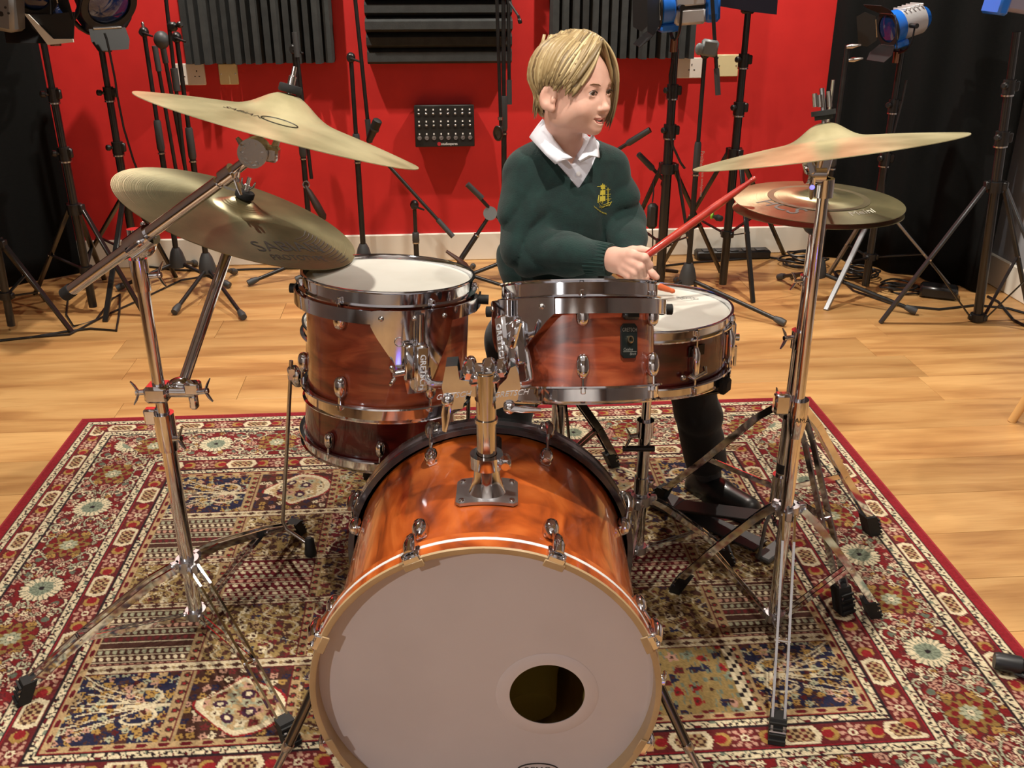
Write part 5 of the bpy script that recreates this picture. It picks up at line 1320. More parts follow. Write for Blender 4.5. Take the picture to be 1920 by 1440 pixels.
thumb = ([a3(1160, 478, 1.965), a3(1186, 470, 1.960), a3(1202, 469, 1.955), a3(1220, 471, 1.948)], [.0135, .0098, .0090, .0068])
hand_r = hand(wr, pal, fing, thumb)
lo = N3(a3(1128, 540, 1.95)) - .03; hi = N3(a3(1225, 455, 1.95)) + .03; lo[1] = 1.86; hi[1] = 2.02
HRP = vol('hand', hand_r, lo, hi, .0021, None, None)
GL = a3(1196, 524, 2.03); SLD = (TIP_L - GL).normalized(); sd = V(-.25, -.95, .1); upv = V(0, 0, 1)
pc_ = GL + V(-.012, .014, .022)
wrl = (W_L + V(-.004, .012, .02), W_L.lerp(pc_, .5))
pal = [(W_L.lerp(pc_, .4), pc_ + V(.012, -.012, .004), .018, .015), (W_L.lerp(pc_, .4) + V(-.014, 0, 0), pc_ + V(-.010, -.012, .002), .017, .014)]
fing = []
for k in range(4):
    b_ = pc_ + V(.020 - .013 * k, -.016, .000); fing.append(([b_, b_ + V(.004, -.024, -.010), b_ + V(.004, -.022, -.030), b_ + V(.002, -.002, -.034)], [.0094 - .0005 * k, .0088 - .0006 * k, .008 - .0006 * k, .007 - .0005 * k]))
thumb = ([pc_ + V(.014, .014, .006), pc_ + V(.032, .004, -.002), pc_ + V(.044, -.006, -.012), pc_ + V(.054, -.010, -.018)], [.0125, .0098, .009, .007])
hand_l = hand(wrl, pal, fing, thumb)
c0 = N3(pc_); HLP = vol('hand', hand_l, c0 - N3((.07, .08, .075)), c0 + N3((.085, .09, .09)), .0024, None, None)
# ---- trunk and limbs under the clothes (slimmer than them)
def trunk(P):
    d = sd_ell(P, N3(tw(0, -.005, -.10)), (.115, .075, .13), TMn)
    d = smin(d, sd_cap(P, N3(tw(0, 0, -.16)), N3(PEL), .085, .095), .04)
    for a, b, c in ((S_R, E_R, W_R), (S_L, E_L, W_L)): d = smin(d, sd_chain(P, [N3(a), N3(b), N3(c)], [.036, .030, .021], .02), .03)
    for s_, k, a in ((-1, K_R, A_R), (1, K_L, A_L)):
        h0 = PEL + TL * (s_ * .055); d = smin(d, sd_chain(P, [N3(h0), N3(k), N3(a)], [.058, .042, .026], .02), .03)
    return d
TRP = vol('trunk', trunk, (-.16, 1.80, .05), (.62, 2.46, 1.0), .011, None, None)
BOY = grid_obj('person', [HEADP, HRP, HLP, TRP], M_SKIN, None)
ROOT['person'] = Matrix.Identity(4)
tag(BOY, 'boy in a green school jumper on the stool, smiling sideways, holding red drumsticks', 'person')
def bo(mb, name, m, smooth=50): return mb.build(name, m, BOY, smooth=smooth)
# eyes, brows, lips, teeth
M_EYEW = mat('eye_white', (196, 184, 178), .2, coat=.5); M_IRIS = mat('brown_iris', (64, 44, 30), .15, coat=.8)
for e in EYE:
    c = hw(*e); mb = MB(); mb.ball(c, .0119 * HS, 20); ey = bo(mb, 'eye', M_EYEW)
    gz = (HM @ V(.12, 1, -.08)).normalized(); mb = MB(); mb.lathe([(.0074 * HS, .0094 * HS), (.0052 * HS, .0110 * HS), (.003 * HS, .0118 * HS), (0, .0121 * HS)], c, gz, 18); ir = mb.build('iris', M_IRIS, ey)
    mb = MB(); mb.tube([hw(e[0] + q, e[1] + .0136 - .26 * abs(q) ** 1.15, e[2] + .0058 * (1 - (q / .0135) ** 2)) for q in np.linspace(-.0125, .0125, 9)], .0014, 5); mb.build('eyelash', mat('dark_lash', (60, 42, 30), .7), ey)
for s_ in (-1, 1):
    mb = MB(); mb.tube([hw(s_ * x, y, z) for x, y, z in ((.012, .0920, .0325), (.022, .0918, .0365), (.034, .0872, .0378), (.046, .0775, .0340))], [.0016, .0030, .0026, .0010], 6, flat=.5); bo(mb, 'eyebrow', mat('brow_hair', (118, 86, 60), .8))
mb = MB(); mb.tube([hw(*q) for q in ((-.0270, .0775, -.0335), (-.010, .0915, -.0405), (0, .0945, -.0398), (.010, .0915, -.0405), (.0270, .0775, -.0335))], [.0008, .0027, .0028, .0027, .0008], 8, flat=.7)
mb.tube([hw(*q) for q in ((-.0258, .0772, -.0345), (-.009, .0895, -.0480), (0, .0915, -.0495), (.009, .0895, -.0480), (.0258, .0772, -.0345))], [.0008, .0030, .0034, .0030, .0008], 8, flat=.75); bo(mb, 'lips', M_LIP)
mb = MB(); 
for k in range(-3, 4): mb.box(hw(k * .0048, .0885 - .00022 * (k * 2.4) ** 2, -.0440 + .0001 * k * k * 4), (.0046, .003, .0052), HM @ Matrix.Rotation(-k * .14, 3, 'Z'), .001)
bo(mb, 'teeth', M_TEETH)
mb = MB(); mb.tube([hw(*q) for q in ((-.019, .0745, -.0385), (0, .0850, -.0458), (.019, .0745, -.0385))], [.002, .0055, .002], 8); bo(mb, 'mouth_inside', mat('mouth_dark', (70, 22, 20), .7))
# ---- hair: a cap and many flat locks
HC = V(0, -.006, .046); HR = (.0800, .0980, .0845)
def onhead(p, mn=1.0):
    q = V((p.x - HC.x) / HR[0], (p.y - HC.y) / HR[1], (p.z - HC.z) / HR[2]) if p.z > HC.z else V((p.x - HC.x) / HR[0], (p.y - HC.y) / HR[1], (p.z - HC.z) / HR[2] * .30)
    l = q.length; mn = mn * (1 - .44 * min(1, max(0, (HC.z - .015 - p.z) / .10)))
    if l < mn:
        k = mn / max(l, 1e-4); return V(HC.x + (p.x - HC.x) * k, HC.y + (p.y - HC.y) * k, HC.z + (p.z - HC.z) * (k if p.z > HC.z else 1))
    return p
hv = []; hf = []; hs = []
def lock(pts, r0, shade, flat=.42):
    mb = MB(); n = len(pts); rs_ = [r0 * (.55 + .6 * math.sin(math.pi * min(1, .15 + .75 * i / (n - 1)))) * (1 if i < n - 1 else .18) for i in range(n)]
    nrm = pts[n // 2] - hw(*HC)
    mb.tube(pts, rs_, 6, True, flat, up=None)
    o_ = len(hv); hv.extend(mb.v); hf.extend(tuple(i + o_ for i in q) for q in mb.f); hs.extend([shade] * len(mb.v))
hr = random.Random(21)
def strand(p0, p1, bulge, r0, lift=1.0, n=11, mid=None):
    p0, p1 = V(*p0), V(*p1); out = []
    m_ = (p0 + p1) * .5 if mid is None else V(*mid)
    dirc = (m_ - HC); m_ = HC + dirc * (1 + bulge)
    for i in range(n):
        s_ = i / (n - 1); q = p0 * (1 - s_) ** 2 + m_ * 2 * s_ * (1 - s_) + p1 * s_ ** 2
        q = onhead(q, lift * (1 - .0 * s_)); out.append(hw(*q))
    lock(out, r0, min(1, max(0, hr.gauss(.52, .22))))
def partp(t): return onhead(V(-.004 + .010 * t, .078 - .130 * t, .106 + .04 * math.sin(math.pi * min(1, .2 + .6 * t))), 1.02)
J = lambda a: hr.gauss(0, a)
for layer in range(3):
    lf = 1.0 + .022 * layer
    for i in range(46):                                  # his right side: from the parting straight down to the ear and the nape
        t = min(1, max(0, (i + hr.random()) / 46)); p = partp(t); fr = t
        y1 = .060 - .138 * fr + J(.004); z1 = (.016 if fr < .16 else .026 if fr < .55 else .026 - .17 * (fr - .55)) + J(.006) + .007 * layer
        x1 = -HR[0] * (1.0 if fr < .55 else 1 - (fr - .55) * 1.3) * (1.0 if fr > .1 else .90)
        strand((p.x - .001 + J(.002), p.y + J(.004), p.z), (x1 + J(.002), y1, z1), .30, .0066, lf)
    for i in range(40):                                  # his left side
        t = (i + hr.random()) / 40; p = partp(t); y1 = .05 - .150 * t + J(.004); z1 = -.030 - .02 * t + J(.008)
        x1 = HR[0] * (1.02 if t < .6 else 1 - (t - .6) * 1.2)
        strand((p.x + .002, p.y + J(.004), p.z), (x1 + J(.003), y1, z1), .30, .0066, lf)
    for i in range(30):                                  # the back
        a = (i + hr.random()) / 30 * 2 - 1; strand((a * .02, -.048 + J(.008), .130), (a * .046 + J(.003), -.064 + .022 * a * a, -.052 + .012 * abs(a) + J(.006)), .34, .0068, lf)
    for i in range(24):                                  # the long fringe swept over his left brow down to the chin
        t = hr.random(); p = partp(hr.random() * .45); strand((p.x + .004, p.y, p.z + .002), (.058 + .014 * t + J(.002), .076 - .030 * t + J(.003), -.058 + .022 * t + J(.009)), .22, .0056, lf + .01, 13, (.050 + .016 * t, .096 - .020 * t, .070))
    for i in range(7):                                   # wisps by the right temple
        p = partp(.05 * i / 7); strand((p.x - .003, p.y, p.z), (-.058 + J(.003) - .002 * i, .064 - .004 * i + J(.002), .030 + J(.006)), .16, .0050, lf, 11, (-.040, .088, .082))
for i in range(0):                                       # short crown hairs standing a little away
    a = hr.random() * 6.28; p = onhead(V(.045 * math.cos(a) * hr.random(), -.005 + .055 * math.sin(a) * hr.random(), .13), 1.03); strand(p, (p.x * 1.5 + J(.008), p.y * 1.3 - .006 + J(.008), p.z - .010 + J(.004)), .05, .0022, 1.03, 6)
def cap_fn(P):
    Q = ((P - N3(HO)) @ HMn).astype('f') / HS; d = sd_ell(Q, HC, (HR[0] - .003, HR[1] - .003, HR[2] - .002))
    d = smin(d, sd_cap(Q, (0, -.062, .03), (0, -.064, -.035), .040, .026), .02)
    d = smax(d, (Q[:, 1] - .052) * .9 + (Q[:, 2] - .088) * -.75, .006)             # the hairline of the forehead
    d = smax(d, -(Q[:, 2] - .022 + np.clip((-.028 - Q[:, 1]) * 3, 0, .12)), .004)  # over the ears
    return d
c0 = N3(HO); CAPP = vol('cap', cap_fn, c0 - N3((.125, .135, .12)), c0 + N3((.125, .125, .150)), .0045, None, None)
o_ = len(hv); hv.extend([tuple(q) for q in CAPP[0]]); hf.extend([tuple(int(i) + o_ for i in q) for q in CAPP[1]]); hs.extend([.25] * len(CAPP[0]))
me = bpy.data.meshes.new('hair'); me.from_pydata(hv, [], hf); me.update(); me.polygons.foreach_set('use_smooth', [True] * len(me.polygons)); me.materials.append(M_HAIR)
at_ = me.attributes.new('strand', 'FLOAT', 'POINT'); at_.data.foreach_set('value', hs)
HAIR = bpy.data.objects.new('hair', me); COL.objects.link(HAIR); HAIR.parent = BOY; ROOT['hair'] = Matrix.Identity(4)
# ---- jumper
def wrinkle(P, amp, f, d): return amp * (1 - 2 * np.abs(np.sin(.5 * (P @ N3(d) * f + 1.7 * np.sin(P[:, 0] * 31) + 1.3 * np.sin(P[:, 2] * 27)))) ** .8)
def jumper(P):
    Q = (P - N3(SHC)) @ TMn
    d = sd_ell(P, N3(tw(0, -.004, -.105)), (.132, .094, .150), TMn)
    d = smin(d, sd_cap(P, N3(tw(-.062, -.008, -.026)), N3(tw(.062, -.008, -.026)), .050, .050), .045)
    d = smin(d, sd_cap(P, N3(tw(0, -.012, -.16)), N3(tw(-.004, -.035, -.285)), .106, .118), .05)
    d = smin(d, sd_ell(P, N3(tw(-.06, -.075, -.25)), (.07, .06, .07), TMn), .05)
    s1 = sd_chain(P, [N3(S_R), N3(S_R.lerp(E_R, .55)), N3(E_R), N3(E_R.lerp(W_R, .5)), N3(W_R)], [.050, .051, .047, .042, .030], .02)
    s2 = sd_chain(P, [N3(S_L), N3(S_L.lerp(E_L, .55)), N3(E_L), N3(E_L.lerp(W_L, .5)), N3(W_L)], [.048, .047, .044, .038, .030], .02)
    s1 = s1 + wrinkle(P, .0075, 96, (.7, .2, -.6)) * np.clip(1 - np.linalg.norm(P - N3(E_R), axis=1) / .22, 0, 1)
    s2 = s2 + wrinkle(P, .0075, 110, (.2, .3, -.9)) * np.clip(1 - np.linalg.norm(P - N3(E_L), axis=1) / .18, 0, 1)
    d = smin(d, s1, .022); d = smin(d, s2, .022)
    d = d + wrinkle(P, .0045, 48, (.8, .0, .6)) * np.clip((-Q[:, 2] - .06) / .1, 0, 1) + .0012 * np.sin(P[:, 0] * 63 + P[:, 2] * 38)
    for w_, e_ in ((W_R, E_R), (W_L, E_L)):      # open cuffs
        u = (w_ - e_).normalized(); d = np.maximum(d, np.where(np.linalg.norm(P - N3(w_), axis=1) < .07, (P - N3(w_)) @ N3(u) + .006, -1))
    # neck hole and the V
    hole = sd_cap(P, N3(tw(0, -.014, .00)), N3(tw(0, -.006, .20)), .052, .075)
    vz = Q[:, 2] + .060; vee = np.maximum(np.abs(Q[:, 0] - .008) - vz * .80, -(Q[:, 1] - .0)) * .8
    d = smax(d, -np.minimum(hole, vee), .004)
    d = np.maximum(d, -(P[:, 2] - (PEL.z - .03)))
    return d
JP = vol('jumper', jumper, (-.14, 1.90, .50), (.36, 2.46, 1.0), .0042, None, None)
JUMP = grid_obj('jumper', [JP], M_WOOL, BOY)
def shirt(P):
    Q = (P - N3(SHC)) @ TMn
    d = sd_ell(P, N3(tw(0, -.006, -.105)), (.124, .088, .146), TMn)
    d = smin(d, sd_cap(P, N3(tw(-.06, -.010, -.020)), N3(tw(.06, -.010, -.020)), .046, .046), .045)
    d = smin(d, sd_cap(P, N3(tw(0, -.014, .0)), N3(tw(0, -.012, .045)), .050, .048), .02)
    d = d + wrinkle(P, .0012, 70, (.6, .2, .7))
    hole = sd_cap(P, N3(tw(0, -.010, .02)), N3(tw(0, -.006, .20)), .044, .052)
    vz = Q[:, 2] + .012; vee = np.maximum(np.abs(Q[:, 0]) - vz * .8, -(Q[:, 1] - .0)) * .8
    d = smax(d, -np.minimum(hole, vee), .003)
    return np.maximum(d, -(Q[:, 2] + .20))
SP = vol('shirt', shirt, N3(SHC) - N3((.2, .2, .22)), N3(SHC) + N3((.2, .2, .12)), .0045, None, None)
SHIRT = grid_obj('shirt', [SP], M_SHIRT, BOY)
# ---- trousers, socks, shoes
def trousers(P):
    d = sd_ell(P, N3(PEL + V(0, .0, -.005)), (.125, .112, .085), TMn); d0 = None
    for s_, k, a, rr in ((-1, K_R, A_R, [.074, .062, .050, .047]), (1, K_L, A_L, [.074, .062, .055, .054])):
        h0 = PEL + TL * (s_ * .060) + V(0, -.02, -.01)
        leg = sd_chain(P, [N3(h0), N3(k), N3(k.lerp(a, .55)), N3(k.lerp(a, .97))], rr, .02) + wrinkle(P, .0028, 60, (.4, .2, .9))
        u = (a - k).normalized(); leg = np.maximum(leg, np.where(np.linalg.norm(P - N3(a), axis=1) < .12, (P - N3(a)) @ N3(u) + .004, -1))
        d = smin(d, leg, .03)
    return d
TP = vol('trousers', trousers, (-.16, 1.78, .06), (.66, 2.46, .70), .0065, None, None)
grid_obj('trousers', [TP], M_TROU, BOY)
def shoe(A, toe, lift):
    A, toe = Vector(A), Vector(toe); f = V(toe.x - A.x, toe.y - A.y, toe.z - A.z + .0).normalized()
    f = (toe - V(A.x, A.y, A.z)).normalized(); sd = f.cross(V(0, 0, 1)).normalized(); up = sd.cross(f)
    M = Matrix((sd, f, up)).transposed(); o = A
    sole_z = -.072
    Mn = np.array(M, 'f')
    def fn(P):
        Q = (P - N3(o)) @ Mn
        d = sd_chain(Q, [(0, -.034, -.042), (0, .040, -.046), (0, .142, -.052)], [.040, .041, .036], .02)
        d = smin(d, sd_cap(Q, (0, -.012, -.03), (0, -.016, .010), .036, .033), .02)
        d = np.maximum(d, -(Q[:, 2] - sole_z))
        return d
    P_ = vol('shoe', fn, N3(o) - .2, N3(o) + .2, .0045, None, None); s_ = grid_obj('shoe', [P_], M_SHOE, BOY)
    out = [(x, y) for x, y in ((-.032, -.072), (.032, -.072), (.041, -.03), (.040, .06), (.046, .125), (.034, .170), (0, .184), (-.034, .170), (-.046, .125), (-.040, .06), (-.041, -.03))]
    MB().prism(out, .014, o + M @ V(0, 0, sole_z - .004), M).build('sole', mat('black_sole', (24, 23, 22), .7), s_)
    mb = MB()
    for k in range(4): mb.tube([o + M @ V(x, .035 + .016 * k, -.0085 - .0045 * k + zz) for x, zz in ((-.024, -.012), (-.012, -.001), (0, .003), (.012, -.001), (.024, -.012))], .0024, 6)
    mb.build('laces', BLACK, s_)
for A, toe, k in ((A_L, at(1440, 968, 2.075), K_L), (A_R, V(-.030, 1.78, .125), K_R)):
    sh_o = Vector(A) + (Vector(A) - Vector(k)).normalized() * .035
    f = (Vector(toe) - sh_o)
    shoe(sh_o, sh_o + V(f.x, f.y, f.z + .045).normalized(), 0)
    mb = MB(); u = (Vector(A) - Vector(k)).normalized(); mb.tube([Vector(A) - u * .06, Vector(A) - u * .02, Vector(A) - u * .006, Vector(A) + u * .008, Vector(A) + u * .05], [.034, .036, .0375, .036, .034], 20); mb.build('sock', M_SOCK, BOY)
# ---- collar, cuffs, welts, buttons and the stitched crest
from mathutils.bvhtree import BVHTree
def tree_of(o):
    return BVHTree.FromPolygons([v.co for v in o.data.vertices], [tuple(p.vertices) for p in o.data.polygons])
JT, STT = tree_of(JUMP), tree_of(SHIRT)
EYEP = V(0, 0, CAM_H)
def on(tr, u, v, off=.001):
    r = ray(u, v).normalized(); h_ = tr.ray_cast(EYEP, r)
    return (h_[0] - r * off) if h_[0] else None
def sheet(rows, th=.0028):
    """a soft sheet through rows of points"""
    n = len(rows[0]); vs = [p for r in rows for p in r]; fs = []
    for i in range(len(rows) - 1):
        for j in range(n - 1): fs.append((i * n + j, i * n + j + 1, (i + 1) * n + j + 1, (i + 1) * n + j))
    return vs, fs
def collar(name, top, bot, dt, db):
    rows = []
    for k in range(6):
        s_ = k / 5; row = []
        for (u0, v0, d0), (u1, v1, d1) in zip(top, bot):
            a, b = at(u0, v0, d0), at(u1, v1, d1); p = a.lerp(b, s_); p += V(0, -1, .4).normalized() * (.010 * math.sin(math.pi * s_)); row.append(p)
        rows.append(row)
    vs, fs = sheet(rows); o = MB().add(vs, fs).build(name, M_SHIRT, BOY, smooth=60)
    md = o.modifiers.new('thickness', 'SOLIDIFY'); md.thickness = .003
    return o
collar('shirt_collar', [(1018, 222, 2.185), (1026, 236, 2.150), (1040, 262, 2.118), (1058, 284, 2.100), (1072, 296, 2.094)], [(992, 257, 2.165), (1004, 270, 2.118), (1022, 290, 2.092), (1041, 308, 2.076), (1073, 297, 2.090)], 0, 0)
collar('shirt_collar', [(1110, 252, 2.135), (1104, 268, 2.118), (1096, 284, 2.106), (1088, 296, 2.098), (1085, 302, 2.094)], [(1117, 270, 2.140), (1121, 284, 2.122), (1123, 296, 2.106), (1112, 291, 2.096), (1086, 303, 2.090)], 0, 0)
for u, v in ((1084, 326),):
    p = on(STT, u, v, .001)
    if p:
        mb = MB(); mb.lathe([(.0052, 0), (.0055, .0015), (.004, .0018), (0, .0014)], p, (.2, -1, .2), 16); mb.build('button', mat('pearl_button', (236, 236, 240), .25), SHIRT)
M_GOLD = mat('gold_thread', (176, 160, 34), .55, sheen=.3)
def stitch(mb, pts, w_):
    P3 = [on(JT, u, v, .0012) for u, v in pts]; P3 = [p for p in P3 if p is not None]
    if len(P3) > 1: mb.tube(P3, w_, 5, flat=.5)
def sail(mb, poly):
    P3 = [on(JT, u, v, .0014) for u, v in poly]
    if all(p is not None for p in P3): mb.add(P3, [tuple(range(len(P3)))])
mb = MB()
sail(mb, [(1126, 347), (1134, 346), (1135, 354), (1127, 355)]); sail(mb, [(1126, 357), (1135, 356), (1135, 365), (1125, 366)]); sail(mb, [(1125, 368), (1135, 367), (1135, 377), (1124, 378)])
for q in ([(1120, 350), (1137, 349)], [(1130, 344), (1130, 380)], [(1140, 352), (1140, 381)], [(1136, 356), (1144, 355)], [(1136, 365), (1145, 364)], [(1136, 374), (1146, 373)], [(1120, 375), (1126, 387), (1142, 386), (1147, 378)], [(1120, 375), (1132, 384), (1146, 379)], [(1124, 388), (1128, 390), (1142, 383)], [(1123, 366), (1121, 380)], [(1138, 358), (1143, 358)], [(1138, 368), (1144, 368)], [(1138, 377), (1143, 376)]): stitch(mb, q, .0009)
for k in range(11):
    a = k / 10; u = 1114 + 22 * a; v = 386 + 13 * math.sin(a * 1.5); stitch(mb, [(u, v), (u + 1.2, v + 3.2)], .0008)
    if k % 2: stitch(mb, [(u, v + 1.5), (u + 1.8, v + 1.8)], .0007)
mb.build('stitched_crest', M_GOLD, JUMP, smooth=0)
# ribbed cuff of the near sleeve
mb = MB(); u = (W_R - E_R).normalized(); Mc = frame(u)
for k in range(26):
    a = 2 * math.pi * k / 26; dv = Mc @ V(math.cos(a), math.sin(a), 0); mb.tube([W_R - u * .056 + dv * .0355, W_R - u * .028 + dv * .0330, W_R - u * .007 + dv * .0315], .0036, 6)
mb.tube([W_R - u * .058, W_R - u * .03, W_R - u * .0065], [.0355, .0335, .0315], 26); mb.build('ribbed_cuff', M_RIB, JUMP)
# ---- the two red drumsticks
M_STICK = mat('red_lacquered_stick', (158, 34, 26), .42, coat=.25, noise=((182, 60, 42), 30, None, .4, .7)); M_STICK2 = mat('orange_worn_tip', (206, 100, 56), .5)
def stick(label, butt, tip, m):
    d = (Vector(tip) - Vector(butt)).normalized(); L = (Vector(tip) - Vector(butt)).length
    mb = MB(); mb.lathe([(0, 0), (.0055, .001), (.0078, .006), (.0082, .03), (.0082, L * .70), (.0066, L * .86), (.0046, L * .955), (.0040, L - .016), (.0056, L - .009), (.0056, L - .004), (.003, L), (0, L)], butt, d, 16)
    o = mb.build('drumstick', m, None); return tag(o, label, 'drumstick', 'red drumsticks in his hands')
stick('red drumstick held up in his near hand, pointing right', G_R - ST_D * .045, TIP_R, M_STICK)
stick('drumstick with an orange tip lying on the snare head by the smaller tom', GL - SLD * .05, TIP_L, M_STICK2)
# ================================================================ stage and microphone stands along the walls
def pipe(root, name, pts, r, m=BLACK, n=12, parent=None): return MB().tube(pts, r, n).build(name, m, parent or root)
def clamp_knob(root, p, d, r=.012, parent=None, m=BLACK):
    d = Vector(d).normalized(); mb = MB(); mb.cyl(p, p + d * .016, .006, 8); mb.lathe([(r * .7, 0), (r * 1.2, .004), (r * 1.2, .016), (r * .8, .020)], p + d * .010, d, 10); return mb.build('clamp_knob', m, parent or root)
def light_stand(label, base, top, hub_z, feet, r=.0165, brace=True, low_z=None, m=BLACKSAT, sections=3, leg_m=None, flat=True, name='light_stand'):
    """base/top points of the (slightly leaning) column, crown of the legs at hub_z, feet on the floor"""
    base, top = Vector(base), Vector(top); t = thing(name, label, 'light stand', base, None)
    P = lambda z: base.lerp(top, (z - base.z) / (top.z - base.z))
    zs = [max(base.z, .02)] + [hub_z + (top.z - hub_z) * k / sections for k in range(1, sections + 1)]
    for i in range(sections):
        rr = r * (1 - .14 * i); c = pipe(t, 'column_section', [P(zs[i] - (.05 if i else 0)), P(zs[i + 1])], rr, m, 16)
        if i < sections - 1:
            q = P(zs[i + 1]); mb = MB(); mb.ring([(rr + .006, -.028), (rr + .006, .022), (rr * .8, .022), (rr * .8, -.028)], q, top - base, 18); mb.box(q + V(rr + .008, -.004, 0), (.020, .018, .036), None, .004); mb.build('section_clamp', BLACK, c)
            mb = MB(); mb.ring([(rr + .0065, -.003), (rr + .0065, .003), (rr, .003), (rr, -.003)], q + V(0, 0, -.033), top - base, 18); mb.build('bright_ring', STEEL, c)
            clamp_knob(t, q + V(-.012, -.012, 0), (-.8, -.6, .1), .010, c)
    q = P(hub_z); mb = MB(); mb.ring([(r + .012, -.02), (r + .012, .02), (r, .02), (r, -.02)], q, top - base, 18)
    lz = low_z if low_z is not None else hub_z * .42; ql = P(lz)
    for f in feet:
        d = (V(f[0], f[1], 0) - V(q.x, q.y, 0)).normalized(); mb.box(q + d * (r + .016) + V(0, 0, .006), (.026, .030, .018), frame(d), .003)
    mb.build('leg_crown', BLACK, t)
    mb = MB(); mb.ring([(r + .010, -.014), (r + .010, .014), (r, .014), (r, -.014)], ql, top - base, 18)
    for f in feet:
        d = (V(f[0], f[1], 0) - V(q.x, q.y, 0)).normalized(); mb.box(ql + d * (r + .012), (.018, .022, .014), frame(d), .003)
    mb.build('brace_collar', BLACK, t)
    for f in feet:
        d = (V(f[0], f[1], 0) - V(q.x, q.y, 0)).normalized(); a = q + d * (r + .02); e = V(f[0], f[1], .012 if len(f) < 3 else f[2])
        lg = MB().bar(a, e, .022, .012, (0, 0, 1), .003).build('leg', leg_m or m, t) if flat else pipe(t, 'leg', [a, e], .0105, leg_m or m, 12)
        mid = a.lerp(e, .52); MB().bar(ql + d * (r + .012), mid, .012, .005, (0, 0, 1)).build('brace', BLACK, lg)
        MB().cyl(mid - V(-d.y, d.x, 0) * .013, mid + V(-d.y, d.x, 0) * .013, .004, 8).build('bolt', STEEL, lg)
    return t
def mic_base(t, base, z_hub, feet, m=BLACK, cone=True):
    b = Vector(base)
    if cone: MB().lathe([(.026, z_hub - .035), (.036, z_hub - .03), (.036, z_hub - .005), (.026, z_hub + .035), (.016, z_hub + .055)], (b.x, b.y, 0), (0, 0, 1), 20).build('hub', DKGREY, t)
    else: MB().lathe([(.022, z_hub - .03), (.024, z_hub + .02), (.014, z_hub + .04)], (b.x, b.y, 0), (0, 0, 1), 18).build('hub', m, t)
    for f in feet:
        e = V(f[0], f[1], .018); lg = pipe(t, 'leg', [V(b.x, b.y, z_hub - .01), e], .0085, m, 10)
        d = (e - V(b.x, b.y, z_hub)).normalized(); MB().tube([e - d * .035, e - d * .01, e + d * .012], [.011, .0155, .0135], 12).build('rubber_foot', DKGREY, lg)
def mic_stand(label, base, top, feet, z_hub=.10, boom=None, grip=None, r=.0095, m=BLACK, weight=False, cone=True, name='microphone_stand', clutch=True):
    base, top = Vector(base), Vector(top); t = thing(name, label, 'microphone stand', base)
    P = lambda k: base.lerp(top, k)
    pipe(t, 'lower_pole', [V(base.x, base.y, z_hub), P(.58)], r * 1.15, m, 14); pipe(t, 'upper_pole', [P(.55), top], r * .85, m, 14)
    MB().tube([P(.55), P(.56), P(.66), P(.67)], [r * 1.3, r * 1.55, r * 1.45, r * 1.2], 16).build('clutch_grip', DKGREY, t)
    MB().ring([(r * 1.55, -.003), (r * 1.55, .003), (r, .003), (r, -.003)], P(.54), top - base, 16).build('bright_ring', STEEL, t)
    if feet: mic_base(t, base, z_hub, feet, m, cone)
    if boom:
        a, b = Vector(boom[0]), Vector(boom[1]); bo = pipe(t, 'boom', [a, b], r * .75, m, 12)
        mb = MB(); mb.ball(top, (.019, .022, .022), 14); mb.cyl(top + V(0, -.026, 0), top + V(0, .022, 0), .013, 14); mb.tube([top + V(0, -.02, 0), top + V(.02, -.03, -.006), top + V(.045, -.036, -.014)], [.006, .005, .004], 8); mb.build('boom_swivel', m, t)
        d = (b - a).normalized(); MB().tube([a - d * .012, a + d * .085], r * 1.1, 14).build('boom_grip', DKGREY, bo)
        if weight: MB().ball(a, (.030, .030, .034), 16).build('counterweight', DKGREY, bo)
    return t
YW = lambda x: WALL0.y + (x - WALL0.x) * math.tan(WALL_A)      # depth of the red wall at x
def at_floor_up(u0, v0, u1, v1, dz=None):
    b = flo(u0, v0); return b, at(u1, v1, b.y)

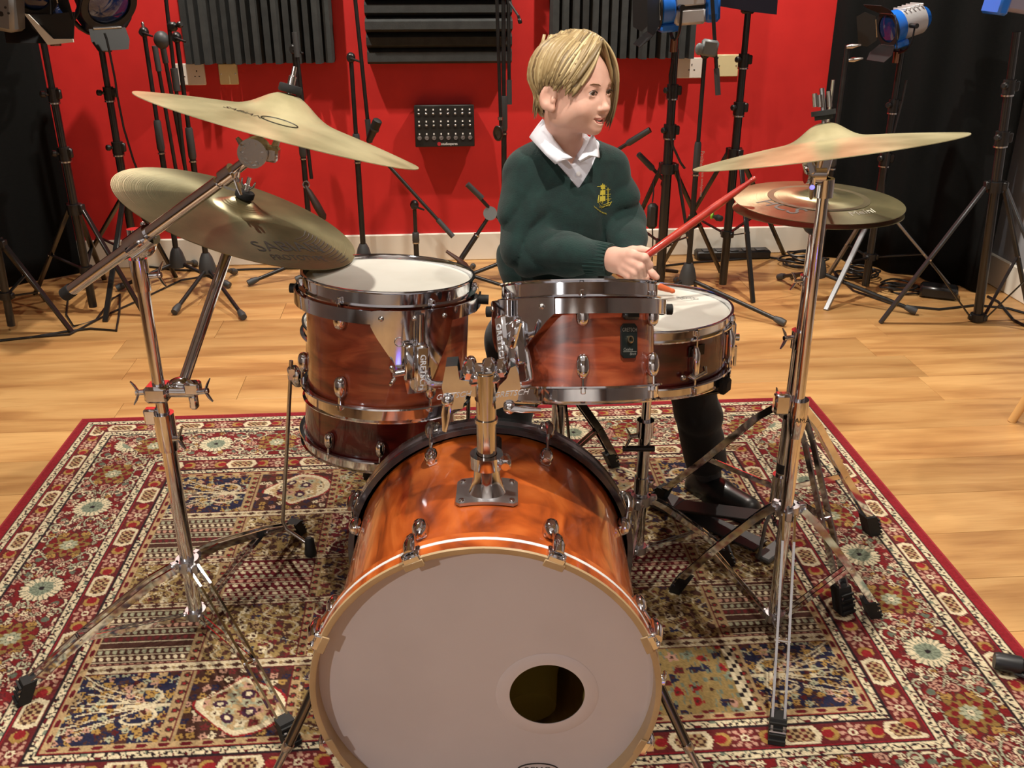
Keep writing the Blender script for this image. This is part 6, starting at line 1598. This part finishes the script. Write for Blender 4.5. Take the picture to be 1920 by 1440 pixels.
# ---- fresnel lamp heads
M_BLUE = mat('blue_lamp_housing', (28, 110, 214), .35, coat=.3); M_SILV = mat('silver_lamp_housing', (196, 196, 198), .38, .3); M_DBLUE = mat('dark_blue_housing', (16, 22, 52), .4)
M_LENS = mat('fresnel_glass', (18, 44, 96), .08, 0, coat=1); M_DOOR = mat('black_barn_door', (24, 25, 27), .5); M_DOORIN = mat('white_barn_door_edge', (226, 224, 216), .5); M_ALU = mat('grey_aluminium', (128, 130, 132), .42, .4)
def fresnel(label, c, yaw, pitch, s=1.0, body=M_BLUE, shell=M_SILV, doors=True, yoke=True, cat='stage light', door_w=1.0, boxy=False, only=(0, 1, 2, 3)):
    """lamp axis (local y) points where the lamp looks"""
    Mx = Matrix.Rotation(yaw, 3, 'Z') @ Matrix.Rotation(pitch, 3, 'X')
    t = thing('stage_light', label, cat, c, Mx)
    L = dict(local=True)
    mb = MB()
    if boxy:
        mb.box((0, -.04 * s, .030 * s), (.13 * s, .12 * s, .066 * s), None, .010); hb = mb.build('housing', shell, t, **L)
        MB().box((0, -.04 * s, -.036 * s), (.13 * s, .12 * s, .060 * s), None, .010).build('lower_housing', shell, hb, **L); MB().box((0, -.04 * s, -.003), (.120 * s, .115 * s, .012 * s)).build('dark_seam', BLACK, hb, **L)
        for sx in (-1, 1): MB().lathe([(0, .002), (.006, .001), (.006, 0)], (sx * .0655 * s, -.06 * s, .03 * s), (sx, 0, 0), 10).build('screw', STEEL, hb, **L)
    else: mb.tube([(0, -.10 * s, 0), (0, -.095 * s, 0), (0, .02 * s, 0)], [.050 * s, .062 * s, .064 * s], 20, flat=1.05); mb.build('housing', shell, t, **L)
    mb = MB()
    for k in range(5): mb.box((0, (-.085 + .022 * k) * s, .066 * s), (.088 * s, .006 * s, .012 * s), None, .001)
    mb.build('cooling_fin', shell, t, **L)
    mb = MB(); mb.tube([(0, .015 * s, 0), (0, .02 * s, 0), (0, .062 * s, 0), (0, .066 * s, 0)], [.066 * s, .072 * s, .074 * s, .070 * s], 24); mb.box((0, .035 * s, -.072 * s), (.11 * s, .07 * s, .03 * s), None, .006); mb.build('front_barrel', body, t, **L)
    mb = MB()
    if boxy: mb.box((0, -.128 * s, 0), (.126 * s, .058 * s, .128 * s), None, .012); mb.box((-.064 * s, -.125 * s, .01), (.004, .034 * s, .09 * s), None, .001)
    else: mb.tube([(0, -.125 * s, 0), (0, -.10 * s, 0)], [.046 * s, .060 * s], 20)
    mb.build('rear_cap', body, t, **L)
    mb = MB(); mb.lathe([(.058 * s, 0), (.056 * s, .008 * s), (.04 * s, .014 * s), (0, .018 * s)], (0, .064 * s, 0), (0, 1, 0), 28); ln = mb.build('lens', M_LENS, t, **L)
    mb = MB(); 
    for k in range(4): mb.torus((0, .067 * s + .003 * (3 - k) * s, 0), (0, 1, 0), (.018 + .011 * k) * s, .0016 * s, 28, 5)
    mb.build('lens_ridge', M_LENS, ln, **L)
    MB().ring([(.078 * s, 0), (.078 * s, .008 * s), (.060 * s, .008 * s), (.060 * s, 0)], (0, .068 * s, 0), (0, 1, 0), 28).build('lens_ring', M_DOOR, t, **L)
    if doors:
        for k, (ax, ang) in enumerate(((0, 52), (90, 40), (180, 52), (270, 40))):
            if k not in only: continue
            RM = Matrix.Rotation(R(ax), 3, 'Y'); h0 = V(0, .078 * s, .070 * s)
            w0, w1, ln_ = .052 * s, .078 * s * door_w, .085 * s * door_w
            out = V(0, math.sin(R(ang)), math.cos(R(ang))); DM = Matrix((V(1, 0, 0), out, V(1, 0, 0).cross(out))).transposed()
            dm = MB().prism([(-w0, 0), (w0, 0), (w1, ln_ * .55), (w1 * .8, ln_), (-w1 * .8, ln_), (-w1, ln_ * .55)], .0016, RM @ h0, RM @ DM).build('barn_door', M_DOOR, t, **L)
            MB().cyl(RM @ (h0 + V(-.04 * s, 0, 0)), RM @ (h0 + V(.04 * s, 0, 0)), .0035 * s, 8).build('hinge', STEEL, dm, **L)
    if yoke:
        Z = Mx.inverted() @ V(0, 0, 1); pts = []
        for k in range(13):
            a = math.pi * k / 12; pts.append(V(.092 * s * math.cos(a), 0, 0) - Z * (.12 * s * math.sin(a) ** .6))
        mb = MB(); mb.tube(pts, .007 * s, 8, flat=.5); mb.build('yoke', BLACK, t, **L)
        for sg in (-1, 1): MB().cyl((sg * .064 * s, 0, 0), (sg * .105 * s, 0, 0), .011 * s, 12).build('yoke_knob', BLACK, t, **L)
        mb = MB(); mb.cyl(V(0, 0, 0) - Z * (.118 * s), V(0, 0, 0) - Z * (.165 * s), .014 * s, 14); mb.build('spigot', mat('copper_spigot', (150, 110, 88), .3, 1), t, **L)
    return t
drape('black_drape', 'black drape hanging at left behind the folded light stands', (-2.95, 3.30, 0), (-1.985, 4.25, 0), 1.36, .012, 4)
drape('black_drape', 'tall black drape across the right corner behind the blue lamp', (1.41, 4.62, 0), (2.04, 3.95, 0), 2.5, .022, 5)
def C(u, v, d): return at(u, v, d)
def foot(x, d): return V(x, d, 0)
def column(u, v, d): p = at(u, v, d); return foot(p.x, d), p
TILT = Matrix.Identity(3)
# far left: tall stand with a barn-doored lamp
b, p = column(78, 60, 3.72)
stA = light_stand('tall light stand at far left in front of the black drape', b, p, C(130, 392, 3.72).z, (flo(272, 592), flo(66, 552), flo(196, 524)), .016, leg_m=BLACKSAT)
flap_lamp = fresnel('stage light with white-edged barn doors at the top left corner', C(82, -40, 3.66), R(172), R(-12), 1.35, mat('navy_housing', (20, 44, 92), .3, coat=.3), M_ALU, door_w=1.0, yoke=True)
q = C(96, 18, 3.50)
t_ = flap_lamp
pl = [C(u, v, 3.50) for u, v in ((50, 30), (140, 22), (138, 78), (92, 82), (60, 52))]
mb = MB(); n = len(pl); mb.add([p_ + V(0, -.002, 0) for p_ in pl] + [p_ + V(0, .003, 0) for p_ in pl], [tuple(range(n))[::-1], tuple(range(n, 2 * n))] + [(i, (i + 1) % n, (i + 1) % n + n, i + n) for i in range(n)]); flp = mb.build('hanging_flap', M_DOOR, t_, smooth=0)
mb = MB(); e = [C(u, v, 3.495) for u, v in ((46, 25), (91, 84), (139, 79), (138, 73), (101, 73), (55, 27))]; n = 6
mb.add([p_ + V(0, -.006, 0) for p_ in e] + [p_ + V(0, -.001, 0) for p_ in e], [tuple(range(n))[::-1], tuple(range(n, 2 * n))] + [(i, (i + 1) % n, (i + 1) % n + n, i + n) for i in range(n)]); mb.build('white_edge', M_DOORIN, flp, smooth=0)
mb = MB(); mb.cyl(C(95, -14, 3.52), C(96, 28, 3.50), .006, 8); mb.build('hinge_arm', BLACK, flp)
# grey fitting in the very corner
q = C(8, 10, 3.4); t_ = thing('stage_light', 'grey metal lamp head with round holes cut off by the top left corner', 'stage light', q)
MB().box(C(2, 8, 3.45), (.12, .10, .16), Matrix.Rotation(R(10), 3, 'Y'), .012).build('housing', M_ALU, t_)
for u, v, r_ in ((2, 26, .008), (10, 14, .004), (16, 25, .004)): MB().cyl(C(u, v, 3.397), C(u, v, 3.41), r_, 12).build('cooling_hole', M_HOLE, t_)
b, p = column(-90, 46, 3.5); light_stand('dark light stand carrying the grey corner lamp beyond the left edge', foot(b.x - .03, 3.5), p + V(0, .02, -.02), .34, (flo(137, 625), foot(b.x - .3, 3.3), foot(b.x - .05, 3.85)), .015)
# second left stand with a black lamp in a yoke
b, p = column(186, 66, 3.98)
light_stand('black light stand carrying the yoked lamp left of the folded boom stands', b, p, C(231, 374, 3.98).z, (flo(150, 506), flo(197, 604), flo(330, 520)), .0165)
fresnel('black lamp in a curved yoke at the top left against red wall', C(181, -22, 3.98), R(226), R(-34), 1.40, M_DBLUE, BLACK, doors=True, door_w=.7, only=(2,))
mb = MB(); pts = [C(*q, 3.89) for q in ((196, 62), (200, 74), (206, 100), (216, 150), (220, 180), (232, 240), (250, 300), (262, 330))]; mb.tube(pts, .0045, 8); tag(mb.build('lamp_cable', BLACK, None), 'thin black cable hanging from the yoked lamp', 'cable')
# pair of folded stands
b, p = column(270, 60, 4.12)
tSl = mic_stand('slim black stand with bright pin on top, left of the counterweight boom', b, p, (foot(b.x - .22, 3.98), foot(b.x + .24, 4.02), foot(b.x, 4.34)), .10, boom=(C(291, 92, 4.08), C(332, 330, 4.10)), r=.0105)
MB().lathe([(0, 0), (.006, .001), (.006, .016), (.003, .020), (0, .021)], C(268, 48, 4.12) - V(0, 0, .005), (0, 0, 1), 10).build('spigot_pin', STEEL, tSl)
b, p = column(331, 70, 3.97)
mic_stand('boom stand with round grey counterweight and wide rubber feet, left', b, p, (flo(330, 590), flo(456, 600), flo(440, 516)), .12, boom=(C(303, 75, 3.93), C(350, 330, 3.95)), r=.0105, weight=True)
b2, p2 = column(306, -20, 4.0); t_ = thing('telescopic_boom', 'long black boom arm rising out of the top edge left of foam', 'boom', C(345, 300, 3.92))
pipe(t_, 'arm', [C(309, -20, 3.88), C(347, 315, 3.88)], .0075, BLACK, 12); MB().box(C(323, 50, 3.875), (.036, .028, .034), None, .008).build('clutch_block', BLACK, t_); MB().tube([C(326, 128, 3.88), C(332, 170, 3.88)], .014, 12).build('foam_grip', DKGREY, t_); clamp_knob(t_, C(331, 48, 3.87), (.8, -.5, .2), .010)
# stand in front of the left foam panel
b, p = column(551, 92, 4.20)
mic_stand('black stand before the left foam panel with dark pouch hanging low', b, p, (foot(b.x - .25, 4.05), foot(b.x + .25, 4.02), foot(b.x, 4.32)), .10, boom=(C(553, 66, 4.16), C(584, 335, 4.14)), r=.0105)
t_ = thing('microphone_pouch', 'dark brown leather pouch hanging on the stand behind the ride cymbal', 'pouch', C(590, 380, 4.12))
MB().tube([C(573, 348, 4.12), C(580, 360, 4.12), C(594, 385, 4.12), C(606, 406, 4.12), C(609, 412, 4.12)], [.008, .020, .028, .026, .010], 14, flat=.6).build('pouch_body', mat('dark_brown_leather', (44, 30, 24), .55), t_); MB().torus(C(574, 346, 4.12), (0, -1, .2), .014, .003, 16, 6).build('ring', STEEL, t_)
# stand left of the middle foam panel with a black microphone
b, p = column(658, 108, 4.22)
mic_stand('tall boom stand between the foam panels with ball swivel', b, p, (foot(b.x - .28, 4.10), foot(b.x + .2, 4.03), foot(b.x + .05, 4.40)), .09, boom=(C(693, 262, 4.16), C(664, -20, 4.16)), r=.0110)
def microphone(label, a, b, r, m=BLACK, clip=True):
    a, b = Vector(a), Vector(b); t = thing('microphone', label, 'microphone', a); d = (b - a).normalized()
    MB().tube([a, a.lerp(b, .1), a.lerp(b, .55), a.lerp(b, .6)], [r * .55, r * .7, r * .85, r * .9], 14).build('body', m, t)
    MB().tube([a.lerp(b, .58), a.lerp(b, .62), a.lerp(b, .95), b], [r * .95, r, r, r * .6], 14).build('grille', mat('dark_grille', (44, 46, 46), .6, .4), t)
    MB().ring([(r * 1.1, -.004), (r * 1.1, .004), (r * .9, .004), (r * .9, -.004)], a.lerp(b, .58), d, 14).build('collar_ring', mat('dull_ring', (70, 70, 70), .4, .6), t)
    return t
microphone('black microphone clipped to the boom between the foam panels', C(691, 266, 4.14), C(709, 224, 4.12), .020)
# low boom on the wall below the stage box
b, p = column(777, 384, 4.06)
mic_stand('low boom stand right of the left tom with arm slanting down right', b, p, (foot(b.x - .2, 3.93), foot(b.x + .22, 3.96), foot(b.x, 4.28)), .07, boom=(C(846, 440, 3.99), C(722, 303, 4.05)), r=.0100)
# stand left of the boy's head
b, p = column(944, -10, 4.16)
tDb = mic_stand('tall double stand left of the boy beside the middle foam panel', b, p, (foot(b.x - .26, 4.02), foot(b.x + .26, 4.05), foot(b.x, 4.36)), .09, boom=(C(955, 190, 4.10), C(953, -30, 4.12)), r=.0100)
b, p = column(932, 60, 4.10); t_ = thing('telescopic_boom', 'thin black pole ending in a round cup left of the boy', 'boom', C(940, 235, 4.10)); pipe(t_, 'pole', [C(931, -20, 4.10), C(939, 236, 4.10)], .0070, BLACK, 12); MB().ring([(.0105, -.006), (.0105, .006), (.006, .006), (.006, -.006)], C(938, 222, 4.10), (0, 0, 1), 14).build('bright_ring', STEEL, t_)
t_ = thing('headphone_cup', 'round black headphone cup hanging at the end of the thin pole', 'headphone', C(934, 250, 4.09)); Mz = frame((-.35, -.9, -.2)); MB().lathe([(.0, -.014), (.022, -.012), (.026, 0), (.024, .010), (.015, .013), (0, .008)], C(934, 250, 4.09), None, 22, M=Mz @ Matrix.Diagonal((.8, 1.25, 1))).build('cup', DKGREY, t_); MB().torus(C(934, 250, 4.078), None, .022, .005, 22, 8, M=Mz @ Matrix.Diagonal((.8, 1.25, 1))).build('ear_pad', BLACK, t_)
MB().cyl(C(955, 4, 4.1), C(972, 30, 4.06), .0045, 8).build('boom_handle', BLACK, tDb); clamp_knob(tDb, C(972, 30, 4.06), (.3, -.2, -1), .007)
# slanting low stand behind the boy's elbow
b = C(862, 489, 4.10); p = C(922, 398, 4.14)
t_ = thing('low_boom_stand', 'low slanting boom stand behind the boy\'s elbow with grey swivel disc', 'microphone stand', flo(862, 492))
pipe(t_, 'lower_pole', [b, b.lerp(p, .55)], .0120, BLACK, 12); pipe(t_, 'upper_pole', [b.lerp(p, .5), p], .0085, BLACK, 12); MB().ring([(.0135, -.003), (.0135, .003), (.010, .003), (.010, -.003)], b.lerp(p, .53), p - b, 14).build('bright_ring', STEEL, t_)
MB().cyl(C(919, 400, 4.10), C(919, 400, 4.14), .030, 20).build('swivel_disc', MIDGREY, t_); pipe(t_, 'boom', [C(936, 410, 4.12), C(880, 350, 4.10)], .0080, BLACK, 12); MB().tube([C(904, 372, 4.105), C(876, 345, 4.098)], .0125, 12).build('boom_grip', DKGREY, t_)
for f in (foot(b.x - .22, 4.05), foot(b.x + .22, 3.98), foot(b.x + .05, 4.30)): lg = pipe(t_, 'leg', [V(b.x, b.y, .05), V(f.x, f.y, .016)], .008, BLACK, 10); MB().ball(V(f.x, f.y, .016), .014, 10).build('rubber_foot', DKGREY, lg)
t_ = thing('microphone_clip', 'brown and black microphone clip lying on the floor behind the left tom', 'clip', flo(868, 506)); MB().tube([C(837, 471, 3.92), C(856, 484, 3.92), C(872, 498, 3.92), C(880, 507, 3.93)], [.010, .014, .022, .016], 12, flat=.6).build('clip_body', mat('brown_plastic', (64, 40, 32), .5), t_); MB().box(C(862, 500, 3.93), (.04, .03, .05), Matrix.Rotation(.6, 3, 'Y'), .008).build('clip_base', BLACK, t_)
# booms right of the boy
def short_boom(label, a, b, base, fts):
    t = thing('boom_stand', label, 'microphone stand', foot(base.x, base.y)); pipe(t, 'boom', [a, b], .0080, BLACK, 12); MB().tube([Vector(b).lerp(a, .55), Vector(b).lerp(a, .5), b], [.009, .0135, .0120], 12).build('boom_grip', DKGREY, t)
    pipe(t, 'pole', [base, V(base.x, base.y, .05)], .0095, BLACK, 12); MB().ball(base, .02, 12).build('boom_swivel', BLACK, t)
    for f in fts: pipe(t, 'leg', [V(base.x, base.y, .06), V(f.x, f.y, .014)], .0085, BLACK, 10)
    return t
a = C(1140, 292, 4.06); short_boom('boom arm rising to the right from behind the boy\'s shoulder', a, C(1219, 243, 4.0), a, (foot(a.x - .12, 3.92), foot(a.x + .10, 3.94), foot(a.x - .02, 4.2)))
a = C(1247, 340, 4.10); short_boom('short boom arm pointing up left behind the right light stand crown', a, C(1197, 289, 4.06), C(1247, 345, 4.10), (foot(a.x - .08, 4.0), foot(a.x + .10, 4.22), foot(a.x - .04, 4.30)))
t_ = thing('power_brick', 'black power brick hanging on its cable right of the boy', 'power adapter', C(1223, 405, 3.98)); MB().box(C(1223, 405, 3.98), (.044, .034, .108), None, .012).build('brick_body', mat('brick_black', (40, 41, 40), .5), t_); pipe(t_, 'cable', [C(1226, 340, 4.0), C(1225, 365, 3.99), C(1223, 380, 3.98)], .003, BLACK, 8); pipe(t_, 'cable', [C(1223, 428, 3.98), C(1224, 450, 3.98), C(1222, 500, 3.97), C(1230, 530, 3.97), flo(1262, 548)], .003, BLACK, 8)
# stand with the silver and blue lamp right of the boy
b, p = column(1266, 92, 3.95)
light_stand('thick black light stand carrying the silver and blue lamp beside the boy', b, p, C(1264, 316, 3.95).z, (flo(1307, 556), flo(1150, 510), flo(1352, 512)), .020)
fresnel('silver and blue lamp seen from the side above the boy at right', C(1268, 12, 3.93), R(94), R(-4), 1.0, M_BLUE, M_SILV, doors=True, door_w=1.15, boxy=True)
mb = MB(); mb.tube([C(*q, 3.90) for q in ((1262, 110), (1256, 140), (1256, 190), (1256, 240), (1262, 275), (1276, 305), (1284, 316))], .0048, 8); tag(mb.build('lamp_cable', BLACK, None), 'grey black cable looping down the thick stand right of the boy', 'cable')
b, p = column(1322, 100, 3.82)
tK = mic_stand('microphone stand with grey clip block in front of the right wall plates', b, p, (foot(b.x - .25, 3.70), flo(1466, 612), foot(b.x, 4.08)), .12, boom=(C(1346, 172, 3.78), C(1334, -25, 3.80)), r=.0095)
mb = MB(); mb.box(C(1330, 90, 3.79), (.062, .036, .060), Matrix.Rotation(R(8), 3, 'Y'), .008); mb.build('clip_block', MIDGREY, tK); MB().ball(C(1311, 92, 3.77), (.016, .010, .022), 12).build('thumb_screw', MIDGREY, tK)
mb = MB(); writing(mb, 'Proline', .021, lambda x, y, z: C(1315, 296, 3.82) + V(y * 1, -.0135 - z, -x)); writing(mb, 'microphone stand', .015, lambda x, y, z: C(1315, 342, 3.82) + V(y * 1, -.0135 - z, x)); mb.build('pole_lettering', mat('grey_print', (170, 168, 160), .5), tK, smooth=0)
microphone('small black microphone with green ring clipped low on the right stands', C(1338, 406, 3.80), C(1352, 410, 3.74), .012); MB().ring([(.0135, -.004), (.0135, .004), (.010, .004), (.010, -.004)], C(1335, 404, 3.81), (.9, -.4, -.1), 14).build('green_ring', mat('green_plastic', (120, 190, 40), .4), bpy.data.objects['microphone.001'])
# stand with the dark panel
b, p = column(1403, 18, 4.02)
light_stand('black light stand with pale front leg under the dark flat panel', b, p, C(1380, 288, 4.02).z, (flo(1412, 568), flo(1240, 500), flo(1470, 477)), .0175)
t_ = thing('soft_light', 'dark flat soft light cut by the top edge right of centre', 'stage light', C(1400, 0, 4.0)); pl = [C(u, v, 3.99) for u, v in ((1345, -60), (1460, -60), (1454, 27), (1410, 22), (1346, 11))]; n = 5
MB().add([p_ + V(0, -.02, 0) for p_ in pl] + [p_ + V(0, .02, 0) for p_ in pl], [tuple(range(n))[::-1], tuple(range(n, 2 * n))] + [(i, (i + 1) % n, (i + 1) % n + n, i + n) for i in range(n)]).build('panel', mat('navy_panel', (16, 18, 38), .45), t_, smooth=0); MB().box(C(1402, 18, 4.02), (.05, .03, .03), None, .006).build('bracket', BLACK, t_)
# microphone stand before the right drape
b, p = column(1590, 85, 3.88)
tRd = mic_stand('black microphone stand before the right drape on rubber-tipped legs', b, p, (flo(1462, 526), flo(1712, 590), foot(b.x - .02, 4.14)), .13, boom=None, r=.0115)
for u, v in ((1596, 87), (1600, 112)): MB().tube([C(u - 8, v + 1, 3.86), C(u + 2, v, 3.85), C(u + 18, v - 3, 3.85)], [.007, .010, .004], 10).build('steel_clamp', STEEL, tRd)
# blue lamp on its stand
b, p = column(1692, 92, 4.0)
light_stand('light stand with bright front leg under the blue lamp at right', b, p, C(1660, 392, 4.0).z, (flo(1548, 582), flo(1795, 552), foot(b.x - .1, 4.2)), .0165, leg_m=mat('bright_leg', (150, 152, 156), .3, .8))
fresnel('blue and silver stage lamp with open barn doors before the right drape', C(1690, 46, 3.97), R(108), R(-14), .86, M_BLUE, M_SILV, doors=True, door_w=1.0)
mb = MB(); mb.tube([C(*q, 3.93) for q in ((1700, 150), (1692, 190), (1680, 235), (1665, 290), (1658, 340), (1655, 400))], .0045, 8); tag(mb.build('lamp_cable', BLACK, None), 'thin black cable hanging under the blue lamp at right', 'cable')
# big stand at the right edge
b, p = column(1906, 60, 3.60)
light_stand('large black light stand with crossed braces at the right edge', foot(C(1833, 608, 3.59).x, 3.60), p, C(1879, 350, 3.60).z, (flo(1650, 606), flo(2000, 640), flo(1930, 592)), .018, low_z=.02, leg_m=GREYMETAL)
t_ = thing('stage_light', 'lilac grey lamp housing with blue rim at the top right corner', 'stage light', C(1905, -6, 3.58)); MB().box(C(1912, -14, 3.58), (.16, .12, .13), Matrix.Rotation(R(8), 3, 'Y'), .012).build('housing', mat('lilac_metal', (150, 148, 170), .45, .2), t_); MB().box(C(1876, -16, 3.57), (.035, .14, .15), Matrix.Rotation(R(8), 3, 'Y'), .008).build('blue_rim', M_BLUE, t_)
# ---- cables, coils and small things on the floor
def cable(label, pts, r=.0045, name='cable'): return tag(MB().tube(pts, r, 8).build(name, BLACK, None), label, 'cable')
def F(u, v, z=.005): return flo(u, v, z)
cable('black cable curving across the floor behind the left boom stand', [F(*q) for q in ((128, 555), (124, 590), (138, 612), (180, 600), (210, 560), (225, 552), (224, 585), (218, 620), (170, 616), (120, 622), (60, 632), (-20, 640))])
cable('thin black cable along the floor from the left to the wide rubber-footed stand', [F(*q) for q in ((-10, 640), (60, 632), (130, 627), (200, 590), (262, 562), (340, 525), (420, 512))], .004)
cable('black cable lying along the foot of the red wall at left', [F(*q) for q in ((240, 492), (280, 500), (330, 506), (400, 508), (480, 504), (560, 503))], .005)
def coil(label, c, R0, n, seed):
    rr = random.Random(seed); t = thing('cable_coil', label, 'cable', c)
    for k in range(n):
        pts = []; ex, ey, ph = R0 * rr.uniform(.7, 1.1), R0 * rr.uniform(.5, .9), rr.uniform(0, 6.28); o_ = V(rr.uniform(-.03, .03), rr.uniform(-.03, .03), 0)
        for j in range(29): a = ph + 2 * math.pi * j / 28; pts.append(Vector(c) + o_ + V(ex * math.cos(a), ey * math.sin(a), .006 + .010 * k + .004 * math.sin(3 * a + k)))
        MB().tube(pts, .0045, 7, False).build('loop', BLACK, t)
coil('tangled black cable coil by the skirting behind the hi-hat', flo(1505, 496), .085, 6, 1)
coil('black cable coil on the floor below the blue lamp', flo(1612, 520), .075, 5, 2)
coil('black cable coil near the foot of the right drape', flo(1690, 548), .075, 4, 5)
t_ = thing('power_adapter', 'flat black power adapter among the cables under the right drape', 'power adapter', flo(1758, 556)); MB().box(flo(1758, 556) + V(0, 0, .025), (.15, .09, .05), Matrix.Rotation(-.4, 3, 'Z'), .01).build('adapter_body', BLACKSAT, t_)
t_ = thing('power_strip', 'long black power strip on the floor along the red wall at right', 'power strip', flo(1400, 480)); MB().box(flo(1372, 484) + V(0, 0, .022), (.36, .07, .044), Matrix.Rotation(WALL_A, 3, 'Z'), .008).build('strip_body', BLACK, t_)
for k in range(5): MB().box(flo(1372, 484) + Matrix.Rotation(WALL_A, 3, 'Z') @ V(-.13 + .065 * k, -.012, .046), (.042, .04, .006), Matrix.Rotation(WALL_A, 3, 'Z'), .002).build('socket', DKGREY, t_)
cable('black cable running along the skirting behind the right stands', [F(*q) for q in ((1080, 500), (1150, 508), (1230, 500), (1300, 492), (1360, 488), (1440, 482), (1490, 490))], .005)
cable('black cable lying at the foot of the right drape to the corner', [F(*q) for q in ((1560, 506), (1600, 545), (1680, 572), (1760, 580), (1830, 572), (1890, 578), (1940, 592))], .005)
cable('pair of black cables running out by the right wall', [F(*q) for q in ((1852, 556), (1872, 566), (1900, 600), (1960, 630))], .006)
# stool leg cut by the right edge and the microphone foot on the rug
t_ = thing('wooden_chair', 'pale wooden chair leg cut by the right picture edge', 'chair', flo(1900, 790)); a = flo(1897, 790); a.z = 0
def leg(p0, p1, parent, name='leg'): return MB().tube([p0, Vector(p0).lerp(p1, .5), p1], [.013, .016, .017], 14).build(name, mat('pale_beech', (206, 160, 100), .4, coat=.3), parent)
leg(a, V(a.x + .12, a.y - .06, .44), t_); leg(V(a.x + .46, a.y - .05, 0), V(a.x + .36, a.y - .08, .44), t_); leg(V(a.x + .45, a.y - .48, 0), V(a.x + .36, a.y - .40, .44), t_); leg(V(a.x + .06, a.y - .46, 0), V(a.x + .13, a.y - .38, .44), t_)
MB().box(V(a.x + .24, a.y - .23, .45), (.38, .40, .03), None, .012).build('seat', mat('pale_beech', (206, 160, 100), .4), t_); MB().box(V(a.x + .42, a.y - .23, .72), (.02, .38, .16), None, .008).build('backrest', mat('pale_beech', (206, 160, 100), .4), t_)
for s_ in (-.4, -.06): MB().tube([V(a.x + .42, a.y + s_, .45), V(a.x + .42, a.y + s_, .74)], .012, 10).build('back_post', mat('pale_beech', (206, 160, 100), .4), t_)
t_ = thing('microphone', 'black microphone lying on the rug at the right picture edge', 'microphone', flo(1890, 1250, .012)); a, b_ = flo(1864, 1238, .027), flo(1990, 1262, .027)
MB().tube([a, a.lerp(b_, .06), a.lerp(b_, .40)], [.0165, .0185, .0185], 18).build('grille', mat('black_mic_body', (28, 29, 32), .4), t_); MB().tube([a.lerp(b_, .38), a.lerp(b_, .42), b_], [.0165, .0155, .0130], 16).build('body', BLACKSAT, t_)
MB().tube([flo(1903, 1262, .014), flo(1925, 1270, .014)], .005, 8).build('clip', BLACK, t_)
